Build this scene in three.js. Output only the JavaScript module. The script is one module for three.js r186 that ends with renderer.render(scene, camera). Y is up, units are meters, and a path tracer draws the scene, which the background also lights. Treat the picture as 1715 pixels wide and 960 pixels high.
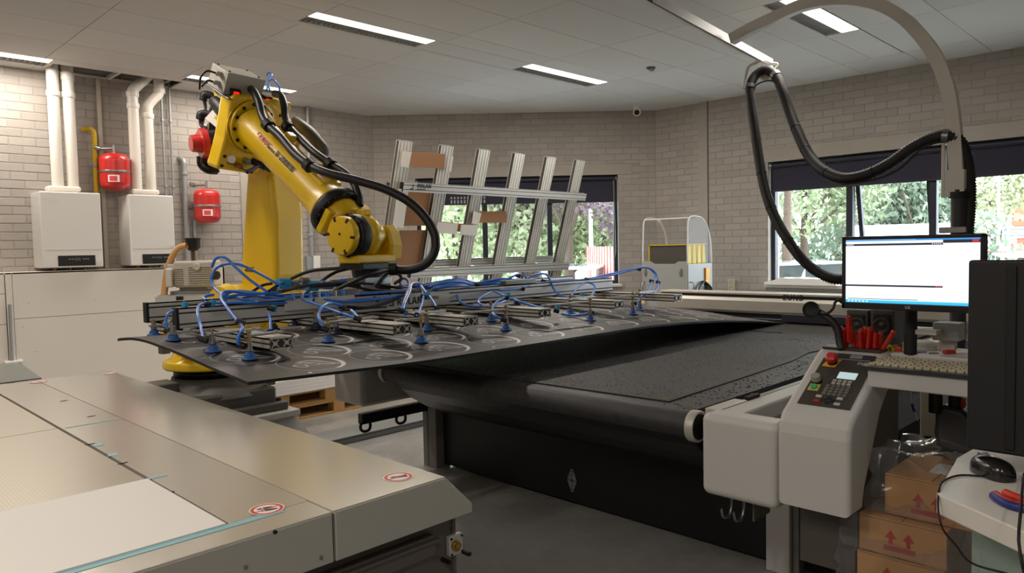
import * as THREE from 'three';
import { RoundedBoxGeometry } from 'three/addons/geometries/RoundedBoxGeometry.js';
import { mergeGeometries } from 'three/addons/utils/BufferGeometryUtils.js';
import { RectAreaLightUniformsLib } from 'three/addons/lights/RectAreaLightUniformsLib.js';
import { FontLoader } from 'three/addons/loaders/FontLoader.js';
import { TextGeometry } from 'three/addons/geometries/TextGeometry.js';
import { ImprovedNoise } from 'three/addons/math/ImprovedNoise.js';

// ---------------------------------------------------------------- camera, sky, exposure
const scene = new THREE.Scene();
const CAM = { pos: [-3.06, 1.4, 4.153], yaw: -0.78956, pitch: -0.0517, roll: -0.02051, f: 1227.85 };
const camera = new THREE.PerspectiveCamera(2 * Math.atan(480 / CAM.f) * 180 / Math.PI, 1715 / 960, 0.05, 300);
camera.rotation.order = 'YXZ';
camera.position.set(...CAM.pos);
camera.rotation.set(CAM.pitch, CAM.yaw, CAM.roll);
camera.updateMatrixWorld(true);
const renderer = new THREE.WebGLRenderer();
renderer.toneMapping = THREE.LinearToneMapping;
renderer.toneMappingExposure = 0.93;
renderer.shadowMap.enabled = true;
RectAreaLightUniformsLib.init();
scene.background = new THREE.Color(0.86, 0.9, 1.0);
scene.backgroundIntensity = 16.0;
const LAMP = 66, LAMP_COLOR = new THREE.Color(1.0, 0.905, 0.81);
const CEIL = 3.228;                          // height of the suspended ceiling
function lampLight(x0, x1, z, w) {           // the light of one ceiling fitting, just under its glowing strip
  const l = new THREE.RectAreaLight(LAMP_COLOR, LAMP, x1 - x0 - 0.02, w);
  l.position.set((x0 + x1) / 2, CEIL - 0.012, z); l.rotation.x = -Math.PI / 2; l.name = 'ceiling_light_glow';
  scene.add(l);
}

// ---------------------------------------------------------------- helpers
{ // a mirrored placement turns its triangles round, so that faces keep pointing outward
  const place = THREE.BufferGeometry.prototype.applyMatrix4;
  THREE.BufferGeometry.prototype.applyMatrix4 = function (m) {
    place.call(this, m);
    if (m.determinant() < 0) {
      if (this.index) { const a = this.index.array; for (let i = 0; i < a.length; i += 3) { const t = a[i]; a[i] = a[i + 2]; a[i + 2] = t; } }
      else for (const k of Object.keys(this.attributes)) { const q = this.attributes[k], n = q.itemSize, a = q.array; for (let i = 0; i < q.count; i += 3) for (let j = 0; j < n; j++) { const t = a[i * n + j]; a[i * n + j] = a[(i + 2) * n + j]; a[(i + 2) * n + j] = t; } }
    }
    return this;
  };
}
const V = (x, y, z) => new THREE.Vector3(x, y, z);
let seed = 7;
const rnd = () => { seed = (seed * 1664525 + 1013904223) >>> 0; return seed / 4294967296; };
const rr = (a, b) => a + (b - a) * rnd();
const C0 = V(...CAM.pos);
// a point of the room given by the photograph's pixel and the plane it lies on
const ray = (u, v) => V((u - 857.5) / CAM.f, -(v - 480) / CAM.f, -1).applyQuaternion(camera.quaternion);
const go = (d, t) => C0.clone().addScaledVector(d, t);
const at = {
  x: (u, v, k) => { const d = ray(u, v); return go(d, (k - C0.x) / d.x); },
  y: (u, v, k) => { const d = ray(u, v); return go(d, (k - C0.y) / d.y); },
  z: (u, v, k) => { const d = ray(u, v); return go(d, (k - C0.z) / d.z); },
  d: (u, v, k) => go(ray(u, v), k),
};
const PM = new THREE.Matrix4();
camera.updateProjectionMatrix();
PM.multiplyMatrices(camera.projectionMatrix, camera.matrixWorldInverse);
const toPix = (p) => { const q = p.clone().applyMatrix4(PM); const f = p.clone().applyMatrix4(camera.matrixWorldInverse).z < 0; return [f ? 857.5 * (1 + q.x) : -9999, 480 * (1 - q.y)]; };

function prep(g) {
  g = g.index ? g.toNonIndexed() : g;
  for (const k of Object.keys(g.attributes)) if (!['position', 'normal', 'uv'].includes(k)) g.deleteAttribute(k);
  if (!g.attributes.normal) g.computeVertexNormals();
  return g;
}
function boxUV(g) {                          // uv in metres, by the way each face points
  const p = g.attributes.position, n = g.attributes.normal, uv = new Float32Array(p.count * 2);
  for (let i = 0; i < p.count; i++) {
    const t = i - (i % 3); let nx = 0, ny = 0, nz = 0;
    for (let k = 0; k < 3; k++) { nx += n.getX(t + k); ny += n.getY(t + k); nz += n.getZ(t + k); }
    nx = Math.abs(nx); ny = Math.abs(ny); nz = Math.abs(nz);
    if (ny >= nx && ny >= nz) { uv[2 * i] = p.getX(i); uv[2 * i + 1] = p.getZ(i); }
    else if (nx >= nz) { uv[2 * i] = p.getZ(i); uv[2 * i + 1] = p.getY(i); }
    else { uv[2 * i] = p.getX(i); uv[2 * i + 1] = p.getY(i); }
  }
  g.setAttribute('uv', new THREE.BufferAttribute(uv, 2));
  return g;
}
const mv = (g, m) => g.applyMatrix4(m);
const basis = (o, x, y, z) => new THREE.Matrix4().makeBasis(x, y, z).setPosition(o);
function box(x0, x1, y0, y1, z0, z1, r = 0, s = 2) {
  const w = x1 - x0, h = y1 - y0, d = z1 - z0;
  const g = r > 0 ? new RoundedBoxGeometry(w, h, d, s, Math.min(r, w / 2.01, h / 2.01, d / 2.01)) : new THREE.BoxGeometry(w, h, d);
  return g.translate((x0 + x1) / 2, (y0 + y1) / 2, (z0 + z1) / 2);
}
function along(a, b) {                       // matrix that carries +y, length 1, from a to b
  const y = b.clone().sub(a), L = y.length(); y.divideScalar(L);
  const x = Math.abs(y.y) > 0.95 ? V(1, 0, 0) : V(0, 1, 0).cross(y).normalize();
  x.addScaledVector(y, -x.dot(y)).normalize();
  return [basis(a, x, y, x.clone().cross(y)), L];
}
function cyl(a, b, r0, r1 = r0, n = 20, open = false) {
  const [m, L] = along(a, b);
  return new THREE.CylinderGeometry(r1, r0, L, n, 1, open).translate(0, L / 2, 0).applyMatrix4(m);
}
function lathe(a, b, pts, n = 28) {          // pts: [radius, distance from a towards b]
  const [m] = along(a, b);
  return new THREE.LatheGeometry(pts.map(([r, t]) => new THREE.Vector2(Math.max(r, 0.0001), t)), n).applyMatrix4(m);
}
function tube(pts, r, n = 7, k = 5, closed = false) {
  const c = new THREE.CatmullRomCurve3(pts, closed, 'centripetal');
  return new THREE.TubeGeometry(c, Math.max(6, pts.length * k), r, n, closed);
}
function ext(pts, depth, m, bevel = 0, seg = 2, holes = []) {
  const s = new THREE.Shape(pts.map(([x, y]) => new THREE.Vector2(x, y)));
  for (const h of holes) s.holes.push(new THREE.Path(h.map(([x, y]) => new THREE.Vector2(x, y))));
  const g = new THREE.ExtrudeGeometry(s, { depth: depth - 2 * bevel, bevelEnabled: bevel > 0, bevelThickness: bevel, bevelSize: bevel, bevelOffset: -bevel, bevelSegments: seg, curveSegments: 12 });
  g.translate(0, 0, bevel);
  return m ? g.applyMatrix4(m) : g;
}
function bar(a, b, w, h, up = V(0, 1, 0), r = 0) {   // rectangular bar from a to b; h along up
  const z = b.clone().sub(a), L = z.length(); z.divideScalar(L);
  const y = up.clone().addScaledVector(z, -up.dot(z)).normalize();
  const g = r ? new RoundedBoxGeometry(w, h, L, 2, r) : new THREE.BoxGeometry(w, h, L);
  return g.translate(0, 0, L / 2).applyMatrix4(basis(a, y.clone().cross(z), y, z));
}
const circ = (cx, cy, r, n = 20, a0 = 0, a1 = Math.PI * 2) => Array.from({ length: n + 1 }, (_, i) => { const a = a0 + (a1 - a0) * i / n; return [cx + r * Math.cos(a), cy + r * Math.sin(a)]; }).slice(0, a1 - a0 > 6.2 ? n : n + 1);

const used = {};
const numbered = (n) => { used[n] = (used[n] ?? -1) + 1; return used[n] ? n + '_' + String(used[n]).padStart(3, '0') : n; };
function thing(name, label, category, base = [0, 0, 0], group) {
  const o = new THREE.Group(); o.name = numbered(name); o.position.set(...base);
  o.userData = { label, category }; if (group) o.userData.group = group;
  scene.add(o); return o;
}
function struct(name, base = [0, 0, 0]) {
  const o = new THREE.Group(); o.name = numbered(name); o.position.set(...base); o.userData.kind = 'structure'; scene.add(o); return o;
}
// joins the geometries (given in room coordinates) into ONE mesh under a thing or one of its parts
function part(parent, name, geos, mat, o = {}) {
  let g = mergeGeometries((Array.isArray(geos) ? geos : [geos]).map(prep), false);
  if (!o.keepUV) boxUV(g);
  const off = V(0, 0, 0); for (let p = parent; p && p !== scene; p = p.parent) off.add(p.position);
  g.translate(-off.x, -off.y, -off.z);
  const m = new THREE.Mesh(g, mat); m.name = name; m.castShadow = m.receiveShadow = true;
  if (o.label) m.userData.label = o.label;
  if (o.kind) m.userData.kind = o.kind;
  parent.add(m); return m;
}

// ---------------------------------------------------------------- materials
const noise = new ImprovedNoise();
function dataTex(n, fn, srgb = false, rx = 1, ry = rx) {
  const d = new Uint8Array(n * n * 4);
  for (let j = 0; j < n; j++) for (let i = 0; i < n; i++) { const c = fn(i / n, j / n, i, j); d.set(typeof c === 'number' ? [c, c, c, 255] : [...c, 255], 4 * (j * n + i)); }
  const t = new THREE.DataTexture(d, n, n); t.wrapS = t.wrapT = THREE.RepeatWrapping; t.magFilter = THREE.LinearFilter; t.minFilter = THREE.LinearMipmapLinearFilter; t.generateMipmaps = true;
  if (srgb) t.colorSpace = THREE.SRGBColorSpace; t.repeat.set(rx, ry); t.needsUpdate = true; return t;
}
const cl = (x) => Math.max(0, Math.min(255, Math.round(x)));
// noise that closes on itself at the tile's edge
function tn(x, y, s, z = 0) { const w = (a) => a * a * (3 - 2 * a), f = (a, b) => noise.noise(a * s, b * s, z); const u = w(x), v = w(y);
  return f(x, y) * (1 - u) * (1 - v) + f(x - 1, y) * u * (1 - v) + f(x, y - 1) * (1 - u) * v + f(x - 1, y - 1) * u * v; }
const grainT = dataTex(256, () => cl(128 + 60 * (rnd() + rnd() - 1)), false, 4);
const roughT = dataTex(256, (x, y) => cl(128 + 90 * tn(x, y, 9) + 50 * tn(x, y, 31, 3) + 20 * (rnd() - 0.5)), false, 3);
const hex = (h) => new THREE.Color(h);
const std = (color, roughness = 0.6, metalness = 0, o = {}) => new THREE.MeshStandardMaterial({ color: hex(color), roughness, metalness, ...o });
const phys = (color, roughness, o = {}) => new THREE.MeshPhysicalMaterial({ color: hex(color), roughness, ...o });
const M = {
  mortar: std('#a09990', 0.95, 0, { bumpMap: roughT, bumpScale: 0.003 }),
  brick: ['#aea79f', '#aba49c', '#b1aaa2', '#a9a29a'].map((c) => std(c, 0.85, 0, { bumpMap: roughT, bumpScale: 0.004 })),
  lintel: std('#a8a197', 0.9, 0, { bumpMap: roughT, bumpScale: 0.003 }),
  tile: ['#c9c6c1', '#c6c3be', '#ccc9c4'].map((c) => std(c, 0.95, 0, { bumpMap: grainT, bumpScale: 0.0008 })),
  tbar: std('#8e8880', 0.7), plenum: std('#33302c', 0.95), roof: std('#4a4641', 0.95),
  whitePaint: std('#d8d3ca', 0.55), panelWhite: std('#d9d2c6', 0.5),
  pipeWhite: std('#e4ddd2', 0.35), boiler: phys('#dedbd6', 0.3, { clearcoat: 0.4, clearcoatRoughness: 0.15 }),
  machine: std('#cac8c4', 0.42, 0, { bumpMap: grainT, bumpScale: 0.0003 }), machineDark: std('#7d7a75', 0.5),
  printerTop: std('#e0dbce', 0.19, 0.5, { bumpMap: grainT, bumpScale: 0.00002 }), printerStrip: std('#c6c1b5', 0.24, 0.4, { bumpMap: grainT, bumpScale: 0.00002 }),
  printerBed: std('#a79d8b', 0.34, 0.5), printerSide: std('#b4b4ae', 0.5), printerIn: std('#6b6461', 0.45, 0.3),
  white: std('#f0ece6', 0.6), tape: std('#8fc0c9', 0.5), dark: std('#1a1a1c', 0.5), darker: std('#0c0c0e', 0.6), rubber: std('#141416', 0.45),
  navy: std('#1d1f2e', 0.55), fabricNavy: std('#2b2a3a', 0.8), steel: std('#9a9a98', 0.3, 0.85), galv: std('#a2a4a5', 0.45, 0.45), brass: std('#a9863e', 0.35, 0.85),
  alu: std('#c6c5c1', 0.4, 0.25), aluPale: std('#c9c5ba', 0.42, 0.35), slot: std('#3a3a3c', 0.7),
  yellow: phys('#e6bc0a', 0.38, { clearcoat: 0.35, clearcoatRoughness: 0.25 }), yellowFlat: std('#d9b410', 0.5), castGrey: std('#56534f', 0.5, 0.1), castLight: std('#b9b6b0', 0.5),
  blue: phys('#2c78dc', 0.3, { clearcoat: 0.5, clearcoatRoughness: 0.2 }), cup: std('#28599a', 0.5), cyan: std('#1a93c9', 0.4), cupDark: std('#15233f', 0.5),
  red: phys('#c4201a', 0.35, { clearcoat: 0.5, clearcoatRoughness: 0.2 }), redMatt: std('#b8221d', 0.5), cardboard: std('#a07450', 0.8, 0, { bumpMap: roughT, bumpScale: 0.0008 }),
  card: std('#d29c60', 0.75, 0, { bumpMap: grainT, bumpScale: 0.0004 }), paperTape: phys('#d9d3c9', 0.5), wood: std('#b98e55', 0.8, 0, { bumpMap: roughT, bumpScale: 0.001 }),
  floor: std('#8f8d8a', 0.33, 0, {}), glass: new THREE.MeshPhysicalMaterial({ color: hex('#f3f8f7'), roughness: 0.02, transmission: 1, thickness: 0, ior: 1.45 }),
  acrylic: new THREE.MeshPhysicalMaterial({ color: hex('#fbfbfb'), roughness: 0.06, transmission: 1, thickness: 0, ior: 1.3, specularIntensity: 0.15 }),
  film: new THREE.MeshPhysicalMaterial({ color: hex('#f4f4f6'), roughness: 0.14, transmission: 0.95, thickness: 0, ior: 1.45, side: THREE.DoubleSide }),
  ochre: std('#d9c01f', 0.6), orange: std('#e8a313', 0.5), green: std('#3ba04c', 0.5), hoseTan: std('#c79a63', 0.5),
  screwRed: new THREE.MeshPhysicalMaterial({ color: hex('#e02a10'), roughness: 0.15, transmission: 0.45, thickness: 0, clearcoat: 0.6 }),
};
// ---------------------------------------------------------------- room shell
const LW = -4.2, RW = 5.45, XL = -7.5, ZF = 6.6, TOP = CEIL + 0.46;      // left wall z, right wall x, far ends
const S2 = Math.SQRT1_2;
{ // floor with a fine scatter of dust and chips
  const f = struct('floor');
  const ft = dataTex(512, (x, y) => { const b = 158 + 10 * tn(x, y, 7) + 8 * tn(x, y, 23, 5); const k = rnd() < 0.0035 ? -60 : 0; return [cl(b + k), cl(b - 1 + k), cl(b - 4 + k)]; }, true, 0.8);
  part(f, 'floor_slab', box(XL - 0.3, RW + 0.3, -0.2, 0, LW - 0.3, ZF + 0.3), new THREE.MeshStandardMaterial({ map: ft, roughness: 0.32, roughnessMap: roughT, bumpMap: roughT, bumpScale: 0.0006 }));
}
const holeX0 = -1.09, holeX1 = 0.1, holeZ = -3.82;
const LAMPS = [[-2.33, -1.13, -3.66, -3.82, -3.98], [0.04, 1.22, -3.44, -3.58, -3.74], [-0.045, 1.125, -0.87, -1.005, -1.16], [2.36, 3.59, -0.87, -1.015, -1.17], [2.4, 3.64, 1.79, 1.645, 1.5],
  [-2.42, -1.24, -0.87, -1.005, -1.16], [-6.0, -4.8, 1.79, 1.645, 1.5], [-6.0, -4.8, -0.87, -1.005, -1.16], [-4.8, -3.6, 3.0, 2.855, 2.7], [-4.8, -3.6, 5.4, 5.26, 5.1]];
const inFrame = (p, m = 30) => { const [u, v] = toPix(p); return u > -m && u < 1715 + m && v > -m && v < 960 + m; };
{ // ceiling: roof slab, bars, lay-in tiles, fittings
  const c = struct('ceiling');
  part(c, 'roof_slab', box(XL - 0.3, RW + 0.3, TOP, TOP + 0.2, LW - 0.3, ZF + 0.3), M.roof);
  const cuts = [[holeX0, holeX1, LW, holeZ], ...LAMPS.map((l) => [l[0], l[1], l[4], l[2]])];
  const tileG = [];
  const tileBox = (x0, x1, z0, z1) => { // subtract the fittings from a tile, strip by strip
    let list = [[x0, x1, z0, z1]];
    for (const [a, b, e, g] of cuts) {
      const next = [];
      for (const [p, q, r, s] of list) {
        const A = Math.max(p, a), B = Math.min(q, b), E = Math.max(r, e), F = Math.min(s, g);
        if (A >= B || E >= F) { next.push([p, q, r, s]); continue; }
        if (r < E) next.push([p, q, r, E]); if (F < s) next.push([p, q, F, s]);
        if (p < A) next.push([p, A, E, F]); if (B < q) next.push([B, q, E, F]);
      }
      list = next.filter(([p, q, r, s]) => q - p > 0.02 && s - r > 0.02);
    }
    return list;
  };
  const rest = [];
  for (let i = -7; i < 5; i++) for (let j = -11; j < 8; j++) {
    const x0 = 1.2 * i, z1 = -0.6 * j, x1 = Math.min(x0 + 1.2, RW), z0 = Math.max(z1 - 0.6, LW);
    if (z1 <= z0 || x1 <= x0 || x0 < XL || z1 > ZF + 0.1) continue;
    if (x0 - z1 > 6.945) continue;
    const vis = [[x0, z0], [x1, z0], [x0, z1], [x1, z1]].some(([x, z]) => inFrame(V(x, CEIL, z), 60));
    for (const [a, b, e, g] of tileBox(x0, x1, z0, z1)) {
      const y = CEIL + (rnd() < 0.08 ? 0.002 : 0);
      const gg = box(a + 0.0025, b - 0.0025, y, y + 0.016, e + 0.0025, g - 0.0025);
      if (vis) part(c, 'ceiling_tile', gg, M.tile[Math.floor(rnd() * 3)]); else rest.push(gg);
    }
  }
  part(c, 'ceiling_tiles', rest, M.tile[0], { kind: 'stuff' });
  const bars = [];
  for (let i = -6; i < 5; i++) { const x = 1.2 * i; bars.push(box(x - 0.012, x + 0.012, CEIL + 0.0165, CEIL + 0.05, Math.max(LW, x - 6.945), (x === 0 || x === -1.2) ? ZF : ZF)); }
  for (let j = -10; j < 7; j++) { const z = -0.6 * j; bars.push(box(XL, Math.min(RW, 6.945 + z), CEIL + 0.0165, CEIL + 0.03, z - 0.012, z + 0.012)); }
  for (const b of bars) part(c, 'ceiling_bar', b, M.tbar);
  // the open bay above the flue pipes: edge angle on the wall, one bare bar across it, cables lying behind
  part(c, 'ceiling_bar', box(holeX0, holeX1, CEIL - 0.002, CEIL + 0.02, LW, LW + 0.022), M.whitePaint);
  part(c, 'ceiling_bar', box(-0.53, -0.505, CEIL - 0.002, CEIL + 0.03, LW, holeZ), M.whitePaint);
  for (let k = 0; k < 5; k++) part(c, 'ceiling_cable', tube([V(-1.2, CEIL + 0.12 + 0.02 * k, -4.1 + 0.04 * k), V(-0.8, CEIL + 0.06 + 0.02 * k, -4.05 + 0.03 * k), V(-0.4, CEIL + 0.1, -4.02 + 0.03 * k), V(0.3, CEIL + 0.07 + 0.03 * k, -4.1 + 0.05 * k)], 0.006), M.castGrey);
  part(c, 'wall_angle', [box(XL, holeX0, CEIL - 0.004, CEIL, LW, LW + 0.02), box(holeX1, 2.74, CEIL - 0.004, CEIL, LW, LW + 0.02), box(RW - 0.02, RW, CEIL - 0.004, CEIL, -1.49, ZF)], M.whitePaint);
}
// walls: a mortar-coloured slab with bricks standing proud of it, each wall in its own frame (x along, y up, z into the room)
function wall(name, o, turn, L, openings, bands, y1 = TOP, budget = 300) {
  const w = struct(name, o); w.rotation.y = turn; w.updateMatrixWorld(true);
  const parts = []; let x = 0;                        // slab pieces around the openings
  for (const [a, b, c, d] of openings) { parts.push(box(x, a, 0, y1, -0.3, 0), box(a, b, 0, c, -0.3, 0), box(a, b, d, y1, -0.3, 0)); x = b; }
  parts.push(box(x, L, 0, y1, -0.3, 0));
  const add = (n, g, m, k) => { const q = new THREE.Mesh(boxUV(mergeGeometries((Array.isArray(g) ? g : [g]).map(prep))), m); q.name = n; q.castShadow = q.receiveShadow = true; if (k) q.userData.kind = k; w.add(q); return q; };
  add('wall_slab', parts, M.mortar);
  for (const b of bands) add(b[0], box(b[1], b[2], b[3], b[4], -0.02, b[5] ?? 0.008), b[6] ?? M.lintel);
  const H = 0.0828, LB = 0.2255, list = [];
  const blocked = [...openings.map(([a, b, c, d]) => [a, b, c, d]), ...bands.map((b) => [b[1], b[2], b[3], b[4]])];
  for (let r = 9; r * H < CEIL + 0.12; r++) for (let k = -1; k * LB < L; k++) {
    const y0 = r * H + 0.004, yb = y0 + H - 0.008; let x0 = k * LB + (r % 2) * LB / 2 + 0.004, xb = x0 + LB - 0.008;
    x0 = Math.max(x0, 0.004); xb = Math.min(xb, L - 0.004);
    let yA = y0, yB = yb;
    for (const [a, b, c, d] of blocked) if (yB > c && yA < d && xb > a && x0 < b) {
      if (d < yB - 0.03 && yA < d) { yA = d + 0.004; continue; } if (c > yA + 0.03 && yB > c) { yB = c - 0.004; continue; }
      if (x0 < a - 0.03) xb = a - 0.004; else if (xb > b + 0.03) x0 = b + 0.004; else x0 = xb;
    }
    if (xb - x0 < 0.025 || yB - yA < 0.02) continue;
    const p0 = toPix(w.localToWorld(V(x0, yA, 0))), p1 = toPix(w.localToWorld(V(xb, yB, 0)));
    const mx = (p0[0] + p1[0]) / 2, my = (p0[1] + p1[1]) / 2;
    if (mx < -250 || mx > 1965 || my < -120 || my > 640) continue;
    list.push({ x0, xb, yA, yB, area: (mx > -5 && mx < 1720 && my > -5 && my < 520) ? Math.abs((p1[0] - p0[0]) * (p1[1] - p0[1])) : 0 });
  }
  list.sort((a, b) => b.area - a.area);
  const proto = brickGeo(), rest = [];
  list.forEach((b, i) => {
    const j = 0.0016 * (rnd() - 0.5), sx = b.xb - b.x0, sy = b.yB - b.yA;
    if (i < budget && b.area > 0) { const q = new THREE.Mesh(proto, M.brick[Math.floor(rnd() * 4)]); q.name = 'brick'; q.scale.set(sx, sy, 1); q.position.set((b.x0 + b.xb) / 2, (b.yA + b.yB) / 2, j); q.castShadow = q.receiveShadow = true; w.add(q); }
    else rest.push(proto.clone().scale(sx, sy, 1).translate((b.x0 + b.xb) / 2, (b.yA + b.yB) / 2, j));
  });
  if (rest.length) add('bricks', rest, M.brick[1], 'stuff');
  return w;
}
function brickGeo() { // unit brick face with worn, chamfered edges, standing 5 mm proud
  const c = 0.012, k = 0.032, P = [], q = (a, b, d, e) => P.push(...a, ...b, ...d, ...a, ...d, ...e);
  const o = [[-0.5, -0.5, 0], [0.5, -0.5, 0], [0.5, 0.5, 0], [-0.5, 0.5, 0]].map((v) => [v[0], v[1], -0.004]);
  const f = [[-0.5 + c, -0.5 + k, 0.0035], [0.5 - c, -0.5 + k, 0.0035], [0.5 - c, 0.5 - k, 0.0035], [-0.5 + c, 0.5 - k, 0.0035]];
  q(...f); for (let i = 0; i < 4; i++) { const n = (i + 1) % 4; q(o[i], o[n], f[n], f[i]); }
  const g = new THREE.BufferGeometry(); g.setAttribute('position', new THREE.Float32BufferAttribute(P, 3)); g.computeVertexNormals(); return boxUV(g);
}
const wl = wall('wall_left', [XL, 0, LW], 0, 2.745 - XL, [], [['pilaster', 0.862 - XL, 0.985 - XL, 0, TOP, 0.016]], TOP, 300);
// back wall runs at 45 degrees across the corner
const BWL = (RW - 2.745) / S2;
const W1 = [0.56, 3.31, 0.885, 2.375];
const wb = wall('wall_back', [2.745, 0, LW], -Math.PI / 4, BWL, [W1], [['lintel', 0.3, 3.5, 2.375, 2.52]]);
const ZR = LW + (RW - 2.745);
const W2 = [0.1 - ZR, 3.75 - ZR, 0.9, 2.375];
const wr = wall('wall_right', [RW, 0, ZR], -Math.PI / 2, ZF - ZR, [W2], [['lintel', W2[0] - 0.12, W2[1] + 0.2, 2.375, 2.53], ['pilaster', 0.66, 0.79, 0, TOP, 0.016], ['pilaster_joint', 0.792, 0.797, 0, TOP, 0.003, M.slot]]);
{ const f = struct('wall_front'); part(f, 'wall_slab', box(XL - 0.3, RW + 0.3, 0, TOP, ZF, ZF + 0.3), M.brick[0]);
  const s = struct('wall_side'); part(s, 'wall_slab', box(XL - 0.3, XL, 0, TOP, LW - 0.3, ZF), M.brick[0]); }

// windows: frame, mullions, panes, roller blind; local wall frame
function windowUnit(name, w, [a, b, c, d], mull, sashes, blindY) {
  const o = struct(name, w.position.toArray()); o.rotation.y = w.rotation.y;
  const add = (n, g, m, p = o) => { const q = new THREE.Mesh(boxUV(mergeGeometries((Array.isArray(g) ? g : [g]).map(prep))), m); q.name = n; q.castShadow = q.receiveShadow = true; p.add(q); return q; };
  const z0 = -0.16, z1 = -0.085, t = 0.05;
  add('window_frame', [box(a, b, c, c + t, z0, z1), box(a, b, d - t, d, z0, z1), box(a, a + t, c + t, d - t, z0, z1), box(b - t, b, c + t, d - t, z0, z1)], M.navy);
  for (const m of mull) add('mullion', box(m - 0.035, m + 0.035, c + t, d - t, z0, z1 + 0.004), M.navy);
  const ed = [a + t, ...mull.flatMap((m) => [m - 0.035, m + 0.035]), b - t];
  for (let i = 0; i < ed.length; i += 2) {
    if (sashes.includes(i / 2)) { // a top-hung sash pushed open, its foot outside
      const x0 = ed[i] + 0.004, x1 = ed[i + 1] - 0.004, y0 = c + t + 0.004, h = d - t - y0 - 0.01, s = 0.045;
      const R = new THREE.Matrix4().makeTranslation(0, y0 + h, z1 - 0.03).multiply(new THREE.Matrix4().makeRotationX(0.22)).multiply(new THREE.Matrix4().makeTranslation(0, -h, 0));
      const sf = add('tilted_sash', [box(x0, x1, 0, s, -0.03, 0.02), box(x0, x1, h - s, h, -0.03, 0.02), box(x0, x0 + s, s, h - s, -0.03, 0.02), box(x1 - s, x1, s, h - s, -0.03, 0.02)].map((g) => g.applyMatrix4(R)), M.navy);
      add('pane', box(x0 + s, x1 - s, s, h - s, -0.008, -0.002).applyMatrix4(R), M.glass, sf);
    } else add('pane', box(ed[i], ed[i + 1], c + t, d - t, -0.125, -0.119), M.glass);
  }
  add('window_sill', box(a - 0.03, b + 0.03, c - 0.03, c + 0.004, -0.14, 0.06), M.whitePaint);
  // roller blind: cassette tube, cloth and bottom rail
  const bl = add('roller_blind', [box(a + 0.03, b - 0.03, blindY, d - 0.03, -0.058, -0.052)], M.fabricNavy);
  add('blind_tube', [cyl(V(a + 0.03, d - 0.045, -0.045), V(b - 0.03, d - 0.045, -0.045), 0.032, 0.032, 16)], M.navy, bl);
  add('blind_rail', box(a + 0.03, b - 0.03, blindY - 0.012, blindY + 0.012, -0.064, -0.046), M.navy, bl);
  add('blind_cap', cyl(V(a + 0.012, d - 0.045, -0.045), V(a + 0.03, d - 0.045, -0.045), 0.036, 0.036, 16), M.steel, bl);
  add('blind_cap', cyl(V(b - 0.03, d - 0.045, -0.045), V(b - 0.012, d - 0.045, -0.045), 0.036, 0.036, 16), M.steel, bl);
  return [o, add];
}
{ const [o, add] = windowUnit('window_1', wb, W1, [1.49, 2.38], [], 2.02);
  add('blind_chain', tube([V(3.25, 2.33, -0.03), V(3.255, 1.9, -0.03), V(3.25, 1.25, -0.03), V(3.262, 1.25, -0.028), V(3.265, 1.9, -0.028), V(3.262, 2.33, -0.028)], 0.0035, 5), M.steel);
  const vg = []; for (let k = 0; k < 11; k++) vg.push(box(1.03 + 0.045 * k, 1.052 + 0.045 * k, 2.03, 2.075, -0.05, -0.045), box(1.03 + 0.045 * k, 1.052 + 0.045 * k, 2.09, 2.12, -0.05, -0.045));
  add('vent_slots', vg, M.galv); }
{ const [o, add] = windowUnit('window_2', wr, W2, [1.02 - ZR, 1.865 - ZR, 2.78 - ZR], [1], 2.03); }

// ceiling fittings: tray, bright strip, louvre blades
const lampNames = ['recessed ceiling light at far left above the boilers', 'recessed ceiling light partly hidden behind the grey box on the robot', 'large recessed ceiling light above the yellow robot arm', 'recessed ceiling light in the middle above the leaning aluminium rack', 'recessed ceiling light behind the curved hose boom', 'recessed ceiling light over the far end of the flatbed printer, above the picture', 'recessed ceiling light over the white board on the printer, out of the picture at left', 'recessed ceiling light near the left wall, out of the picture at far left', 'recessed ceiling light over the near end of the printer, beside the camera', 'recessed ceiling light behind the camera at left'];
LAMPS.forEach(([x0, x1, zA, zB, zC], i) => {
  const t = thing('ceiling_light', lampNames[i], 'ceiling light', [(x0 + x1) / 2, CEIL, (zA + zC) / 2]);
  part(t, 'tray', [box(x0, x1, CEIL + 0.075, CEIL + 0.08, zC, zA), box(x0, x1, CEIL, CEIL + 0.075, zC, zC + 0.006), box(x0, x1, CEIL, CEIL + 0.075, zA - 0.006, zA), box(x0, x0 + 0.006, CEIL, CEIL + 0.075, zC, zA), box(x1 - 0.006, x1, CEIL, CEIL + 0.075, zC, zA)], M.aluPale);
  part(t, 'glowing_strip', box(x0 + 0.006, x1 - 0.006, CEIL - 0.002, CEIL + 0.02, zB, zA - 0.006), glowM());
  const b = []; for (let k = 1; k < 26; k++) { const x = x0 + (x1 - x0) * k / 26; b.push(box(x - 0.002, x + 0.002, CEIL + 0.002, CEIL + 0.05, zC + 0.008, zB - 0.004)); }
  part(t, 'louvre', [...b, box(x0 + 0.006, x1 - 0.006, CEIL - 0.001, CEIL + 0.004, zB - 0.006, zB - 0.001), box(x0 + 0.006, x1 - 0.006, CEIL - 0.001, CEIL + 0.003, zC + 0.004, zC + 0.012)], M.galv);
  lampLight(x0, x1, (zA + zB) / 2, zA - zB);
});
function glowM() { return (M.glow ??= new THREE.MeshStandardMaterial({ color: hex('#ffffff'), roughness: 0.6, emissive: new THREE.Color(1, 0.93, 0.84), emissiveIntensity: 2.2 })); }
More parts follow.
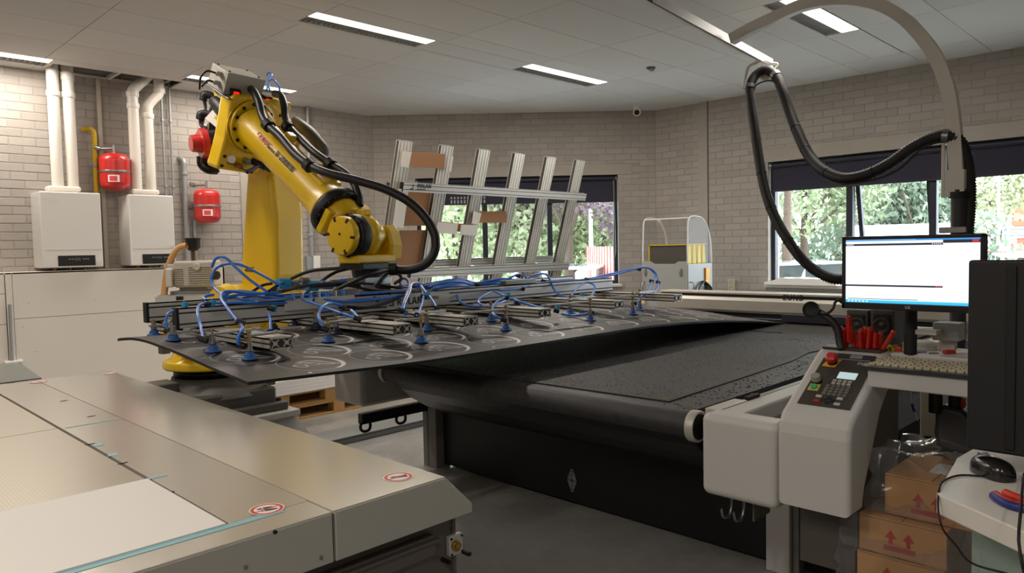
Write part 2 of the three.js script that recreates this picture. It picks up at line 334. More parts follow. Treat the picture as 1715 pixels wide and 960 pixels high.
// ---------------------------------------------------------------- yellow robot arm
const UP = V(0, 1, 0);
const font = await new FontLoader().loadAsync('fonts/droid/droid_sans_bold.typeface.json');
function text(str, size, m, depth = 0.0012) { // flat lettering; m: origin at the left end of the baseline, x along, y up, z outward
  const g = new TextGeometry(str, { font, size, depth, curveSegments: 3 }); return g.applyMatrix4(m);
}
{
  const J1 = V(-0.83, 0, -1.16), d = V(0.16, 0, 0.987).normalize(), l = V(d.z, 0, -d.x);    // d forward, l to the robot's left
  const T = (a, y, r) => J1.clone().addScaledVector(l, a).addScaledVector(d, r).setY(y);     // lateral, height, reach
  const y0 = 0.30;
  const ped = thing('robot_pedestal', 'light grey flared steel pedestal carrying the dark robot base', 'pedestal', [J1.x, 0, J1.z]);
  { const b = (s, y) => [[-s, -s], [s, -s], [s, s], [-s, s]].map(([x, z]) => V(J1.x + x - 0.06, y, J1.z + z * 0.95));
    const lo = b(0.58, 0), hi = b(0.46, 0.23), P = [], q = (a, c, e, f) => P.push(...a, ...c, ...e, ...a, ...e, ...f);
    const A = (v) => v.toArray();
    for (let i = 0; i < 4; i++) { const n = (i + 1) % 4; q(A(lo[n]), A(lo[i]), A(hi[i]), A(hi[n])); } q(A(hi[3]), A(hi[2]), A(hi[1]), A(hi[0]));
    const g = new THREE.BufferGeometry(); g.setAttribute('position', new THREE.Float32BufferAttribute(P, 3)); g.computeVertexNormals();
    part(ped, 'plinth', g, M.castLight);
    part(ped, 'top_plate', box(J1.x - 0.5, J1.x + 0.42, 0.225, 0.27, J1.z - 0.5, J1.z + 0.5, 0.008), M.castLight); }
  const R = thing('industrial_robot', 'large yellow six-axis robot arm bending over the printed black sheet', 'robot', [J1.x, 0.27, J1.z]);
  // base casting, dark grey, with bolted feet
  const base = part(R, 'base', [box(J1.x - 0.36, J1.x + 0.3, 0.27, 0.44, J1.z - 0.36, J1.z + 0.38, 0.02), box(J1.x - 0.44, J1.x + 0.36, 0.27, 0.33, J1.z + 0.16, J1.z + 0.44, 0.012), box(J1.x - 0.44, J1.x + 0.36, 0.27, 0.33, J1.z - 0.44, J1.z - 0.2, 0.012),
    box(J1.x - 0.5, J1.x - 0.3, 0.44, 0.53, J1.z - 0.05, J1.z + 0.16, 0.012), box(J1.x + 0.2, J1.x + 0.38, 0.42, 0.56, J1.z + 0.0, J1.z + 0.22, 0.012),
    lathe(T(0, 0.4, 0), T(0, 1, 0), [[0.4, 0], [0.39, 0.03], [0.32, 0.075], [0.285, 0.1], [0.275, 0.13], [0, 0.13]], 40)], M.castGrey);
  for (const [x, z] of [[-0.38, 0.36], [0.32, 0.36], [0.32, -0.36], [-0.38, -0.36]]) part(base, 'bolt', cyl(V(J1.x + x, 0.33, J1.z + z), V(J1.x + x, 0.35, J1.z + z), 0.022, 0.022, 6), M.darker);
  part(R, 'slew_ring', lathe(T(0, 0.53, 0), T(0, 1, 0), [[0, 0], [0.262, 0], [0.262, 0.07], [0, 0.07]], 44), M.rubber);
  // turret: rim, casting and the shoulder housing
  const tur = part(R, 'turret', [lathe(T(0, 0.595, 0), T(0, 1.4, 0), [[0, 0], [0.325, 0], [0.33, 0.012], [0.33, 0.05], [0.318, 0.062], [0.27, 0.075], [0.25, 0.14], [0.24, 0.2], [0, 0.2]], 44),
    ext([[-0.28, 0.63], [0.28, 0.63], [0.36, 0.84], [0.5, 0.98], [0.47, 1.12], [0.33, 1.19], [0.16, 1.12], [-0.06, 1.04], [-0.26, 0.9]], 0.42, basis(T(0.34, 0, 0), d, UP, l.clone().negate()), 0.03, 3),
    box(-0.03, 0.03, 0, 0.07, 0, 0.12, 0.008).applyMatrix4(basis(T(-0.27, 0.7, 0.05), l, UP, d)), box(-0.05, 0.05, 0, 0.09, -0.05, 0.05, 0.008).applyMatrix4(basis(T(-0.2, 0.7, 0.17), l, UP, d))], M.yellow);
  part(R, 'shoulder_hub', [cyl(T(-0.08, 1.03, 0.34), T(-0.14, 1.03, 0.34), 0.17, 0.15, 36)], M.yellow);
  for (const a of [0.25, -0.05]) part(tur, 'hose_clamp', box(-0.03, 0.03, -0.03, 0.05, -0.03, 0.03, 0.006).applyMatrix4(basis(T(-0.3, 0.74, a - 0.05), l, UP, d)), M.castGrey);
  // lower arm: a tapering box on the far side of the elbow casting
  const la = part(R, 'lower_arm', [ext([[0.14, 0.98], [0.2, 0.86], [0.34, 0.81], [0.46, 0.86], [0.53, 1.0], [0.56, 1.25], [0.57, 1.65], [0.53, 2.02], [0.47, 2.16], [0.38, 2.2], [0.3, 2.14], [0.27, 2.0], [0.2, 1.6], [0.145, 1.25]], 0.26, basis(T(0.42, 0, 0), d, UP, l.clone().negate()), 0.035, 4)], M.yellow);
  part(R, 'shoulder_cap', [cyl(T(0.42, 1.03, 0.34), T(0.46, 1.03, 0.34), 0.15, 0.14, 36), cyl(T(0.42, 2.04, 0.4), T(0.45, 2.04, 0.4), 0.12, 0.11, 32)], M.yellow);
  for (let k = 0; k < 8; k++) { const a = k * Math.PI / 4; part(la, 'bolt', cyl(T(0.46, 1.03 + 0.12 * Math.cos(a), 0.34 + 0.12 * Math.sin(a)), T(0.467, 1.03 + 0.12 * Math.cos(a), 0.34 + 0.12 * Math.sin(a)), 0.012, 0.012, 8), M.darker); }
  part(la, 'lettering', text('-AXIS', 0.035, basis(T(0.159, 1.27, 0.2), d, UP, d.clone().cross(UP))), M.darker);

  // forearm frame: f along the forearm, n up, x across
  const W = at.z(602, 395, 0.4), S = at.x(423, 212, -0.735);
  const f = W.clone().sub(S).normalize(), x = UP.clone().cross(f).normalize(), n = f.clone().cross(x);
  const LF = W.distanceTo(S);
  const F = (a, b, c) => S.clone().addScaledVector(x, a).addScaledVector(n, b).addScaledVector(f, c);
  const MF = basis(S, x, n, f);
  // the elbow casting and its flange lean less than the tube; the control box leans in between
  const tip = (deg) => { const h = f.clone().setY(0).normalize(), a = deg * Math.PI / 180; const f2 = h.clone().multiplyScalar(Math.cos(a)).add(V(0, -Math.sin(a), 0)), n2 = f2.clone().cross(x); return { f: f2, n: n2, M: basis(S, x, n2, f2), P: (p, q, r) => S.clone().addScaledVector(x, p).addScaledVector(n2, q).addScaledVector(f2, r) }; };
  const E2 = tip(18), E3 = tip(28);
  // elbow casting with its round flange
  const el = part(R, 'elbow_casting', [ext([[-0.21, -0.29], [-0.2, -0.31], [0.12, -0.33], [0.14, -0.25], [0.22, -0.18], [0.24, 0.13], [0.12, 0.19], [-0.15, 0.19], [-0.18, 0.15], [-0.185, -0.1]], 0.13, basis(E2.P(0, 0, -0.14), x, E2.n, E2.f), 0.02, 3),
    box(0.12, 0.3, -0.02, 0.2, -0.2, -0.02, 0.015).applyMatrix4(E2.M), box(-0.12, 0.12, 0.12, 0.2, -0.2, -0.05, 0.01).applyMatrix4(E2.M), box(-0.06, 0.2, -0.26, 0.1, -0.34, -0.12, 0.03).applyMatrix4(E2.M)], M.yellow);
  const fl = part(R, 'flange_disc', [lathe(S, S.clone().add(E2.f), [[0, -0.015], [0.172, -0.015], [0.172, 0.012], [0.165, 0.018], [0.15, 0.02], [0, 0.02]], 48), lathe(S, S.clone().add(E2.f), [[0.178, -0.013], [0.186, -0.013], [0.186, -0.006], [0.178, -0.006]], 48)], M.yellow);
  for (let k = 0; k < 12; k++) { const a = k * Math.PI / 6 + 0.2; part(fl, 'bolt', cyl(E2.P(0.15 * Math.cos(a), 0.15 * Math.sin(a), 0.012), E2.P(0.15 * Math.cos(a), 0.15 * Math.sin(a), 0.026), 0.0125, 0.0125, 8), M.darker); }
  for (const [a, b] of [[-0.17, -0.22], [-0.18, -0.285], [0.05, -0.31], [0.07, -0.28], [0.21, 0.1], [0.21, 0.02], [0.22, -0.1], [-0.19, 0.19], [0.02, -0.315], [0.09, -0.26]]) part(el, 'bolt', cyl(E2.P(a, b, -0.012), E2.P(a, b, -0.003), 0.011, 0.011, 8), M.darker);
  part(el, 'white_cap', cyl(E2.P(-0.12, -0.235, -0.012), E2.P(-0.12, -0.235, 0.006), 0.028, 0.026, 20), M.white);
  for (const [a, b, m] of [[-0.065, -0.275, M.brass], [-0.01, -0.235, M.steel]]) part(el, 'plug_socket', cyl(E2.P(a, b, -0.012), E2.P(a, b, 0.03), 0.024, 0.02, 16), m);
  part(el, 'cable_plug', [cyl(E2.P(0.05, -0.235, -0.012), E2.P(0.08, -0.25, 0.09), 0.024, 0.024, 16), cyl(E2.P(0.08, -0.25, 0.09), E2.P(0.1, -0.265, 0.13), 0.018, 0.012, 12)], M.rubber);
  // forearm tube
  const fa = part(R, 'forearm', [lathe(S, W, [[0.145, 0.015], [0.135, 0.04], [0.124, 0.1], [0.118, 0.3], [0.114, 0.62], [0.12, LF - 0.4], [0.138, LF - 0.33], [0.146, LF - 0.3], [0.15, LF - 0.28], [0, LF - 0.28]], 44),
    box(-0.08, 0.1, 0.07, 0.128, LF - 0.62, LF - 0.36, 0.03).applyMatrix4(MF), box(0.01, 0.07, 0.1, 0.15, 0.3, 0.36, 0.01).applyMatrix4(MF), box(0.01, 0.07, 0.1, 0.15, 0.78, 0.84, 0.01).applyMatrix4(MF)], M.yellow);
  { // maker's lettering wrapped on the tube
    const mid = F(0, 0, 0.5), tc = C0.clone().sub(mid); tc.addScaledVector(f, -tc.dot(f)).normalize(); const sd = tc.clone().cross(f);
    const rad = tc.clone().multiplyScalar(Math.cos(0.22)).addScaledVector(sd, -Math.sin(0.22)), o = (t) => F(0, 0, t).addScaledVector(rad, 0.119);
    const upT = rad.clone().cross(f);
    part(fa, 'maker_lettering', text('FANUC', 0.034, basis(o(0.2), f, upT, rad)), M.redMatt);
    part(fa, 'model_lettering', [text('Robot', 0.02, basis(o(0.345), f, upT, rad)), text('R-2000iB', 0.036, basis(o(0.43), f, upT, rad))], M.darker); }
  const wr_ = part(R, 'wrist_ring', lathe(S, W, [[0, LF - 0.28], [0.162, LF - 0.28], [0.166, LF - 0.265], [0.166, LF - 0.225], [0.15, LF - 0.215], [0, LF - 0.215]], 48), M.rubber);
  for (let k = 0; k < 20; k++) { const a = k * Math.PI / 10; part(wr_, 'bolt', cyl(F(0.152 * Math.cos(a), 0.152 * Math.sin(a), LF - 0.218), F(0.152 * Math.cos(a), 0.152 * Math.sin(a), LF - 0.205), 0.0095, 0.0095, 8), M.darker); }
  part(R, 'wrist_collar', [lathe(S, W, [[0, LF - 0.22], [0.128, LF - 0.22], [0.13, LF - 0.19], [0.118, LF - 0.15], [0.1, LF - 0.1], [0, LF - 0.08]], 40), box(-0.15, -0.06, -0.1, 0.06, LF - 0.2, LF - 0.15, 0.01).applyMatrix4(MF), box(0.06, 0.16, -0.03, 0.1, LF - 0.2, LF - 0.14, 0.012).applyMatrix4(MF)], M.yellow);
  // wrist: axis a5 lies level, across the forearm; hub towards the camera, carrier on the far side
  const a5 = x.clone().setY(0).normalize(), fd = V(-a5.z, 0, a5.x).multiplyScalar(-1);
  const fz = a5.clone().cross(UP).normalize();
  const Q = (a, y, r) => W.clone().addScaledVector(a5, a).addScaledVector(fz, -r).add(V(0, y, 0));
  const hub = part(R, 'wrist_hub', lathe(Q(-0.1, 0, 0), Q(-0.3, 0, 0), [[0, 0], [0.112, 0], [0.117, 0.01], [0.117, 0.045], [0.108, 0.055], [0, 0.055]], 48), M.yellow);
  for (let k = 0; k < 6; k++) { const a = k * Math.PI / 3 + 0.4; part(hub, 'bolt', box(-0.008, 0.008, -0.014, 0.014, -0.006, 0.006, 0.002).applyMatrix4(basis(Q(-0.152, 0.103 * Math.cos(a), 0.103 * Math.sin(a)), V(0, -Math.sin(a), 0).addScaledVector(fz, -Math.cos(a)), V(0, Math.cos(a), 0).addScaledVector(fz, -Math.sin(a)), a5)), M.darker); }
  part(hub, 'bolt', cyl(Q(-0.152, 0.01, 0), Q(-0.158, 0.01, 0), 0.008, 0.008, 8), M.darker);
  const hr = part(R, 'hub_ring', lathe(Q(-0.02, 0, 0), Q(-0.3, 0, 0), [[0, 0], [0.128, 0], [0.132, 0.01], [0.132, 0.06], [0.122, 0.075], [0, 0.08]], 48), M.rubber);
  for (let k = 0; k < 14; k++) { const a = k * Math.PI / 7; part(hr, 'bolt', cyl(Q(-0.09, 0.122 * Math.cos(a), 0.122 * Math.sin(a)), Q(-0.1, 0.122 * Math.cos(a), 0.122 * Math.sin(a)), 0.009, 0.009, 8), M.darker); }
  part(R, 'wrist_body', [lathe(Q(0.09, 0, 0), Q(-0.3, 0, 0), [[0, 0], [0.1, 0], [0.122, 0.02], [0.128, 0.05], [0.128, 0.11], [0, 0.11]], 44), lathe(Q(0.21, 0.0, 0), Q(0, 0, 0), [[0, 0], [0.064, 0], [0.07, 0.09], [0.085, 0.13], [0, 0.13]], 32),
    box(-0.03, 0.03, 0, 0.04, -0.05, 0.05, 0.01).applyMatrix4(basis(Q(0.03, 0.12, 0), a5, UP, fz.clone().negate()))], M.yellow);
  part(R, 'wrist_carrier', [ext([[-0.085, -0.14], [-0.1, -0.06], [-0.075, 0.03], [-0.04, 0.065], [0.04, 0.065], [0.075, 0.03], [0.1, -0.06], [0.085, -0.14]], 0.1, basis(Q(0.17, 0, 0), fz.clone().negate(), UP, a5.clone().negate()).multiply(new THREE.Matrix4().makeTranslation(0, 0, -0.1)), 0.015, 3),
    ext([[-0.09, -0.09], [0.21, -0.09], [0.21, 0.09], [-0.09, 0.09]], 0.05, basis(Q(0, -0.165, 0), a5, fz, UP).multiply(new THREE.Matrix4().makeTranslation(0, 0, 0)), 0.012, 3),
    ext([[0.17, -0.15], [0.17, 0.0], [0.1, -0.08], [0.0, -0.15]], 0.03, basis(Q(0, 0, -0.02), a5, UP, fz.clone().negate()), 0.006)], M.yellow);
  part(R, 'tool_flange', [box(-0.08, 0.2, -0.205, -0.163, -0.1, 0.1, 0.01).applyMatrix4(basis(W, a5, UP, fz.clone().negate())), cyl(Q(0.06, -0.2, 0), Q(0.06, -0.25, 0), 0.1, 0.092, 36)], M.rubber);
  part(R, 'tool_changer', [box(-0.05, 0.17, -0.3, -0.25, -0.09, 0.09, 0.006).applyMatrix4(basis(W, a5, UP, fz.clone().negate()))], M.steel);

  // motors at the back of the elbow, with elbows of black cable
  const mot = (a, b, c, len, r) => [cyl(F(a, b, c), F(a, b, c - len), r, r, 24), cyl(F(a, b, c - len), F(a, b, c - len - 0.05), r * 0.8, r * 0.75, 24)];
  part(R, 'axis_motor', mot(-0.02, 0.08, -0.2, 0.16, 0.055), M.rubber); part(R, 'axis_motor', mot(0.08, 0.1, -0.3, 0.12, 0.055), M.rubber); part(R, 'axis_motor', mot(-0.03, -0.06, -0.28, 0.1, 0.055), M.rubber);
  const side = (px, py, dd) => at.d(px, py, dd);
  part(R, 'motor_band', [bar(side(365, 165, 5.25), side(362, 148, 5.25), 0.03, 0.03), bar(side(357, 214, 5.2), side(352, 186, 5.2), 0.03, 0.03)], M.yellowFlat);
  part(R, 'cable_elbow', [tube([side(366, 168, 5.28), side(352, 160, 5.26), side(342, 159, 5.25), side(340, 168, 5.25)], 0.028, 10), tube([side(362, 195, 5.2), side(345, 191, 5.19), side(336, 192, 5.18), side(335, 200, 5.18)], 0.028, 10), tube([side(372, 178, 5.1), side(362, 175, 5.1), side(357, 180, 5.1), side(352, 192, 5.1)], 0.02, 8)], M.rubber);
  part(R, 'cable_elbow', [tube([side(342, 168, 5.25), side(344, 182, 5.25), side(338, 210, 5.2)], 0.012, 8), tube([side(335, 198, 5.18), side(337, 210, 5.18), side(346, 214, 5.15), side(355, 207, 5.1)], 0.012, 8), tube([side(376, 216, 5.1), side(362, 213, 5.1), side(352, 218, 5.1), side(349, 226, 5.12)], 0.022, 8)], M.rubber);
  const warn = part(R, 'warning_plate', bar(side(352, 189, 5.05), side(371, 205, 5.05), 0.1, 0.006, ray(360, 195).negate()), M.white);
  part(warn, 'warning_triangle', bar(side(361.5, 194, 5.035), side(368, 200, 5.035), 0.04, 0.004, ray(360, 195).negate()), M.ochre);
  { // motor with a red octagonal cap, pointing sideways
    const c = side(345, 240, 5.02), ax = ray(330, 240).normalize().negate().multiplyScalar(0.55).addScaledVector(V(-0.7, 0.0, -0.72), 0.83).normalize();
    const P = (t) => c.clone().addScaledVector(ax, t);
    part(R, 'axis_motor', [cyl(P(0.0), P(-0.26), 0.088, 0.095, 24), bar(side(348, 218, 5.1), side(372, 222, 5.15), 0.09, 0.1), bar(side(352, 245, 5.15), side(370, 245, 5.15), 0.09, 0.13)], M.rubber);
    part(R, 'motor_cap', [cyl(P(0.0), P(0.04), 0.108, 0.1, 8), cyl(P(0.04), P(0.1), 0.065, 0.055, 8)], M.red);
    part(R, 'cable_elbow', [tube([side(332, 262, 5.0), side(333, 275, 5.0), side(340, 284, 5.05), side(352, 289, 5.1), side(366, 286, 5.15)], 0.012, 8), tube([side(341, 262, 5.1), side(341, 276, 5.1), side(350, 284, 5.1), side(362, 286, 5.15)], 0.03, 8)], M.rubber);
  }
  // grey control box on top
  const bx = part(R, 'control_box', box(-0.2, 0.08, 0.155, 0.3, -0.3, -0.12, 0.006).applyMatrix4(E3.M), std('#a8a69c', 0.5));
  part(bx, 'box_lid', box(-0.203, 0.083, 0.155, 0.303, -0.118, -0.1, 0.006).applyMatrix4(E3.M), std('#aeaca2', 0.5));
  part(R, 'mounting_plate', box(-0.2, 0.16, 0.142, 0.152, -0.3, -0.04, 0.003).applyMatrix4(E3.M), M.steel);
  for (const [a, c] of [[-0.17, -0.14], [0.05, -0.14], [-0.17, -0.28], [0.05, -0.28]]) part(bx, 'lid_screw', cyl(E3.P(a, 0.3, c), E3.P(a, 0.306, c), 0.008, 0.008, 8), M.darker);
  for (const [a, b] of [[-0.13, 0.153], [0.12, 0.146]]) { const g = part(R, 'pressure_switch', box(a - 0.035, a + 0.03, b, b + 0.055, -0.13, -0.07, 0.004).applyMatrix4(E3.M), M.darker);
    part(g, 'red_display', box(a - 0.022, a + 0.018, b + 0.016, b + 0.042, -0.071, -0.068).applyMatrix4(E3.M), (M.redGlow ??= new THREE.MeshStandardMaterial({ color: hex('#500000'), emissive: hex('#ff2010'), emissiveIntensity: 1.6 }))); }
  part(bx, 'cable_gland', [box(-0.24, -0.2, 0.25, 0.28, -0.2, -0.165, 0.004).applyMatrix4(E3.M), box(-0.24, -0.2, 0.19, 0.22, -0.2, -0.165, 0.004).applyMatrix4(E3.M)], M.castLight);
  part(R, 'sensor_cable', [tube([E3.P(-0.24, 0.265, -0.18), E3.P(-0.3, 0.265, -0.18), E3.P(-0.33, 0.22, -0.18), E3.P(-0.32, 0.14, -0.18)], 0.007), tube([E3.P(-0.24, 0.205, -0.18), E3.P(-0.28, 0.205, -0.18), E3.P(-0.31, 0.16, -0.18)], 0.007)], M.rubber);
  { const P = [[372, 138], [362, 133], [356, 140], [366, 156], [379, 168], [383, 185], [376, 205], [368, 225], [367, 250], [374, 268], [392, 277], [415, 285], [432, 278]];
    for (let k = 0; k < 4; k++) part(R, 'sensor_cable', tube(P.map(([u, v], i) => at.d(u + 2.2 * k - 3, v + (i % 2) * k * 0.8, 4.93 - 0.05 * Math.sin(i) - (i < 4 ? -0.1 : 0) - 0.012 * k)), 0.0042, 6), [std('#2a4a8c', 0.5), std('#5b3a78', 0.5), M.galv, std('#4a3a80', 0.5)][k]); }
  part(R, 'sensor_cable', [tube([at.d(452, 152, 5.2), at.d(449, 138, 5.2), at.d(456, 133, 5.2), at.d(466, 143, 5.2), at.d(469, 155, 5.2)], 0.007), tube([at.d(446, 128, 5.3), at.d(449, 122, 5.3), at.d(455, 124, 5.3), at.d(450, 133, 5.25), at.d(447, 150, 5.2)], 0.006)], M.blue);
  // thick black hoses along the arm, held by clamps
  const hose = (pts, r, m = M.rubber) => part(R, 'hose', tube(pts.map(([u, v, k]) => at.d(u, v, k)), r, 12, 8), m);
  hose([[417, 149, 4.95], [424, 152, 4.85], [433, 170, 4.78], [439, 193, 4.74], [448, 209, 4.68], [470, 230, 4.6], [494, 258, 4.5], [517, 276, 4.42], [545, 289, 4.35], [600, 303, 4.3], [650, 319, 4.27], [690, 342, 4.25], [715, 368, 4.23], [729, 398, 4.22], [727, 424, 4.22], [710, 444, 4.22], [685, 452, 4.25], [658, 451, 4.32]], 0.026);
  hose([[460, 157, 5.1], [470, 160, 5.05], [476, 175, 5.0], [478, 196, 4.95], [484, 212, 4.9], [505, 235, 4.8], [530, 258, 4.7], [556, 276, 4.65], [578, 290, 4.6], [592, 306, 4.55], [601, 330, 4.5], [602, 345, 4.48]], 0.025);
  part(R, 'hose_sleeve', tube([[494, 205, 5.35], [505, 212, 5.3], [520, 224, 5.27], [533, 240, 5.25], [541, 252, 5.25], [538, 262, 5.25]].map(([u, v, k]) => at.d(u, v, k)), 0.045, 12, 8), M.castGrey);
  part(R, 'spring_hose', tube([[466, 170, 5.25], [470, 185, 5.3], [492, 215, 5.3], [498, 235, 5.3], [496, 252, 5.3]].map(([u, v, k]) => at.d(u, v, k)), 0.02, 10, 8), M.hoseTan);
  for (const [u, v, k, e] of [[449, 210, 4.68, 0], [482, 213, 4.9, 0], [517, 277, 4.42, 0], [553, 275, 4.66, 0], [658, 450, 4.3, 1]]) { const c = at.d(u, v, k); const dir = e ? V(0.7, 0, 0.7) : f; part(R, 'hose_clamp', cyl(c.clone().addScaledVector(dir, -0.022), c.clone().addScaledVector(dir, 0.022), 0.04, 0.04, 20), M.darker); }
  hose([[586, 448, 4.4], [560, 450, 4.4], [520, 454, 4.42], [490, 466, 4.45], [470, 478, 4.5], [455, 490, 4.55]], 0.011);
  hose([[590, 449, 4.4], [565, 455, 4.35], [545, 466, 4.3], [530, 478, 4.3], [520, 486, 4.3]], 0.01);
  hose([[655, 452, 4.3], [640, 456, 4.2], [610, 464, 4.1], [585, 475, 4.1], [560, 487, 4.12]], 0.011);
  hose([[652, 453, 4.3], [645, 462, 4.25], [636, 472, 4.2], [628, 480, 4.2]], 0.011);
  hose([[660, 458, 4.3], [668, 460, 4.25], [672, 466, 4.25], [660, 476, 4.25]], 0.009);
}
// ---------------------------------------------------------------- printed black sheet, suction gripper
function lerpT(x, X, Y) { if (x <= X[0]) return Y[0]; for (let i = 1; i < X.length; i++) if (x <= X[i]) { const t = (x - X[i - 1]) / (X[i] - X[i - 1]); return Y[i - 1] + (Y[i] - Y[i - 1]) * t; } return Y[Y.length - 1]; }
const sm = (x, X, Y) => (lerpT(x - 0.12, X, Y) + lerpT(x - 0.06, X, Y) + lerpT(x, X, Y) + lerpT(x + 0.06, X, Y) + lerpT(x + 0.12, X, Y)) / 5;
const sheetY = (x, z) => sm(z, [-0.1, 0.26, 0.577, 1.03, 1.32, 1.65, 1.9], [0.92, 1.006, 1.025, 0.998, 0.969, 0.944, 0.925]) + sm(x, [-2.2, -1.88, -1.12, 0.6, 1.05, 1.5, 1.94, 2.5, 2.8], [0.006, 0, -0.022, -0.022, -0.038, -0.065, -0.105, -0.172, -0.21]);
{
  const x0 = -1.884, x1 = 2.5, z0 = 0.255, z1 = 1.65, th = 0.012, nx = 110, nz = 28;
  const t = thing('printed_sheet', 'long dark foam sheet printed with pale rings, held up by the suction cups', 'sheet', [0.3, 0.79, 0.95]);
  // print: staggered rings with a thick crescent and loose swirling strokes
  const cw = 2048, ch = 652, cv = document.createElement('canvas'); cv.width = cw; cv.height = ch; const g = cv.getContext('2d');
  g.fillStyle = '#3a3735'; g.fillRect(0, 0, cw, ch);
  const sx = cw / (x1 - x0), X = (x) => (x - x0) * sx, Y = (z) => (z - z0) * sx;
  seed = 31;
  for (let r = 0; r < 6; r++) for (let k = -1; k < 14; k++) {
    const cx = -1.525 + 0.345 * k + (r % 2) * 0.178, cz = 1.463 - 0.232 * r; if (cx < x0 + 0.15 || cx > x1 - 0.2) continue;
    const px = X(cx), pz = Y(cz), R = 0.138 * sx;
    g.save(); g.translate(px, pz); g.rotate(-0.12);
    g.fillStyle = '#332f2d'; g.beginPath(); g.arc(0, 0, R, 0, 7); g.fill();
    g.strokeStyle = '#8a8988'; g.lineWidth = 3; g.beginPath(); g.arc(0, 0, R, 0, 7); g.stroke();
    g.fillStyle = '#dcdbd9'; g.beginPath(); g.arc(0, 0, R, -1.1, 1.3); g.arc(-7, -1, R - 2, 1.3, -1.1, true); g.fill();
    g.fillStyle = '#201d1c'; g.beginPath(); g.arc(0, 0, R * 0.93, 2.0, 4.6); g.arc(R * 0.14, 0, R * 0.9, 4.6, 2.0, true); g.fill();
    g.strokeStyle = '#b9b8b6'; g.lineCap = 'round';
    const sw = (pts, w, c = '#bdbcba') => { g.lineWidth = w * 1.5; g.strokeStyle = c; g.beginPath(); g.moveTo(pts[0] * R, pts[1] * R); for (let i = 2; i < pts.length; i += 4) g.quadraticCurveTo(pts[i] * R, pts[i + 1] * R, pts[i + 2] * R, pts[i + 3] * R); g.stroke(); };
    sw([-0.6, 0.25, -0.75, -0.05, -0.45, 0.0, -0.2, 0.12, -0.35, 0.32, -0.5, 0.4, -0.62, 0.22], 3);
    sw([-0.2, -0.3, 0.1, -0.5, 0.3, -0.2, 0.45, 0.1, 0.66, 0.45], 7, '#8e8d8c');
    sw([-0.3, -0.2, 0.0, -0.2, 0.1, 0.05, 0.2, 0.35, 0.5, 0.42], 4);
    sw([-0.25, 0.05, 0.05, -0.1, 0.2, 0.2, 0.0, 0.38, -0.2, 0.2], 3, '#9a9998');
    sw([0.05, -0.35, 0.35, -0.4, 0.45, -0.05], 4, '#a5a4a2'); sw([-0.45, -0.15, -0.2, -0.45, 0.05, -0.42], 2, '#7a7978');
    g.restore();
  }
  g.fillStyle = '#dedad2'; for (const [x, z] of [[-1.62, 1.62], [-0.62, 1.6], [0.55, 1.6], [1.6, 1.55]]) { g.beginPath(); g.arc(X(x), Y(z), 4, 0, 7); g.fill(); }
  const tex = new THREE.CanvasTexture(cv); tex.colorSpace = THREE.SRGBColorSpace; tex.magFilter = THREE.LinearFilter; tex.anisotropy = 16;
  const grid = (dy, keep, flip) => { const P = [], U = []; const pt = (i, j) => { const x = x0 + (x1 - x0) * i / nx, z = z0 + (z1 - z0) * j / nz; return [[x, sheetY(x, z) + dy, z], [i / nx, 1 - j / nz]]; };
    for (let i = 0; i < nx; i++) for (let j = 0; j < nz; j++) { const q = [pt(i, j), pt(i, j + 1), pt(i + 1, j + 1), pt(i + 1, j)]; const o = flip ? [0, 2, 1, 0, 3, 2] : [0, 1, 2, 0, 2, 3]; for (const k of o) { P.push(...q[k][0]); U.push(...q[k][1]); } }
    const b = new THREE.BufferGeometry(); b.setAttribute('position', new THREE.Float32BufferAttribute(P, 3)); b.setAttribute('uv', new THREE.Float32BufferAttribute(U, 2)); return b; };
  const smooth = (b) => { const p = b.attributes.position, N = new Float32Array(p.count * 3), e = 0.01; for (let i = 0; i < p.count; i++) { const x = p.getX(i), z = p.getZ(i); const v = V(-(sheetY(x + e, z) - sheetY(x - e, z)) / (2 * e), 1, -(sheetY(x, z + e) - sheetY(x, z - e)) / (2 * e)).normalize(); N.set([v.x, v.y, v.z], 3 * i); } b.setAttribute('normal', new THREE.BufferAttribute(N, 3)); return b; };
  part(t, 'printed_face', smooth(grid(0, true, false)), new THREE.MeshStandardMaterial({ map: tex, roughness: 0.42, bumpMap: grainT, bumpScale: 0.0001 }), { keepUV: true });
  const e = [grid(-th, true, true)]; e[0].computeVertexNormals();
  const E = []; const edge = (a, b) => { const A = [a[0], sheetY(...a), a[1]], B = [b[0], sheetY(...b), b[1]], A2 = [A[0], A[1] - th, A[2]], B2 = [B[0], B[1] - th, B[2]]; E.push(...A, ...A2, ...B2, ...A, ...B2, ...B); };
  for (let i = 0; i < nx; i++) { const a = x0 + (x1 - x0) * i / nx, b = x0 + (x1 - x0) * (i + 1) / nx; edge([a, z1], [b, z1]); edge([b, z0], [a, z0]); }
  for (let j = 0; j < nz; j++) { const a = z0 + (z1 - z0) * j / nz, b = z0 + (z1 - z0) * (j + 1) / nz; edge([x0, a], [x0, b]); edge([x1, b], [x1, a]); }
  const eg = new THREE.BufferGeometry(); eg.setAttribute('position', new THREE.Float32BufferAttribute(E, 3)); eg.computeVertexNormals();
  part(t, 'foam_core', [boxUV(prep(e[0])), boxUV(prep(eg))], std('#141315', 0.6));
}
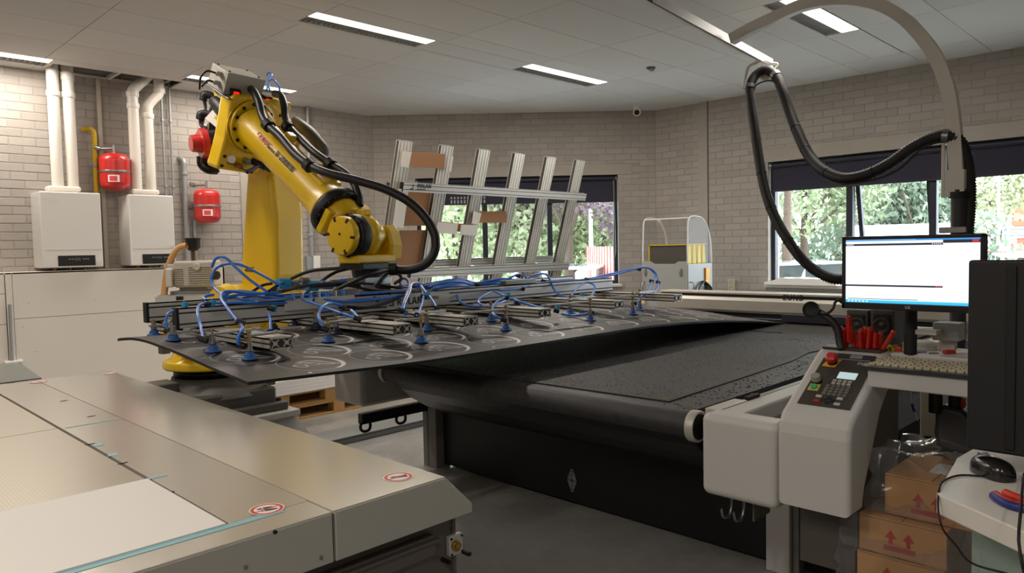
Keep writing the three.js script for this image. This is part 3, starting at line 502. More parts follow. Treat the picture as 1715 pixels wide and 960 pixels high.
{
  const G = thing('suction_gripper', 'aluminium gripper frame with blue suction cups and tangled blue air hoses', 'gripper', [0, 1.05, 0.62]);
  // grooved profile bar between two corners; grooves are real recesses on every side
  const prof = (name, a0, a1, axis, w, h, y0, c, slots, m = M.alu, capM) => {
    // cross-section drawn in (s, y): solid blocks with slots between them
    const gs = [], sl = 0.008, dp = 0.007, put = (s0, s1, ya, yb, p, q) => gs.push(axis === 'x' ? box(p, q, ya, yb, c + s0, c + s1) : box(c + s0, c + s1, ya, yb, p, q));
    put(-w / 2 + dp, w / 2 - dp, y0 + dp, y0 + h - dp, a0 + 0.002, a1 - 0.002); const core = gs.pop();
    const strips = (n, L) => { const o = [], e = []; for (let k = 0; k < n; k++) e.push((k + 0.5) * L / n); let p = 0; for (const q of e) { o.push([p, q - sl / 2]); p = q + sl / 2; } o.push([p, L]); return o; };
    for (const [p, q] of strips(slots[1], h)) { put(-w / 2, -w / 2 + dp, y0 + p, y0 + q, a0, a1); put(w / 2 - dp, w / 2, y0 + p, y0 + q, a0, a1); }
    for (const [p, q] of strips(slots[0], w)) { put(-w / 2 + p, -w / 2 + q, y0, y0 + dp, a0, a1); put(-w / 2 + p, -w / 2 + q, y0 + h - dp, y0 + h, a0, a1); }
    const body = part(G, name, gs, m); part(body, 'groove', core, M.slot); return body;
  };
  const fb = prof('long_beam', -1.73, 1.62, 'x', 0.05, 0.104, 1.05, 0.61, [1, 2]), bb = prof('long_beam', -1.685, 1.75, 'x', 0.05, 0.104, 1.052, 0.09, [1, 2]);
  part(fb, 'end_cap', box(-1.742, -1.729, 1.049, 1.155, 0.584, 0.636, 0.002), M.darker); part(bb, 'end_cap', box(-1.697, -1.684, 1.051, 1.157, 0.064, 0.116, 0.002), M.darker);
  { const p0 = at.z(647, 502, 0.636).x, p1 = at.z(752, 495, 0.636).x; const pl = part(fb, 'maker_plate', box(p0, p1, 1.066, 1.142, 0.634, 0.639), M.aluPale);
    part(pl, 'maker_lettering', [text('ROLAN', 0.042, basis(V(p0 + 0.07, 1.08, 0.6395), V(1, 0, 0), UP, V(0, 0, 1))), text('ROBOTICS', 0.018, basis(V(p0 + 0.27, 1.1, 0.6395), V(1, 0, 0), UP, V(0, 0, 1))), box(p0 + 0.015, p0 + 0.05, 1.078, 1.085, 0.639, 0.641), box(p0 + 0.042, p0 + 0.05, 1.085, 1.12, 0.639, 0.641)], M.darker); }
  const xs = [-1.57, -0.94, -0.495, 0.082, 0.803, 1.508];
  for (const x of xs) {
    const p = prof('cross_profile', -0.02, 1.3, 'z', 0.11, 0.05, 0.998, x, [2, 1], M.aluPale);
    // open ends: dark hollow with the web and ribs showing
    part(p, 'profile_end', [box(x - 0.048, x - 0.004, 1.004, 1.042, 1.2985, 1.301), box(x + 0.004, x + 0.048, 1.004, 1.042, 1.2985, 1.301)], M.slot);
    const ribs = []; for (const c of [-0.026, 0.026]) { ribs.push(bar(V(x + c - 0.016, 1.008, 1.302), V(x + c + 0.016, 1.038, 1.302), 0.004, 0.003, V(0, 0, 1)), bar(V(x + c - 0.016, 1.038, 1.302), V(x + c + 0.016, 1.008, 1.302), 0.004, 0.003, V(0, 0, 1)), cyl(V(x + c, 1.023, 1.301), V(x + c, 1.023, 1.304), 0.009, 0.009, 12)); }
    part(p, 'profile_rib', ribs, M.aluPale);
  }
  // mounting plates between the beams under the robot's tool changer
  part(G, 'mounting_plate', [box(-0.72, -0.28, 1.156, 1.168, 0.1, 0.6, 0.003), box(-1.35, -1.15, 1.156, 1.164, 0.56, 0.66, 0.002), box(-0.9, -0.74, 1.156, 1.19, 0.585, 0.64, 0.002), box(0.42, 0.72, 1.156, 1.185, 0.575, 0.645, 0.002)], M.steel);
  part(G, 'riser_block', [box(-0.62, -0.42, 1.168, 1.205, 0.26, 0.5, 0.004)], M.galv);
  // suction cups: foot, bellows, stem with brass nut, hung from a steel bracket bar
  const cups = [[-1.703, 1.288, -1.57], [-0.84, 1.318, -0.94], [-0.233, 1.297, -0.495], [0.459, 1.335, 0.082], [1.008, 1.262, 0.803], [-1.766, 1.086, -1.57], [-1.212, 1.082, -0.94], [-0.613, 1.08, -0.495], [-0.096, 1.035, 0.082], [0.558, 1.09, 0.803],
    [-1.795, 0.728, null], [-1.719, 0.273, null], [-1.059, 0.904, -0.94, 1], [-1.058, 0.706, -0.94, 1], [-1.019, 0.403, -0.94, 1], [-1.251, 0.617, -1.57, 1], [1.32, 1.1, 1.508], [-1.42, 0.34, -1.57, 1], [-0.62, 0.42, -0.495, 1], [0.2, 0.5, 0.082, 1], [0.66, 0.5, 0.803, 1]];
  const cupTop = [];
  for (const [x, z, px, dk] of cups) {
    const y = sheetY(x, z) + 0.001, top = px == null ? 1.05 : 1.062;
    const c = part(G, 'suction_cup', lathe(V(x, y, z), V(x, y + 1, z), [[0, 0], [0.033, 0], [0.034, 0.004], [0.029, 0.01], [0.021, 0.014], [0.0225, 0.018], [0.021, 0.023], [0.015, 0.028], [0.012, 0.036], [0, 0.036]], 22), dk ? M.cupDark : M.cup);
    part(c, 'stem', [cyl(V(x, y + 0.034, z), V(x, y + 0.07, z), 0.012, 0.012, 8), cyl(V(x, y + 0.07, z), V(x, top + 0.03, z), 0.006, 0.006, 10), cyl(V(x, y + 0.036, z), V(x, y + 0.044, z), 0.016, 0.016, 6)], M.steel);
    part(c, 'brass_nut', [cyl(V(x, top - 0.018, z), V(x, top - 0.002, z), 0.0105, 0.0105, 6), cyl(V(x, top + 0.012, z), V(x, top + 0.024, z), 0.0105, 0.0105, 6)], M.brass);
    if (px != null) part(G, 'cup_bracket', [bar(V(x - 0.02 * Math.sign(px - x), top + 0.004, z - 0.004), V(px + 0.03 * Math.sign(px - x), top + 0.004, z - 0.03), 0.03, 0.009), cyl(V(px, 1.066, z - 0.025), V(px, 1.076, z - 0.025), 0.009, 0.009, 6)], M.galv);
    else part(G, 'cup_bracket', box(x - 0.02, x + 0.16, 1.044, 1.053, z - 0.015, z < 0.5 ? z + 0.015 : z + 0.015), M.galv);
    if (px == null) part(G, 'cup_bracket', bar(V(x + 0.06, 1.058, z), V(x + 0.14, 1.058, z < 0.5 ? 0.1 : 0.62), 0.03, 0.009), M.galv);
    cupTop.push(V(x, top, z));
  }
  // blue air hoses traced over the frame: [u, v, z] = where each lies, in the plane of that depth
  const H = (pts, r = 0.0075, m = M.blue) => part(G, 'air_hose', tube(pts.map(([u, v, z]) => at.z(u, v, z)), r, 7, 6), m);
  H([[355, 447, 0.35], [362, 433, 0.4], [376, 431, 0.45], [396, 449, 0.5], [420, 470, 0.55], [448, 489, 0.6]]);
  H([[478, 484, 0.6], [462, 474, 0.58], [430, 456, 0.5], [400, 443, 0.45], [375, 443, 0.4], [360, 452, 0.35], [354, 466, 0.35], [358, 480, 0.4], [372, 495, 0.5]]);
  H([[372, 497, 0.5], [392, 488, 0.5], [440, 492, 0.55], [480, 497, 0.58], [505, 498, 0.6]]); H([[374, 500, 0.5], [400, 494, 0.5], [450, 499, 0.55], [500, 503, 0.6]]);
  H([[369, 492, 0.45], [400, 500, 0.5], [440, 504, 0.6], [480, 501, 0.6], [510, 495, 0.62]]); H([[420, 505, 0.6], [460, 502, 0.62], [500, 496, 0.64], [545, 493, 0.62], [580, 494, 0.6]]);
  H([[380, 506, 0.62], [370, 497, 0.62], [372, 490, 0.6], [385, 488, 0.6], [420, 492, 0.6], [470, 490, 0.6]]);
  H([[403, 545, 1.1], [392, 531, 1.0], [378, 512, 0.85], [370, 498, 0.7], [375, 490, 0.6], [400, 489, 0.58], [450, 493, 0.58]]);
  H([[340, 566, 1.086], [337, 550, 0.95], [331, 527, 0.85], [334, 512, 0.75], [345, 507, 0.68]]); H([[281, 553, 0.7], [278, 540, 0.7], [281, 527, 0.68], [290, 520, 0.65]], 0.0065);
  H([[345, 503, 0.55], [342, 498, 0.5], [350, 495, 0.5], [358, 494, 0.5]]); H([[352, 508, 0.65], [372, 508, 0.65], [400, 507, 0.65], [440, 508, 0.65], [480, 507, 0.65]]);
  H([[404, 582, 1.28], [399, 574, 1.28], [399, 566, 1.28], [406, 552, 1.25], [402, 543, 1.1]]);
  H([[453, 553, 0.9], [453, 540, 0.85], [450, 525, 0.75]]);
  H([[506, 501, 0.65], [530, 510, 0.75], [555, 519, 0.85], [585, 529, 1.0], [598, 534, 1.1]]); H([[600, 532, 1.1], [595, 526, 1.05], [588, 520, 1.0]]);
  H([[545, 551, 1.08], [537, 540, 1.05], [534, 527, 1.0], [540, 515, 0.95], [555, 508, 0.9], [572, 512, 0.9]]);
  H([[520, 496, 0.62], [560, 500, 0.64], [590, 503, 0.65], [630, 500, 0.65], [660, 494, 0.62], [675, 488, 0.6]]); H([[522, 494, 0.62], [560, 495, 0.63], [600, 493, 0.63], [650, 490, 0.62], [690, 487, 0.6]]);
  H([[522, 498, 0.64], [570, 505, 0.66], [620, 503, 0.66], [660, 497, 0.64], [680, 490, 0.62]]);
  H([[672, 520, 0.9], [676, 505, 0.8], [682, 490, 0.7], [685, 477, 0.6], [680, 467, 0.55], [672, 468, 0.52], [670, 476, 0.52], [685, 482, 0.5], [710, 484, 0.5]]); H([[675, 518, 0.9], [680, 503, 0.8], [687, 488, 0.7], [690, 476, 0.62], [700, 474, 0.58], [712, 478, 0.56]]);
  H([[697, 531, 1.1], [703, 519, 1.0], [708, 505, 0.9], [709, 492, 0.75], [705, 478, 0.6]]); H([[731, 515, 0.95], [722, 500, 0.85], [712, 488, 0.75], [705, 478, 0.65]]);
  for (let k = 0; k < 7; k++) { const s = 1.6 * k, w = [3, -2, 4, -3, 2, -4, 1][k]; H([[690 + 4 * k, 478 + s, 0.5], [730, 474 + s * 0.9 + w, 0.5 + 0.02 * k], [770, 468 + s + w, 0.52 + 0.02 * k], [800, 474 + s * 0.8, 0.54], [840, 470 + s - w, 0.55], [880, 471 + s * 0.7, 0.56 + 0.01 * k]]); }
  H([[765, 490, 0.6], [768, 502, 0.68], [780, 511, 0.75], [800, 514, 0.8], [830, 510, 0.85], [852, 502, 0.8]]); H([[826, 488, 0.65], [808, 497, 0.7], [801, 506, 0.75], [812, 513, 0.82], [840, 512, 0.9], [856, 508, 0.9]]);
  H([[842, 535, 1.29], [829, 529, 1.25], [825, 518, 1.15], [832, 506, 1.0], [845, 498, 0.9]]); H([[828, 488, 0.65], [845, 496, 0.75], [862, 502, 0.95], [890, 511, 1.1], [912, 517, 1.25]]);
  H([[800, 484, 0.6], [830, 478, 0.6], [850, 468, 0.6], [868, 460, 0.6], [880, 463, 0.6], [882, 473, 0.6]]); H([[882, 468, 0.6], [898, 460, 0.6], [915, 460, 0.6], [922, 470, 0.6]]);
  H([[837, 486, 0.66], [870, 483, 0.64], [900, 475, 0.62], [930, 473, 0.61], [960, 479, 0.62], [990, 479, 0.62], [1008, 468, 0.62]]);
  H([[922, 472, 0.62], [930, 488, 0.7], [945, 497, 0.78], [965, 501, 0.85], [982, 500, 0.85], [994, 490, 0.8], [995, 478, 0.75], [985, 473, 0.7], [970, 480, 0.72], [956, 496, 0.75]]);
  H([[920, 471, 0.6], [960, 469, 0.6], [990, 468, 0.6], [1030, 460, 0.62], [1060, 452, 0.66], [1080, 448, 0.7], [1095, 453, 0.75], [1102, 468, 0.8], [1101, 480, 0.86], [1093, 495, 0.95]]); H([[925, 472, 0.58], [985, 467, 0.58], [1030, 457, 0.6], [1065, 449, 0.64], [1085, 448, 0.68], [1096, 458, 0.72], [1092, 472, 0.85], [1082, 490, 1.0], [1064, 508, 1.2]]);
  H([[941, 526, 1.1], [960, 528, 1.18], [980, 526, 1.28], [990, 522, 1.32]]);
  for (const p of [[[470, 489, 0.6], [520, 478, 0.55], [580, 474, 0.5], [640, 478, 0.5], [690, 488, 0.55], [730, 500, 0.6], [790, 506, 0.6], [830, 505, 0.62], [880, 493, 0.62]], [[520, 480, 0.5], [580, 478, 0.5], [620, 486, 0.55], [680, 491, 0.6], [740, 497, 0.6], [790, 495, 0.6]], [[580, 477, 0.45], [640, 482, 0.5], [690, 480, 0.5], [720, 493, 0.6], [770, 498, 0.62]], [[570, 512, 0.68], [610, 516, 0.68], [650, 507, 0.66], [678, 494, 0.64]], [[420, 490, 0.5], [440, 478, 0.48], [455, 475, 0.46]], [[465, 489, 0.6], [490, 483, 0.55], [500, 478, 0.5]], [[450, 488, 0.6], [462, 480, 0.58], [475, 474, 0.55]], [[505, 497, 0.62], [515, 490, 0.62], [520, 484, 0.6]]]) part(G, 'black_hose', tube(p.map(([u, v, z]) => at.z(u, v, z)), 0.008, 8, 6), M.rubber);
  // fittings: black plugs and cyan collars
  const fit = (u, v, z, m, r = 0.013, L = 0.04, dir = V(0.6, -0.3, 0.7)) => { const c = at.z(u, v, z), q = dir.clone().normalize().multiplyScalar(L / 2); return part(G, m === M.cyan ? 'collar' : 'hose_fitting', cyl(c.clone().sub(q), c.clone().add(q), r, r, 12), m); };
  for (const [u, v, z] of [[346, 509, 0.68], [341, 569, 1.086], [403, 540, 1.1], [406, 561, 1.27], [454, 517, 0.72], [574, 515, 0.9], [599, 534, 1.1], [672, 520, 0.92], [700, 528, 1.08], [709, 497, 0.8], [733, 517, 0.98], [848, 499, 0.9], [857, 510, 0.92], [932, 521, 1.25], [983, 498, 0.85], [1091, 471, 0.84], [1102, 473, 0.82], [1062, 508, 1.2], [844, 536, 1.3], [990, 523, 1.33], [545, 552, 1.08], [282, 555, 0.7], [515, 495, 0.62], [522, 502, 0.64], [575, 493, 0.62], [650, 492, 0.62], [630, 501, 0.64], [800, 478, 0.56], [793, 483, 0.58], [868, 462, 0.6], [910, 471, 0.6], [1070, 451, 0.66], [982, 468, 0.6], [875, 484, 0.64], [404, 578, 1.28]]) fit(u, v, z, M.darker, 0.013, 0.035);
  for (const [u, v, z] of [[310, 511, 0.61], [459, 517, 0.72], [678, 524, 0.92], [733, 521, 0.98], [716, 494, 0.8], [851, 495, 0.9], [934, 515, 1.22], [975, 493, 0.82], [356, 508, 0.68]]) fit(u, v, z, M.cyan, 0.014, 0.03, V(0.3, 1, 0.1));
  for (const [u, v, z] of [[475, 475, 0.42], [522, 479, 0.42]]) part(G, 'vacuum_pump_block', cyl(at.z(u - 9, v, z), at.z(u + 9, v, z), 0.03, 0.03, 20), M.cyan);
  for (const [u, v, z] of [[492, 476, 0.42], [502, 480, 0.42], [533, 478, 0.42], [510, 471, 0.42], [548, 479, 0.42], [560, 475, 0.42]]) part(G, 'vacuum_pump_block', cyl(at.z(u - 6, v, z), at.z(u + 6, v, z), 0.022, 0.022, 8), M.steel);
  for (const [u, v, z] of [[541, 477, 0.42], [553, 478, 0.42], [567, 475, 0.42], [497, 476, 0.4], [574, 474, 0.42]]) part(G, 'vacuum_pump_block', cyl(at.z(u - 3, v, z), at.z(u + 3, v, z), 0.024, 0.024, 12), M.blue);
  part(G, 'valve_manifold', [box(-1.2, -0.78, 1.1, 1.16, 0.636, 0.655, 0.003)], M.alu);
  for (let k = 0; k < 7; k++) part(G, 'hose_fitting', cyl(V(-1.15 + 0.05 * k, 1.158, 0.645), V(-1.15 + 0.05 * k, 1.19, 0.645), 0.01, 0.01, 10), k % 2 ? M.steel : M.blue);
}
// ---------------------------------------------------------------- flatbed printer in the foreground
function stickerTex(kind) {
  const c = document.createElement('canvas'); c.width = c.height = 256; const g = c.getContext('2d');
  g.fillStyle = '#f1ece4'; g.fillRect(0, 0, 256, 256);
  g.strokeStyle = '#d8331f'; g.lineWidth = 24; g.beginPath(); g.arc(128, 128, 106, 0, 7); g.stroke();
  g.fillStyle = '#1c1a1a'; g.save(); g.translate(128, 128);
  if (kind) { g.rotate(-0.5); g.beginPath(); g.ellipse(-8, -26, 62, 20, 0, 0, 7); g.fill(); g.beginPath(); g.ellipse(14, 28, 62, 20, 0, 0, 7); g.fill(); g.fillStyle = '#f1ece4'; g.fillRect(-30, -48, 7, 90); }
  else { g.rotate(-0.35); g.fillRect(-10, -24, 70, 50); for (let k = 0; k < 4; k++) { g.beginPath(); g.ellipse(-38, -20 + 14 * k, 34 - 4 * Math.abs(k - 1.4), 6.5, 0, 0, 7); g.fill(); } g.fillRect(52, -30, 24, 60); }
  g.restore(); g.strokeStyle = '#d8331f'; g.lineWidth = 18; g.beginPath(); g.moveTo(58, 205); g.lineTo(198, 51); g.stroke();
  const t = new THREE.CanvasTexture(c); t.colorSpace = THREE.SRGBColorSpace; t.magFilter = THREE.LinearFilter; return t;
}
const PY = 0.859;
{
  const P = thing('flatbed_printer', 'large beige flatbed printing machine filling the left foreground', 'printer', [-3.4, 0, 1.6]);
  const XL_ = -5.2, ZB = 0.37, ZFr = 2.82;
  part(P, 'bed', [box(XL_, -2.448, PY - 0.04, PY, ZB + 0.0, 1.497), box(XL_, -2.448, PY - 0.04, PY, 1.503, 2.73)], new THREE.MeshStandardMaterial({ color: hex('#aea593'), roughness: 0.34, metalness: 0.45, map: dataTex(64, (x, y, i, j) => { const k = (i % 8 < 3 && j % 8 < 3) ? 215 : 250; return [k, k, k]; }, true, 16) }));
  part(P, 'bed_seam', [box(XL_, -2.448, PY - 0.01, PY + 0.0005, 1.4975, 1.4985), box(XL_, -2.448, PY - 0.01, PY + 0.0005, 1.5015, 1.5025)], M.aluPale);
  part(P, 'side_strip', [box(-2.438, -2.262, PY - 0.03, PY, ZB, ZFr - 0.1), box(XL_, -2.262, PY - 0.03, PY, ZFr - 0.1, ZFr, 0.003)], M.printerStrip);
  part(P, 'groove', box(-2.45, -2.436, PY - 0.03, PY - 0.012, ZB, ZFr - 0.1), M.dark);
  // right cover: folded sheet with a sloping edge
  part(P, 'side_cover', ext([[-2.26, PY + 0.001], [-1.957, PY + 0.001], [-1.872, 0.774], [-1.872, 0.752], [-1.876, 0.752], [-1.876, 0.77], [-1.96, PY - 0.006], [-2.26, PY - 0.006]], ZFr - ZB, basis(V(0, 0, ZB), V(1, 0, 0), UP, V(0, 0, 1)), 0), M.printerTop);
  part(P, 'cover_front', ext([[-2.257, PY - 0.002], [-1.958, PY - 0.002], [-1.873, 0.772], [-1.873, 0.752], [-2.257, 0.752]], 0.012, basis(V(0, 0, ZFr - 0.01), V(1, 0, 0), UP, V(0, 0, 1)), 0.002, 2), M.printerSide);
  const fp = part(P, 'front_plate', box(XL_, -2.263, 0.752, PY - 0.003, ZFr - 0.01, ZFr + 0.001, 0.002), M.printerSide);
  for (const [u, v, k] of [[460, 891, 0], [411, 950, 1], [537, 934, 1]]) { const c = at.z(u, v, ZFr); part(fp, 'screw', cyl(V(c.x, c.y, ZFr), V(c.x, c.y, ZFr + 0.004), 0.0045, 0.004, 12), k ? M.steel : M.darker); }
  part(P, 'inner_panel', [box(-2.9, -1.884, 0.5, 0.752, ZFr - 0.07, ZFr - 0.06), box(-1.89, -1.88, 0.5, 0.757, ZFr - 0.4, ZFr - 0.055)], M.printerIn);
  part(P, 'motor_rail', [box(-2.5, -1.96, 0.66, 0.71, ZFr - 0.06, ZFr - 0.035, 0.003), box(-2.5, -1.96, 0.7, 0.706, ZFr - 0.035, ZFr - 0.02)], M.printerIn);
  { const c = at.z(762, 912, ZFr - 0.05); const q = part(P, 'bearing_plate', box(c.x - 0.022, c.x + 0.022, c.y - 0.026, c.y + 0.026, ZFr - 0.06, ZFr - 0.044, 0.004), M.alu); part(q, 'bearing', lathe(V(c.x - 0.004, c.y, ZFr - 0.045), V(c.x - 0.004, c.y, 9), [[0, 0], [0.013, 0], [0.013, 0.008], [0.007, 0.008], [0.006, 0.003], [0, 0.003]], 20), M.brass);
    for (const [a, b] of [[-0.017, 0.02], [0.017, 0.02], [-0.017, -0.02], [0.017, -0.02]]) part(q, 'screw', cyl(V(c.x + a, c.y + b, ZFr - 0.045), V(c.x + a, c.y + b, ZFr - 0.041), 0.003, 0.003, 8), M.darker);
    for (const [u, v] of [[778, 925], [745, 939]]) { const e = at.z(u, v, ZFr - 0.05); part(P, 'bumper', cyl(V(e.x, e.y, ZFr - 0.06), V(e.x, e.y, ZFr - 0.03), 0.006, 0.006, 10), M.darker); } }
  part(P, 'body', [box(XL_, -2.0, 0.1, 0.5, ZB + 0.06, ZFr - 0.2), box(XL_, -2.0, 0.5, 0.75, ZB + 0.06, ZFr - 0.42)], M.darker);
  for (const z of [0.6, 2.5]) for (const x of [-4.9, -2.2]) part(P, 'foot', cyl(V(x, 0, z), V(x, 0.12, z), 0.04, 0.03, 16), M.dark);
  part(P, 'end_cover', box(XL_, -1.96, 0.752, PY - 0.004, ZB, ZB + 0.01), M.printerSide);
  // marks on the sheet metal
  for (const [u, v] of [[107, 672], [153, 698], [151, 745], [206, 777], [283, 827]]) { const c = at.y(u, v, PY); part(P, 'slot', [tube([V(c.x - 0.012, PY, c.z - 0.004), V(c.x, PY + 0.0005, c.z - 0.002), V(c.x + 0.014, PY, c.z - 0.006)], 0.0016, 5)], M.dark); }
  const tape = (n, a, b, w, y = PY + 0.0006) => part(P, n, bar(V(a.x, y, a.z), V(b.x, y, b.z), w, 0.0008), M.tape);
  tape('blue_tape', V(-2.4, PY, 2.285), V(-4.6, PY, 2.285), 0.012); tape('blue_tape', V(-2.33, PY, 2.735), V(-4.6, PY, 2.735), 0.022);
  tape('blue_tape', V(-2.43, PY, 1.515), V(-2.265, PY, 1.515), 0.006); tape('blue_tape', at.y(157, 747, PY), at.y(172, 744, PY), 0.03); tape('blue_tape', at.y(181, 763, PY), at.y(197, 761, PY), 0.028);
  const T0 = stickerTex(0), T1 = stickerTex(1);
  for (const [u, v, k, r] of [[667, 800, 0, 0.036], [447, 854, 1, 0.036], [65, 640, 1, 0.036], [186, 625.5, 0, 0.036]]) {
    const c = at.y(u, v, PY), g = new THREE.CircleGeometry(r, 36).rotateX(-Math.PI / 2).rotateY(-0.75).translate(c.x, PY + 0.0018, c.z);
    part(P, 'warning_sticker', g, new THREE.MeshStandardMaterial({ map: k ? T1 : T0, roughness: 0.5 }), { keepUV: true, label: k ? 'red and white round no-stepping sticker' : 'red and white round no-hand sticker' });
  }
  const w = thing('white_board', 'blank white board taped down on the printer bed', 'board', [-3.4, PY, 2.51]);
  part(w, 'board', box(-4.6, -2.447, PY + 0.0005, PY + 0.004, 2.29, 2.726), M.white);
}
{ // plastic panel lying on trestles behind the printer
  const a = at.y(30, 607, 0.8), b = at.y(70, 633, 0.8);
  const t = thing('plastic_board', 'grey-green translucent plastic panel on trestles behind the printer at far left', 'panel', [-2.7, 0, -0.5]);
  part(t, 'board', ext([[a.x, -a.z], [b.x, -b.z], [b.x - 1.3, -b.z - 0.04], [a.x - 1.3, -a.z + 0.02]], 0.006, basis(V(0, 0.794, 0), V(1, 0, 0), V(0, 0, -1), UP)), phys('#6f7c76', 0.25, { transmission: 0.25 }));
  for (const x of [-3.2, -2.35]) { part(t, 'trestle', [bar(V(x, 0, -0.8), V(x, 0.78, -0.55), 0.03, 0.03), bar(V(x, 0, -0.25), V(x, 0.78, -0.5), 0.03, 0.03), box(x - 0.02, x + 0.02, 0.76, 0.794, -0.85, -0.2)], M.galv); }
}
// ---------------------------------------------------------------- cutting table
{
  const Cx = thing('cutting_table', 'wide conveyor cutting table with a black belt and white rounded end covers', 'cutting machine', [1.6, 0, 1.7]);
  const z0 = 0.73, z1 = 2.68, X1 = 3.75, yb = 0.765, rl = 0.056, cx = -0.61;
  const beltT = dataTex(512, (x, y) => { const s = rnd(); const b = 52 + 10 * tn(x, y, 18) + (s < 0.02 ? -30 : 0); return [cl(b), cl(b - 1), cl(b)]; }, true, 1.3);
  const arc = []; for (let k = 0; k <= 12; k++) { const a = Math.PI / 2 + k / 12 * 2.3; arc.push([cx + rl * Math.cos(a), yb - rl + rl * Math.sin(a)]); }
  const inner = (p, t) => p; 
  part(Cx, 'belt', ext([[X1, yb], ...arc, [X1, yb - 0.1]], z1 - z0, basis(V(0, 0, z0), V(1, 0, 0), UP, V(0, 0, 1))), new THREE.MeshStandardMaterial({ map: beltT, roughness: 0.5 }));
  part(Cx, 'belly_cover', ext([[X1, 0.66], [-0.58, 0.66], [-0.55, 0.61], [-0.48, 0.55], [-0.37, 0.48], [-0.22, 0.41], [-0.06, 0.355], [X1, 0.355]], z1 - z0 - 0.02, basis(V(0, 0, z0 + 0.01), V(1, 0, 0), UP, V(0, 0, 1))), std('#1d1b1a', 0.4));
  // felt mat with a frayed, dusty surface lying on the belt
  const matT = dataTex(1024, (x, y) => { const s = rnd(), f = tn(x, y, 60) * 14 + tn(x * 3 % 1, y, 30, 4) * 8; const b = 30 + f + (s > 0.965 ? 95 * rnd() : 0) - (s < 0.1 ? 12 : 0); return [cl(b), cl(b - 1), cl(b - 2)]; }, true, 1.2);
  const matB = dataTex(512, (x, y) => cl(110 + 90 * tn(x, y, 90) + 60 * tn(x, y, 200, 6) + 50 * (rnd() - 0.5)), false, 1.6);
  const mt = new THREE.MeshStandardMaterial({ map: matT, roughness: 0.55, bumpMap: matB, bumpScale: 0.004 });
  part(Cx, 'felt_mat', ext([[-0.535, -2.53], [0.2, -2.5], [0.75, -2.47], [1.1, -2.415], [1.3, -2.44], [X1 - 0.1, -2.38], [X1 - 0.1, -0.82], [-0.57, -0.8], [-0.575, -1.6]], 0.006, basis(V(0, yb, 0), V(1, 0, 0), V(0, 0, -1), UP)), mt);
  // cut-off chips scattered on the bare belt edge
  { seed = 99; const ch = []; for (let k = 0; k < 280; k++) { const x = rr(-0.6, 1.6), z = rr(2.52, 2.68) , s = rr(0.002, 0.006); ch.push(new THREE.BoxGeometry(s * 1.8, 0.002, s).rotateY(rr(0, 3)).translate(x, yb + 0.001, z - Math.max(0, x - 0.2) * 0.06)); } part(Cx, 'felt_chips', ch, M.darker, { kind: 'stuff' }); }
  for (const [n, m, k0] of [['dust_flecks', std('#a39681', 0.9), 5200], ['felt_tufts', std('#1f1d1c', 0.9), 5200]]) { const ch = []; for (let k = 0; k < k0; k++) { const u = rnd(), x = -0.52 + 3.4 * Math.pow(rnd(), 1.5), z = 2.5 - (n === 'dust_flecks' ? 1.6 * u * u : 1.6 * u) - Math.max(0, Math.min(0.09, (x + 0.5) * 0.06)), s = rr(0.0007, 0.0021); ch.push(new THREE.BoxGeometry(s * 2, s * 0.8, s).rotateY(rr(0, 3)).rotateZ(rr(-0.4, 0.4)).translate(x, yb + 0.0066, z)); } part(Cx, n, ch, m, { kind: 'stuff' }); }
  { const pp = thing('cut_strip', 'thin dark cut line of offcut foam lying on the felt mat', 'offcut', [1.7, yb + 0.006, 1.5]); part(pp, 'strip', bar(at.y(1215, 551, yb + 0.008), at.y(1310, 558, yb + 0.008), 0.012, 0.004), M.darker); }
  // end roller cap and the white end covers
  for (const [z, s] of [[z1, 1], [z0, -1]]) { const cp = part(Cx, 'roller_cap', lathe(V(cx, yb - rl, z), V(cx, yb - rl, z + s), [[0, 0], [rl + 0.004, 0], [rl + 0.005, 0.003], [rl + 0.005, 0.032], [rl, 0.036], [rl - 0.006, 0.03], [0, 0.03]], 32), M.aluPale); part(cp, 'bearing_face', cyl(V(cx, yb - rl, z + s * 0.029), V(cx, yb - rl, z + s * 0.034), rl - 0.007, rl - 0.007, 28), M.darker); }
  part(Cx, 'end_cover', box(-0.68, -0.56, 0.478, 0.782, 2.755, 3.05, 0.03, 5), M.machine);
  part(Cx, 'side_rail', [box(-0.6, X1 + 0.3, 0.7, 0.768, 2.755, 2.85, 0.012, 3), box(-0.5, X1 + 0.3, 0.56, 0.72, 2.77, 2.83)], M.machine);
  part(Cx, 'guide_rail', [box(-0.42, X1, 0.745, 0.762, 2.722, 2.732), box(-0.42, X1, 0.745, 0.764, 2.738, 2.75)], M.steel);
  part(Cx, 'guide_groove', box(-0.5, X1, 0.7, 0.742, 2.68, 2.756), M.darker);
  part(Cx, 'rail_end_plate', box(-0.56, -0.33, 0.74, 0.772, 2.706, 2.765, 0.003), M.aluPale);
  { const c = at.y(1258, 665, 0.775); const q = part(Cx, 'limit_switch', box(c.x - 0.04, c.x + 0.06, 0.764, 0.782, c.z - 0.008, c.z + 0.01, 0.003), M.darker); part(q, 'red_button', box(c.x, c.x + 0.018, 0.781, 0.786, c.z - 0.004, c.z + 0.006), M.redMatt); }
  part(Cx, 'side_tray', box(-0.36, 0.25, 0.66, 0.675, 2.86, 3.06, 0.004), M.machine);
  part(Cx, 'drive_cover', box(-0.72, -0.3, 0.505, 0.768, 0.3, 0.61, 0.03, 4), M.machine);
  part(Cx, 'side_rail', [box(-0.3, X1 + 0.3, 0.7, 0.766, 0.56, 0.7, 0.008)], M.machine);
  part(Cx, 'side_skirt', box(0.02, 3.7, 0.02, 0.7, 2.836, 2.85), M.darker);
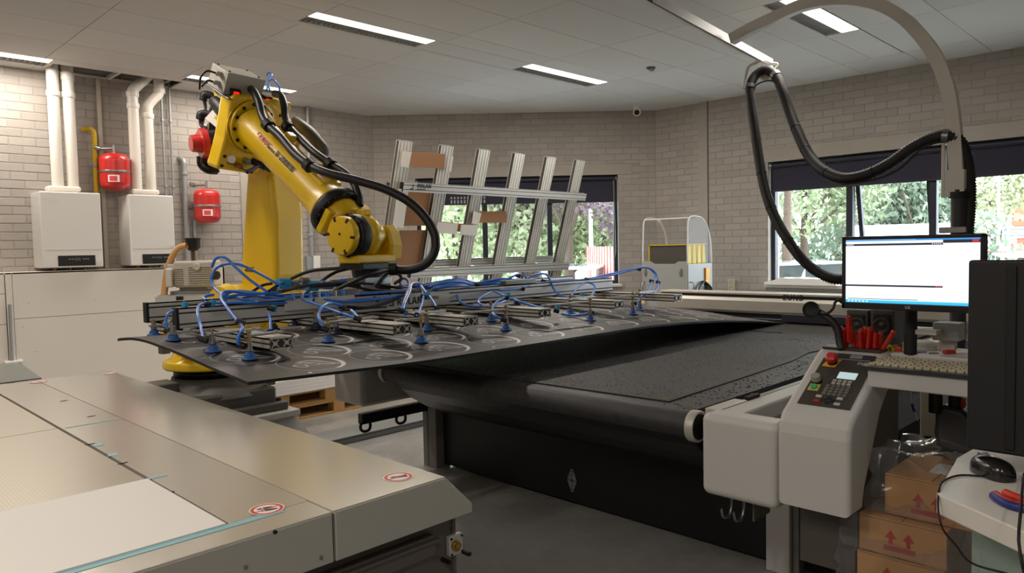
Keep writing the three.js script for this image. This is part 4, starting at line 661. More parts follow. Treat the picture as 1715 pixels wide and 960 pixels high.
  // base: dark skirt, legs, arm with hooks
  const sk = part(Cx, 'base_skirt', [box(-0.062, X1 - 0.2, 0.02, 0.36, 0.53, 2.74)], std('#161515', 0.45));
  part(Cx, 'leg', box(-0.125, -0.02, 0, 0.36, 0.395, 0.445, 0.006), M.machineDark); part(Cx, 'leg', box(-0.125, -0.01, 0, 0.42, 0.45, 0.53, 0.006), M.machineDark);
  part(Cx, 'leg', box(-0.124, 0.0, 0, 0.52, 2.74, 2.845, 0.006), M.machine); part(Cx, 'leg', box(-0.1, 0.04, 0, 0.52, 2.848, 2.875, 0.004), M.machineDark);
  part(Cx, 'electrical_cabinet', [box(-0.05, 1.7, 0.02, 0.64, 2.88, 3.2)], std('#0c0c0d', 1.0)); part(Cx, 'cabinet_edge', box(-0.06, -0.03, 0.02, 0.6, 3.2, 3.225), M.machineDark);
  for (const z of [0.46, 2.8]) part(Cx, 'leg', box(3.2, 3.34, 0, 0.66, z - 0.06, z + 0.06, 0.006), M.machineDark);
  const em = part(Cx, 'emblem', (() => { const c = at.x(958, 805, -0.063), g = []; for (const s of [-1, 1]) for (const t of [-1, 1]) for (let k = 0; k < 3; k++) { const a = 0.012 + 0.011 * k; g.push(bar(V(-0.0635, c.y + t * (0.0) + t * 0.002 + t * a * 1.8, c.z + s * 0.002), V(-0.0635, c.y + t * 0.002, c.z + s * (a * 0.85)), 0.006, 0.002, V(1, 0, 0))); } return g; })(), std('#8d8a85', 0.5), { label: 'pale chevron diamond emblem', kind: undefined });
  part(Cx, 'cross_arm', [box(-0.6, -0.08, 0.355, 0.42, 0.37, 0.42, 0.006)], M.dark);
  for (const x of [-0.585, -0.32]) part(Cx, 'arm_hook', tube([V(x - 0.025, 0.37, 0.42), V(x - 0.03, 0.335, 0.42), V(x - 0.01, 0.315, 0.42), V(x + 0.03, 0.318, 0.42), V(x + 0.04, 0.34, 0.42), V(x + 0.035, 0.37, 0.42)], 0.009, 8), M.dark);
  { const c = at.x(1204, 835, -0.5); part(Cx, 'hook_bracket', ext([[0, 0], [0.13, 0], [0.13, 0.05], [0, 0.13]], 0.006, basis(V(-0.52, 0.36, 2.88), V(1, 0, 0), UP, V(0, 0, 1))), M.machineDark);
    for (const dz of [0, 0.05]) part(Cx, 'coat_hook', tube([V(-0.53, 0.46, 2.8 + dz), V(-0.53, 0.4, 2.8 + dz), V(-0.55, 0.37, 2.8 + dz), V(-0.585, 0.375, 2.795 + dz), V(-0.59, 0.405, 2.79 + dz)], 0.006, 8), M.steel); }
  // gantry beam, a carriage of its own that rides on the rails
  const g = thing('gantry_beam', 'long cream aluminium gantry beam spanning the far part of the cutting belt', 'gantry', [2.65, 0.78, 1.7]);
  part(g, 'beam', [ext([[2.58, 0.83], [2.565, 0.85], [2.565, 0.93], [2.59, 0.955], [2.8, 0.955], [2.8, 0.83]], 2.6, basis(V(0, 0, 0.43), V(1, 0, 0), UP, V(0, 0, 1))), box(2.566, 2.575, 0.885, 0.9, 0.432, 3.02), box(2.6, 2.8, 0.978, 0.995, 0.43, 3.03, 0.004), box(2.63, 2.78, 0.955, 0.978, 0.44, 3.02)], M.aluPale);
  part(g, 'beam_groove', box(2.612, 2.64, 0.957, 0.977, 0.435, 3.025), M.darker);
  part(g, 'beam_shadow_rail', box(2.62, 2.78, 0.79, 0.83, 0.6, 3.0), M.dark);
  part(g, 'maker_lettering', text('ZUND', 0.045, basis(at.x(1311, 503, 2.5635), V(0, 0, 1), UP, V(-1, 0, 0))), M.darker);
  part(g, 'tool_carriage', [box(2.48, 2.62, 0.782, 0.845, 1.62, 2.5, 0.006)], std('#242430', 0.5));
  for (const z of [0.5, 2.92]) part(g, 'end_block', box(2.58, 2.8, 0.77, 0.83, z - 0.08, z + 0.08, 0.008), M.machineDark);
}
// ---------------------------------------------------------------- control console
const slope = (() => { const o = V(-0.695, 0.848, 3.08), e = V(-0.415, 1.006, 3.08), v = e.clone().sub(o), L = v.length(); v.normalize(); return { o, v, L, n: V(-v.y, v.x, 0), m: (a, b, c = 0) => o.clone().add(V(0, 0, a)).addScaledVector(v, b).addScaledVector(V(-v.y, v.x, 0), c), mat: null }; })();
slope.B = (a, b, c = 0) => basis(slope.m(a, b, c), V(0, 0, 1), slope.v, slope.n);
{
  const K = thing('control_console', 'sloping light grey control console with a dark keypad and red stop button', 'console', [-0.5, 0.3, 3.19]);
  const a0 = [];
  const prof = [[-0.735, 0.535], [-0.735, 0.775], [-0.728, 0.81], [-0.71, 0.838], [-0.695, 0.848], [-0.415, 1.006], [-0.39, 1.015], [-0.2, 1.015], [-0.2, 0.93], [-0.36, 0.9], [-0.46, 0.82], [-0.6, 0.6], [-0.62, 0.535]];
  part(K, 'shell', ext(prof, 0.235, basis(V(0, 0, 3.075), V(1, 0, 0), UP, V(0, 0, 1)), 0.018, 4), M.machine);
  const sp = part(K, 'side_panel', ext([[-0.6, 0.3], [-0.6, 0.6], [-0.46, 0.82], [-0.36, 0.9], [-0.2, 0.92], [-0.2, 0.3]], 0.19, basis(V(0, 0, 3.095), V(1, 0, 0), UP, V(0, 0, 1))), std('#58524c', 0.5));
  part(sp, 'panel_hole', cyl(V(-0.56, 0.56, 3.28), V(-0.56, 0.56, 3.288), 0.012, 0.012, 14), M.darker);
  const kp = part(K, 'keypad_panel', ext([[0.035, 0.03], [0.205, 0.03], [0.205, 0.285], [0.035, 0.285]], 0.004, slope.B(0, 0, 0.0)), std('#4d4943', 0.35, 0.3));
  part(K, 'legend_strip', ext([[0.04, 0.292], [0.2, 0.292], [0.2, 0.318], [0.04, 0.318]], 0.003, slope.B(0, 0, 0)), std('#33343a', 0.5));
  const tb = []; for (let k = 0; k < 4; k++) tb.push(box(0.05, 0.075, 0.296 + 0.005 * k, 0.298 + 0.005 * k, 0.003, 0.0036).applyMatrix4(slope.B(0, 0, 0)), box(0.12, 0.16, 0.296 + 0.005 * k, 0.298 + 0.005 * k, 0.003, 0.0036).applyMatrix4(slope.B(0, 0, 0)));
  part(K, 'legend_print', tb, M.castLight);
  part(kp, 'display', box(0.115, 0.175, 0.178, 0.212, 0.003, 0.006).applyMatrix4(slope.B(0, 0, 0)), new THREE.MeshStandardMaterial({ color: hex('#b9cfd2'), emissive: hex('#c9e4e8'), emissiveIntensity: 0.6, roughness: 0.3 }));
  part(kp, 'maker_lettering', text('ZUND', 0.012, slope.B(0.155, 0.262, 0.004)), M.castLight);
  const km = std('#77736b', 0.35, 0.2);
  for (let r = 0; r < 6; r++) for (let c = 0; c < (r < 2 ? 4 : 5); c++) part(kp, 'key', box(0.108 + 0.0165 * c - (r > 1 ? 0.012 : 0), 0.121 + 0.0165 * c - (r > 1 ? 0.012 : 0), 0.158 - 0.0145 * r, 0.169 - 0.0145 * r, 0.003, 0.0075, 0.0015).applyMatrix4(slope.B(0, 0, 0)), r < 2 ? std('#a9a49a', 0.4) : km);
  for (const [a, b, m] of [[0.092, 0.05, M.redMatt], [0.16, 0.046, M.castLight], [0.16, 0.074, M.castLight], [0.092, 0.074, M.castLight]]) part(kp, 'key', box(a - 0.01, a + 0.01, b - 0.006, b + 0.006, 0.003, 0.008, 0.002).applyMatrix4(slope.B(0, 0, 0)), m);
  for (const [a, b] of [[0.126, 0.072], [0.126, 0.05], [0.112, 0.061], [0.14, 0.061]]) part(kp, 'arrow_key', box(a - 0.007, a + 0.007, b - 0.005, b + 0.005, 0.003, 0.008, 0.0015).applyMatrix4(slope.B(0, 0, 0)), M.dark);
  const ax = (a, b, h0, h1, r0, r1, n = 24) => cyl(slope.m(a, b, h0), slope.m(a, b, h1), r0, r1, n);
  part(K, 'label_plate', ext([[0.045, 0.235], [0.09, 0.235], [0.1, 0.28], [0.055, 0.28]], 0.001, slope.B(0, 0, 0.0042)), M.orange);
  const es = part(K, 'emergency_stop', [ax(0.075, 0.258, 0.018, 0.032, 0.019, 0.021), ax(0.075, 0.258, 0.032, 0.04, 0.021, 0.014)], M.red); part(es, 'collar', ax(0.075, 0.258, 0.004, 0.018, 0.017, 0.017), M.dark);
  const sk = part(K, 'selector_knob', [ax(0.058, 0.15, 0.012, 0.03, 0.016, 0.015)], std('#9a9788', 0.4)); part(sk, 'collar', ax(0.058, 0.15, 0.004, 0.012, 0.018, 0.018), M.dark);
  part(K, 'label_plate', ext([[0.043, 0.1], [0.078, 0.1], [0.078, 0.135], [0.043, 0.135]], 0.001, slope.B(0, 0, 0.0042)), std('#cbb55a', 0.5));
  part(K, 'green_button', ax(0.06, 0.117, 0.005, 0.012, 0.012, 0.011), std('#4fb06a', 0.35));
  part(K, 'screwdriver_rack', box(-0.4, -0.33, 1.015, 1.024, 3.09, 3.29, 0.002), std('#3a2a22', 0.5));
  // screwdrivers standing in the rack
  const S = [[1409, 582, 1407, 546], [1418, 584, 1414, 548], [1423, 572, 1421, 529], [1432, 584, 1428, 554], [1442, 583, 1440, 553], [1446, 582, 1450, 546], [1453, 583, 1456, 548], [1459, 585, 1459, 547], [1465, 582, 1466, 557], [1472, 586, 1475, 556], [1479, 584, 1498, 554], [1437, 580, 1444, 550]];
  const wl_ = ['leftmost of the red screwdrivers in the rack', 'red screwdriver second from the left in the rack', 'tallest red screwdriver, standing above the others', 'short red screwdriver just right of the tallest one', 'short red screwdriver in front of the left speaker', 'red screwdriver leaning right behind the middle ones', 'red screwdriver in the dense middle cluster of the rack, in front of the speaker gap', 'thick red screwdriver in front of the right speaker', 'slim dark red screwdriver right of the thick one', 'upright red screwdriver, second from the right end of the rack', 'rightmost red screwdriver, leaning far to the right', 'half hidden red screwdriver leaning behind the short ones'];
  S.forEach(([u0, v0, u1, v1], i) => {
    const a = at.x(u0, v0, -0.365 + 0.02 * (i % 2)), b = at.x(u1, v1, -0.365 + 0.02 * (i % 2)); const L = a.distanceTo(b), r = i === 7 || i === 2 ? 0.0105 : 0.008;
    const t = thing('screwdriver', wl_[i], 'screwdriver', a.toArray(), 'red handled screwdrivers in the console rack');
    const [m] = along(a, b); const sh = circ(0, 0, r, 18).map(([x, y], k) => { const q = k % 3 === 0 ? 0.88 : 1; return [x * q, y * q]; });
    part(t, 'handle', [ext(sh, L * 0.82, new THREE.Matrix4().multiplyMatrices(m, new THREE.Matrix4().makeRotationX(-Math.PI / 2)), 0.0015, 1), ], M.screwRed);
    part(t, 'shank', [cyl(a, a.clone().lerp(b, 0.85), 0.003, 0.003, 8), lathe(a, b, [[0, -0.004], [r * 0.8, -0.004], [r * 0.9, 0.002], [0, 0.004]], 12)], M.redMatt);
    part(t, 'end_cap', lathe(a.clone().lerp(b, 0.82), b, [[r * 0.95, 0], [r, L * 0.06], [r * 0.9, L * 0.15], [0, L * 0.18]], 14), M.screwRed);
  });
}
// ---------------------------------------------------------------- operator place: tray, keyboard, screens, tools
{
  const T = thing('keyboard_tray', 'light grey keyboard shelf fixed beside the control console', 'shelf', [-0.35, 0.92, 3.55]);
  part(T, 'shelf', box(-0.545, -0.12, 0.922, 0.98, 3.295, 3.9, 0.006), M.machine);
  part(T, 'post', cyl(V(-0.3, 0.0, 3.42), V(-0.3, 0.922, 3.42), 0.0, 0.0, 3), M.dark); T.children.pop();
  for (const [u, v0, v1, k] of [[1567, 655, 691, -0.28], [1600, 655, 705, -0.25]]) { const a = at.x(u, v0, k), b = at.x(u, v1, k); part(T, 'support_tube', cyl(V(a.x, b.y, a.z), V(a.x, 0.925, a.z), 0.021, 0.021, 24), M.darker); }
  part(T, 'shelf_bracket', box(-0.3, -0.1, 0.6, 0.922, 3.86, 3.9), M.machineDark);
  const kb = thing('keyboard', 'worn beige computer keyboard with a dark front edge on the grey shelf', 'keyboard', [-0.48, 0.98, 3.47]);
  part(kb, 'case', [ext([[-0.556, 0.98], [-0.556, 0.992], [-0.4, 1.004], [-0.4, 0.98]], 0.42, basis(V(0, 0, 3.28), V(1, 0, 0), UP, V(0, 0, 1)), 0.002, 2)], std('#2c2d30', 0.5));
  const km = std('#b5ac92', 0.55), kg = new THREE.BoxGeometry(0.02, 0.008, 0.0195);
  for (let r = 0; r < 6; r++) for (let c = 0; c < 17; c++) { const x = -0.538 + 0.0225 * r; part(kb, 'key', box(x, x + 0.0195, 0.99 + 0.0765 * (x + 0.548), 1.0 + 0.077 * (x + 0.548), 3.295 + 0.0232 * c + 0.006 * (r % 3), 3.3155 + 0.0232 * c + 0.006 * (r % 3), 0.002, 1), km); }
  // clutter on the shelf
  const yT = 0.98;
  const kn = thing('cutter_knife', 'red and yellow snap-off cutter knife lying at the back of the shelf', 'knife', at.y(1512, 597, yT).toArray());
  { const a = at.x(1493, 590, -0.32), b = at.x(1512, 591, -0.32), c = at.x(1528, 592, -0.32); part(kn, 'handle', bar(V(a.x, yT + 0.045, a.z), V(b.x, yT + 0.045, b.z), 0.016, 0.016, UP, 0.004), M.red); part(kn, 'slider', bar(V(b.x, yT + 0.045, b.z), V(c.x, yT + 0.043, c.z), 0.015, 0.016, UP, 0.003), std('#d8c01c', 0.45)); }
  const hs = thing('tool_shelf', 'low grey ledge behind the keyboard holding small tools', 'ledge', [-0.24, yT, 3.6]);
  part(hs, 'ledge', box(-0.37, -0.12, yT, yT + 0.036, 3.31, 3.88, 0.006), M.machine);
  const tr = thing('tape_roll', 'small yellow roll lying beside the red cutter knife', 'tape', at.x(1492, 586, -0.3).toArray(), 'small yellow rolls');
  { const c = at.x(1490, 585, -0.33); part(tr, 'roll', lathe(c, c.clone().add(V(0.5, 0, 0.3)), [[0.008, 0], [0.015, 0], [0.0155, 0.006], [0.013, 0.012], [0.0155, 0.026], [0.015, 0.03], [0.008, 0.03], [0.008, 0]], 24), std('#a89626', 0.5)); delete tr.userData.group; }
  const rag = thing('cloth_bundle', 'folded whitish cleaning cloth bundle behind the keyboard', 'cloth', at.x(1541, 590, -0.22).toArray());
  { const c = at.x(1541, 581, -0.2), g = new THREE.SphereGeometry(1, 40, 24); const p = g.attributes.position; for (let i = 0; i < p.count; i++) { const x = p.getX(i), y = p.getY(i), z = p.getZ(i), w = 1 + 0.08 * noise.noise(x * 3, y * 9, z * 3) + 0.05 * Math.sin(y * 16 + 2 * x); p.setXYZ(i, c.x + x * 0.05 * w, Math.max(1.016, c.y + 0.004 + Math.sign(y) * Math.pow(Math.abs(y), 0.6) * 0.021), c.z + z * 0.058 * w); } g.computeVertexNormals(); part(rag, 'cloth', g, M.white); }
  const can = thing('metal_tube', 'plain silver metal tube standing upright on the ledge', 'tube', at.x(1584, 598, -0.22).toArray());
  { const a = at.x(1584, 600, -0.22), b = at.x(1585, 546, -0.22); part(can, 'tube', lathe(V(a.x, 1.016, a.z), V(a.x, 9, a.z), [[0, 0], [0.02, 0], [0.021, 0.002], [0.021, b.y - 1.02], [0.019, b.y - 1.018], [0.019, 0.01], [0, 0.01]], 28), M.alu); }
  const mk = thing('marker_tool', 'red and white flat marker tool at the right end of the ledge', 'marker', at.x(1600, 598, -0.28).toArray());
  { const a = at.x(1581, 597, -0.3), b = at.x(1598, 595, -0.27), c = at.x(1622, 592, -0.24); part(mk, 'body', bar(V(a.x, 1.023, a.z), V(b.x, 1.023, b.z), 0.02, 0.012, UP, 0.003), M.redMatt); part(mk, 'blade', bar(V(b.x, 1.023, b.z), V(c.x, 1.023, c.z), 0.02, 0.01, UP, 0.003), M.white); }
  for (const [a, b, l] of [[[1530, 598], [1552, 596], 'thin steel scriber lying in front of the cloth bundle'], [[1556, 597], [1572, 599], 'short steel tool lying in front of the metal tube']]) { const t = thing('small_tool', l, 'tool', at.x(...a, -0.33).toArray()); const p = at.x(...a, -0.33).setY(1.019), q = at.x(...b, -0.31).setY(1.019); part(t, 'rod', cyl(p, q, 0.003, 0.002, 8), M.steel); }
  // speakers
  for (const [u0, u1, l] of [[1417, 1455, 'left dark grey desktop speaker behind the screwdrivers'], [1457, 1499, 'right dark grey desktop speaker behind the screwdrivers']]) {
    const a = at.x(u0, 575, -0.24), b = at.x(u1, 575, -0.24), t = thing('speaker', l, 'speaker', [-0.18, 1.015, (a.z + b.z) / 2], 'pair of desktop speakers'); const top = at.x(u0, 524, -0.24).y;
    part(t, 'cabinet', box(-0.24, -0.12, 1.015, top + 0.012, a.z, b.z - 0.003, 0.006), std('#4b4945', 0.6)); delete t.userData.group;
    part(t, 'grille', box(-0.246, -0.238, 1.085, top - 0.004, a.z + 0.012, b.z - 0.014, 0.004), M.darker);
    const c = V(-0.246, top - 0.045, (a.z + b.z) / 2); part(t, 'driver', lathe(c, c.clone().add(V(-1, 0, 0)), [[0.03, 0], [0.03, 0.003], [0.024, 0.004], [0.014, -0.001], [0.012, 0.003], [0, 0.004]], 28), std('#3d3a36', 0.4, 0.3));
  }
  const gl = thing('inspection_lamp', 'black gooseneck lamp with a round head reaching over the cutting belt', 'lamp', at.d(1410, 570, 2.62).toArray());
  { const h = at.d(1360, 519, 2.66), n = ray(1360, 519).negate().add(V(-0.4, 0.1, -0.3)).normalize(); part(gl, 'head', lathe(h.clone().addScaledVector(n, -0.02), h.clone().addScaledVector(n, 1), [[0, 0], [0.018, 0], [0.028, 0.014], [0.03, 0.035], [0.026, 0.036], [0.022, 0.026], [0, 0.024]], 28), M.darker);
    part(gl, 'arm', tube([[1364, 521, 2.66], [1376, 526, 2.65], [1392, 537, 2.63], [1402, 551, 2.62], [1407, 575, 2.61], [1410, 585, 2.6]].map(([u, v, k]) => at.d(u, v, k)), 0.014, 12), M.dark); part(gl, 'cable', tube([[1372, 524, 2.64], [1385, 525, 2.62], [1395, 517, 2.6], [1399, 506, 2.6], [1404, 503, 2.6], [1410, 507, 2.6]].map(([u, v, k]) => at.d(u, v, k)), 0.005, 8), M.dark); }
  // main screen on its pole
  const mo = thing('computer_monitor', 'wide monitor showing a bright white software window', 'monitor', [-0.44, 1.0, 3.43]);
  { const tl = at.x(1415, 396, -0.5), tr = at.x(1649, 391.5, -0.5), bl = at.x(1405, 518, -0.5), br = at.x(1649, 524, -0.5);
    const z0 = (tl.z + bl.z) / 2, z1 = (tr.z + br.z) / 2, y0 = (bl.y + br.y) / 2, y1 = (tl.y + tr.y) / 2;
    part(mo, 'case', [box(-0.495, -0.455, y0, y1, z0, z1, 0.008), box(-0.46, -0.42, y0 + 0.06, y1 - 0.04, z0 + 0.06, z1 - 0.06, 0.01)], M.darker);
    part(mo, 'bezel', [box(-0.502, -0.49, y1 - 0.012, y1, z0, z1, 0.003), box(-0.502, -0.49, y0, y0 + 0.022, z0, z1, 0.003), box(-0.502, -0.49, y0, y1, z0, z0 + 0.012, 0.003), box(-0.502, -0.49, y0, y1, z1 - 0.012, z1, 0.003)], std('#101013', 0.3));
    const c = document.createElement('canvas'); c.width = 1024; c.height = 560; const g = c.getContext('2d');
    g.fillStyle = '#f7f9ff'; g.fillRect(0, 0, 1024, 560); g.fillStyle = '#3d86c8'; g.fillRect(0, 0, 1024, 16); g.fillStyle = '#5fa4dd'; g.fillRect(0, 0, 560, 10); g.fillStyle = '#e6e9ef'; g.fillRect(0, 16, 760, 22);
    g.fillStyle = '#26282d'; g.fillRect(0, 38, 760, 18); g.fillRect(760, 16, 264, 26); g.fillStyle = '#c32f2f'; g.fillRect(965, 18, 46, 18); g.fillStyle = '#dddddd'; for (let k = 0; k < 5; k++) g.fillRect(680 + 15 * k, 43, 8, 7); g.fillRect(8, 43, 60, 6);
    g.fillStyle = '#dfe9f8'; g.fillRect(764, 44, 260, 500); g.fillStyle = '#b9c7d8'; g.fillRect(760, 38, 3, 500);
    g.fillStyle = '#30343c'; g.fillRect(0, 398, 760, 16); g.fillStyle = '#e05050'; for (let k = 0; k < 3; k++) g.fillRect(710 + 16 * k, 402, 9, 8); g.fillStyle = '#4b5157'; g.fillRect(20, 520, 560, 6);
    g.fillStyle = '#38b0e6'; g.fillRect(0, 530, 1024, 30); g.fillStyle = '#8fd4f0'; g.fillRect(0, 530, 1024, 6); g.fillStyle = '#c7e8f6'; for (let k = 0; k < 6; k++) g.fillRect(20 + 30 * k, 540, 16, 12);
    const t = new THREE.CanvasTexture(c); t.colorSpace = THREE.SRGBColorSpace; t.magFilter = THREE.LinearFilter;
    const sg = new THREE.PlaneGeometry(z1 - z0 - 0.022, y1 - y0 - 0.032).rotateY(-Math.PI / 2).translate(-0.4965, (y0 + y1) / 2 + 0.005, (z0 + z1) / 2);
    part(mo, 'screen', sg, new THREE.MeshStandardMaterial({ color: 0x000000, roughness: 0.3, emissive: 0xffffff, emissiveMap: t, emissiveIntensity: 1.5 }), { keepUV: true });
    const L = new THREE.RectAreaLight(0xeaf2ff, 1.3, z1 - z0 - 0.03, y1 - y0 - 0.04); L.position.set(-0.51, (y0 + y1) / 2, (z0 + z1) / 2); L.lookAt(-3, (y0 + y1) / 2, (z0 + z1) / 2); L.name = 'screen_glow'; scene.add(L);
    part(mo, 'maker_lettering', text('LG', 0.009, basis(V(-0.5025, y0 + 0.007, (z0 + z1) / 2 - 0.01), V(0, 0, 1), UP, V(-1, 0, 0))), M.castLight);
    part(mo, 'pole', [cyl(V(-0.36, 1.016, 3.37), V(-0.36, y1 - 0.1, 3.37), 0.02, 0.02, 24), box(-0.44, -0.36, y0 + 0.1, y0 + 0.18, 3.34, 3.4)], M.darker);
    part(mo, 'pole_clamp', box(-0.3, -0.22, 1.06, 1.12, 3.42, 3.5, 0.004), M.galv); part(mo, 'clamp_post', [box(-0.27, -0.24, 1.016, 1.06, 3.44, 3.48), box(-0.37, -0.28, 1.085, 1.1, 3.37, 3.45)], M.castLight); }
  // dark screen at the right edge, seen from behind
  const m2 = thing('monitor', 'dark monitor close to the camera at the right edge, standing on the white desk', 'monitor', [-1.2, 0.886, 3.9]);
  { const a = at.x(1622, 436, -1.22), b = at.x(1622, 752, -1.22); part(m2, 'case', [box(-1.222, -1.19, b.y, a.y, a.z, a.z + 0.56, 0.006), box(-1.2, -1.15, b.y + 0.05, a.y - 0.05, a.z + 0.08, a.z + 0.48, 0.02)], std('#17171a', 0.55)); part(m2, 'rear_ridge', box(-1.227, -1.22, b.y + 0.012, a.y - 0.012, a.z + 0.072, a.z + 0.09, 0.002), M.darker);
    part(m2, 'stand', [box(-1.2, -1.14, 0.886, b.y + 0.1, a.z + 0.2, a.z + 0.3, 0.01), box(-1.2, -1.0, 0.886, 0.9, a.z + 0.1, a.z + 0.42, 0.006)], M.dark); }
  // desk corner with mouse and pliers
  const D = thing('desk', 'white desk with a chamfered corner and pale green side at lower right', 'desk', [-0.9, 0, 4.2]);
  const DY = 0.886, dp = [[-1.19, 1600, 772], [0, 1566, 828]];
  const A = at.y(1600, 772, DY), B = at.y(1566, 828, DY), E = at.y(1715, 892, DY); const dir = E.clone().sub(B).normalize();
  const E2 = B.clone().addScaledVector(dir, 0.35);
  part(D, 'desk_top', ext([[A.x, -A.z], [B.x + 0.012, -B.z + 0.0], [B.x, -B.z - 0.012], [E2.x, -E2.z], [E2.x, -5.0], [0.3, -5.0], [0.3, -A.z - 0.1], [A.x + 0.03, -A.z + 0.004]], 0.042, basis(V(0, DY - 0.042, 0), V(1, 0, 0), V(0, 0, -1), UP), 0.003, 2), std('#dedad1', 0.45));
  const ins = (p, k) => p.clone().add(V(k, 0, k));
  { const b = ins(B, 0.05), e = ins(E2, 0.05); part(D, 'side_panel', ext([[b.x + 0.02, -b.z], [b.x, -b.z - 0.02], [e.x + 0.02, -e.z], [e.x + 0.02, -4.95], [0.25, -4.95], [0.25, -b.z]], DY - 0.05, basis(V(0, 0.0, 0), V(1, 0, 0), V(0, 0, -1), UP)), std('#8fa096', 0.55)); }
  const ms = thing('computer_mouse', 'glossy black computer mouse on the white desk corner', 'mouse', at.y(1662, 790, DY).toArray());
  { const c = at.y(1662, 797, DY), g = new THREE.SphereGeometry(1, 40, 24), p = g.attributes.position; for (let i = 0; i < p.count; i++) { let x = p.getX(i), y = p.getY(i), z = p.getZ(i); const q = (t, e) => Math.sign(t) * Math.pow(Math.abs(t), e); y = y < 0 ? -0.12 : 0.036 * Math.pow(y, 0.7) * 28 / 28; const yy = y < 0 ? 0.001 : 0.006 + y; p.setXYZ(i, q(x, 0.75) * 0.03, yy, q(z, 0.75) * 0.052); } g.computeVertexNormals(); const m = basis(V(c.x, DY, c.z), V(0.75, 0, 0.66), UP, V(-0.66, 0, 0.75)); 
    part(ms, 'shell', g.applyMatrix4(m), phys('#121214', 0.22, { clearcoat: 0.5 })); part(ms, 'wheel', cyl(V(-0.004, 0.036, -0.022), V(0.004, 0.036, -0.022), 0.009, 0.009, 18).applyMatrix4(m), M.castLight); part(ms, 'button_gap', box(-0.001, 0.001, 0.03, 0.0395, -0.046, -0.03).applyMatrix4(m), M.steel); }
  const cb = thing('mouse_cable', 'thin black cable running from the mouse over the desk edge and down', 'cable', at.y(1600, 800, DY).toArray());
  part(cb, 'cable', tube([at.y(1648, 798, DY + 0.003), at.y(1610, 796, DY + 0.003), at.y(1585, 803, DY + 0.003), at.y(1573, 820, DY + 0.003), at.d(1572, 860, 1.46), at.d(1580, 888, 1.45), at.d(1600, 912, 1.45), at.d(1625, 942, 1.45), at.d(1690, 962, 1.4)], 0.0022, 6), M.darker);
  const cb2 = thing('desk_cable', 'black cable hanging down in front of the desk at the right edge', 'cable', at.d(1712, 830, 1.2).toArray());
  part(cb2, 'cable', tube([at.y(1714, 800, DY + 0.003), at.d(1709, 860, 1.23), at.d(1706, 905, 1.22), at.d(1712, 945, 1.2), at.d(1718, 970, 1.2)], 0.0028, 6), M.darker);
  const pl = thing('pliers', 'red and blue handled pliers lying on the white desk', 'pliers', at.y(1695, 845, DY).toArray());
  { const P = (u, v, h) => at.y(u, v, DY + h); const h1 = [P(1664, 830, 0.008), P(1675, 838, 0.009), P(1692, 846, 0.009), P(1716, 852, 0.009), P(1745, 858, 0.009)], h2 = [P(1684, 826, 0.01), P(1695, 831, 0.011), P(1716, 838, 0.011), P(1745, 850, 0.01)];
    part(pl, 'handle', tube(h1, 0.0085, 10), std('#1f2f7a', 0.45)); part(pl, 'handle', tube(h2, 0.0085, 10), std('#cf3a24', 0.45)); part(pl, 'grip_inlay', tube(h1.map((p) => p.clone().add(V(0.003, 0.004, 0.002))), 0.0062, 8), std('#cf3a24', 0.45)); part(pl, 'jaw', bar(P(1745, 855, 0.009), P(1800, 862, 0.009), 0.02, 0.01, UP, 0.003), M.steel); }
  // jerrycan, electrical box and cable under the shelf
  const eb = thing('electrical_box', 'beige metal connection box under the keyboard shelf', 'electrical box', at.x(1575, 700, 0.0).toArray());
  { const a = at.x(1541, 656, 0.02), b = at.x(1606, 757, 0.02); const t = part(eb, 'case', box(0.02, 0.2, b.y, a.y + 0.02, a.z, b.z + 0.01, 0.004), std('#bdb6a6', 0.5)); part(t, 'seam', box(0.0185, 0.021, b.y, a.y, (a.z + b.z) / 2 + 0.005, (a.z + b.z) / 2 + 0.007), M.slot); const s = at.x(1554, 738, 0.02); part(eb, 'socket', box(0.012, 0.022, s.y - 0.018, s.y + 0.018, s.z - 0.014, s.z + 0.014, 0.003), M.darker); part(eb, 'post', box(0.09, 0.15, 0, b.y + 0.01, a.z + 0.03, a.z + 0.09), M.dark); }
  const jc = thing('jerrycan', 'smoky translucent plastic canister with a red screw cap', 'canister', at.x(1600, 742, -0.3).toArray());
  { const c = at.x(1604, 712, -0.24); const pr = [[-0.062, -0.03], [-0.055, -0.072], [-0.02, -0.085], [0.07, -0.085], [0.1, -0.06], [0.1, 0.015], [0.06, 0.03], [0.02, 0.065], [-0.035, 0.07], [-0.06, 0.04]];
    part(jc, 'body', ext(pr, 0.1, basis(c.clone().add(V(0.05, 0, 0)), V(0, 0, 1), UP, V(-1, 0, 0)), 0.018, 4), phys('#4b4a4c', 0.25, { transmission: 0.3 })); part(jc, 'cap', cyl(c.clone().add(V(0, 0.066, 0)), c.clone().add(V(0, 0.095, 0)), 0.024, 0.022, 24), M.redMatt); part(jc, 'holder', box(c.x - 0.06, c.x + 0.08, c.y - 0.1, c.y - 0.086, c.z - 0.05, c.z + 0.4), M.dark); }
  const wc = thing('white_lead', 'white lead with a blue section hanging under the shelf', 'cable', at.x(1530, 680, -0.25).toArray());
  part(wc, 'lead', tube([at.x(1525, 650, -0.25).setY(0.925), at.x(1526, 670, -0.25), at.x(1529, 683, -0.25), at.x(1537, 704, -0.25)], 0.0035, 8), M.white); part(wc, 'sleeve', tube([at.x(1527.5, 676, -0.252), at.x(1529, 683, -0.252), at.x(1531.5, 690, -0.252)], 0.0045, 8), std('#2b2f9a', 0.5));
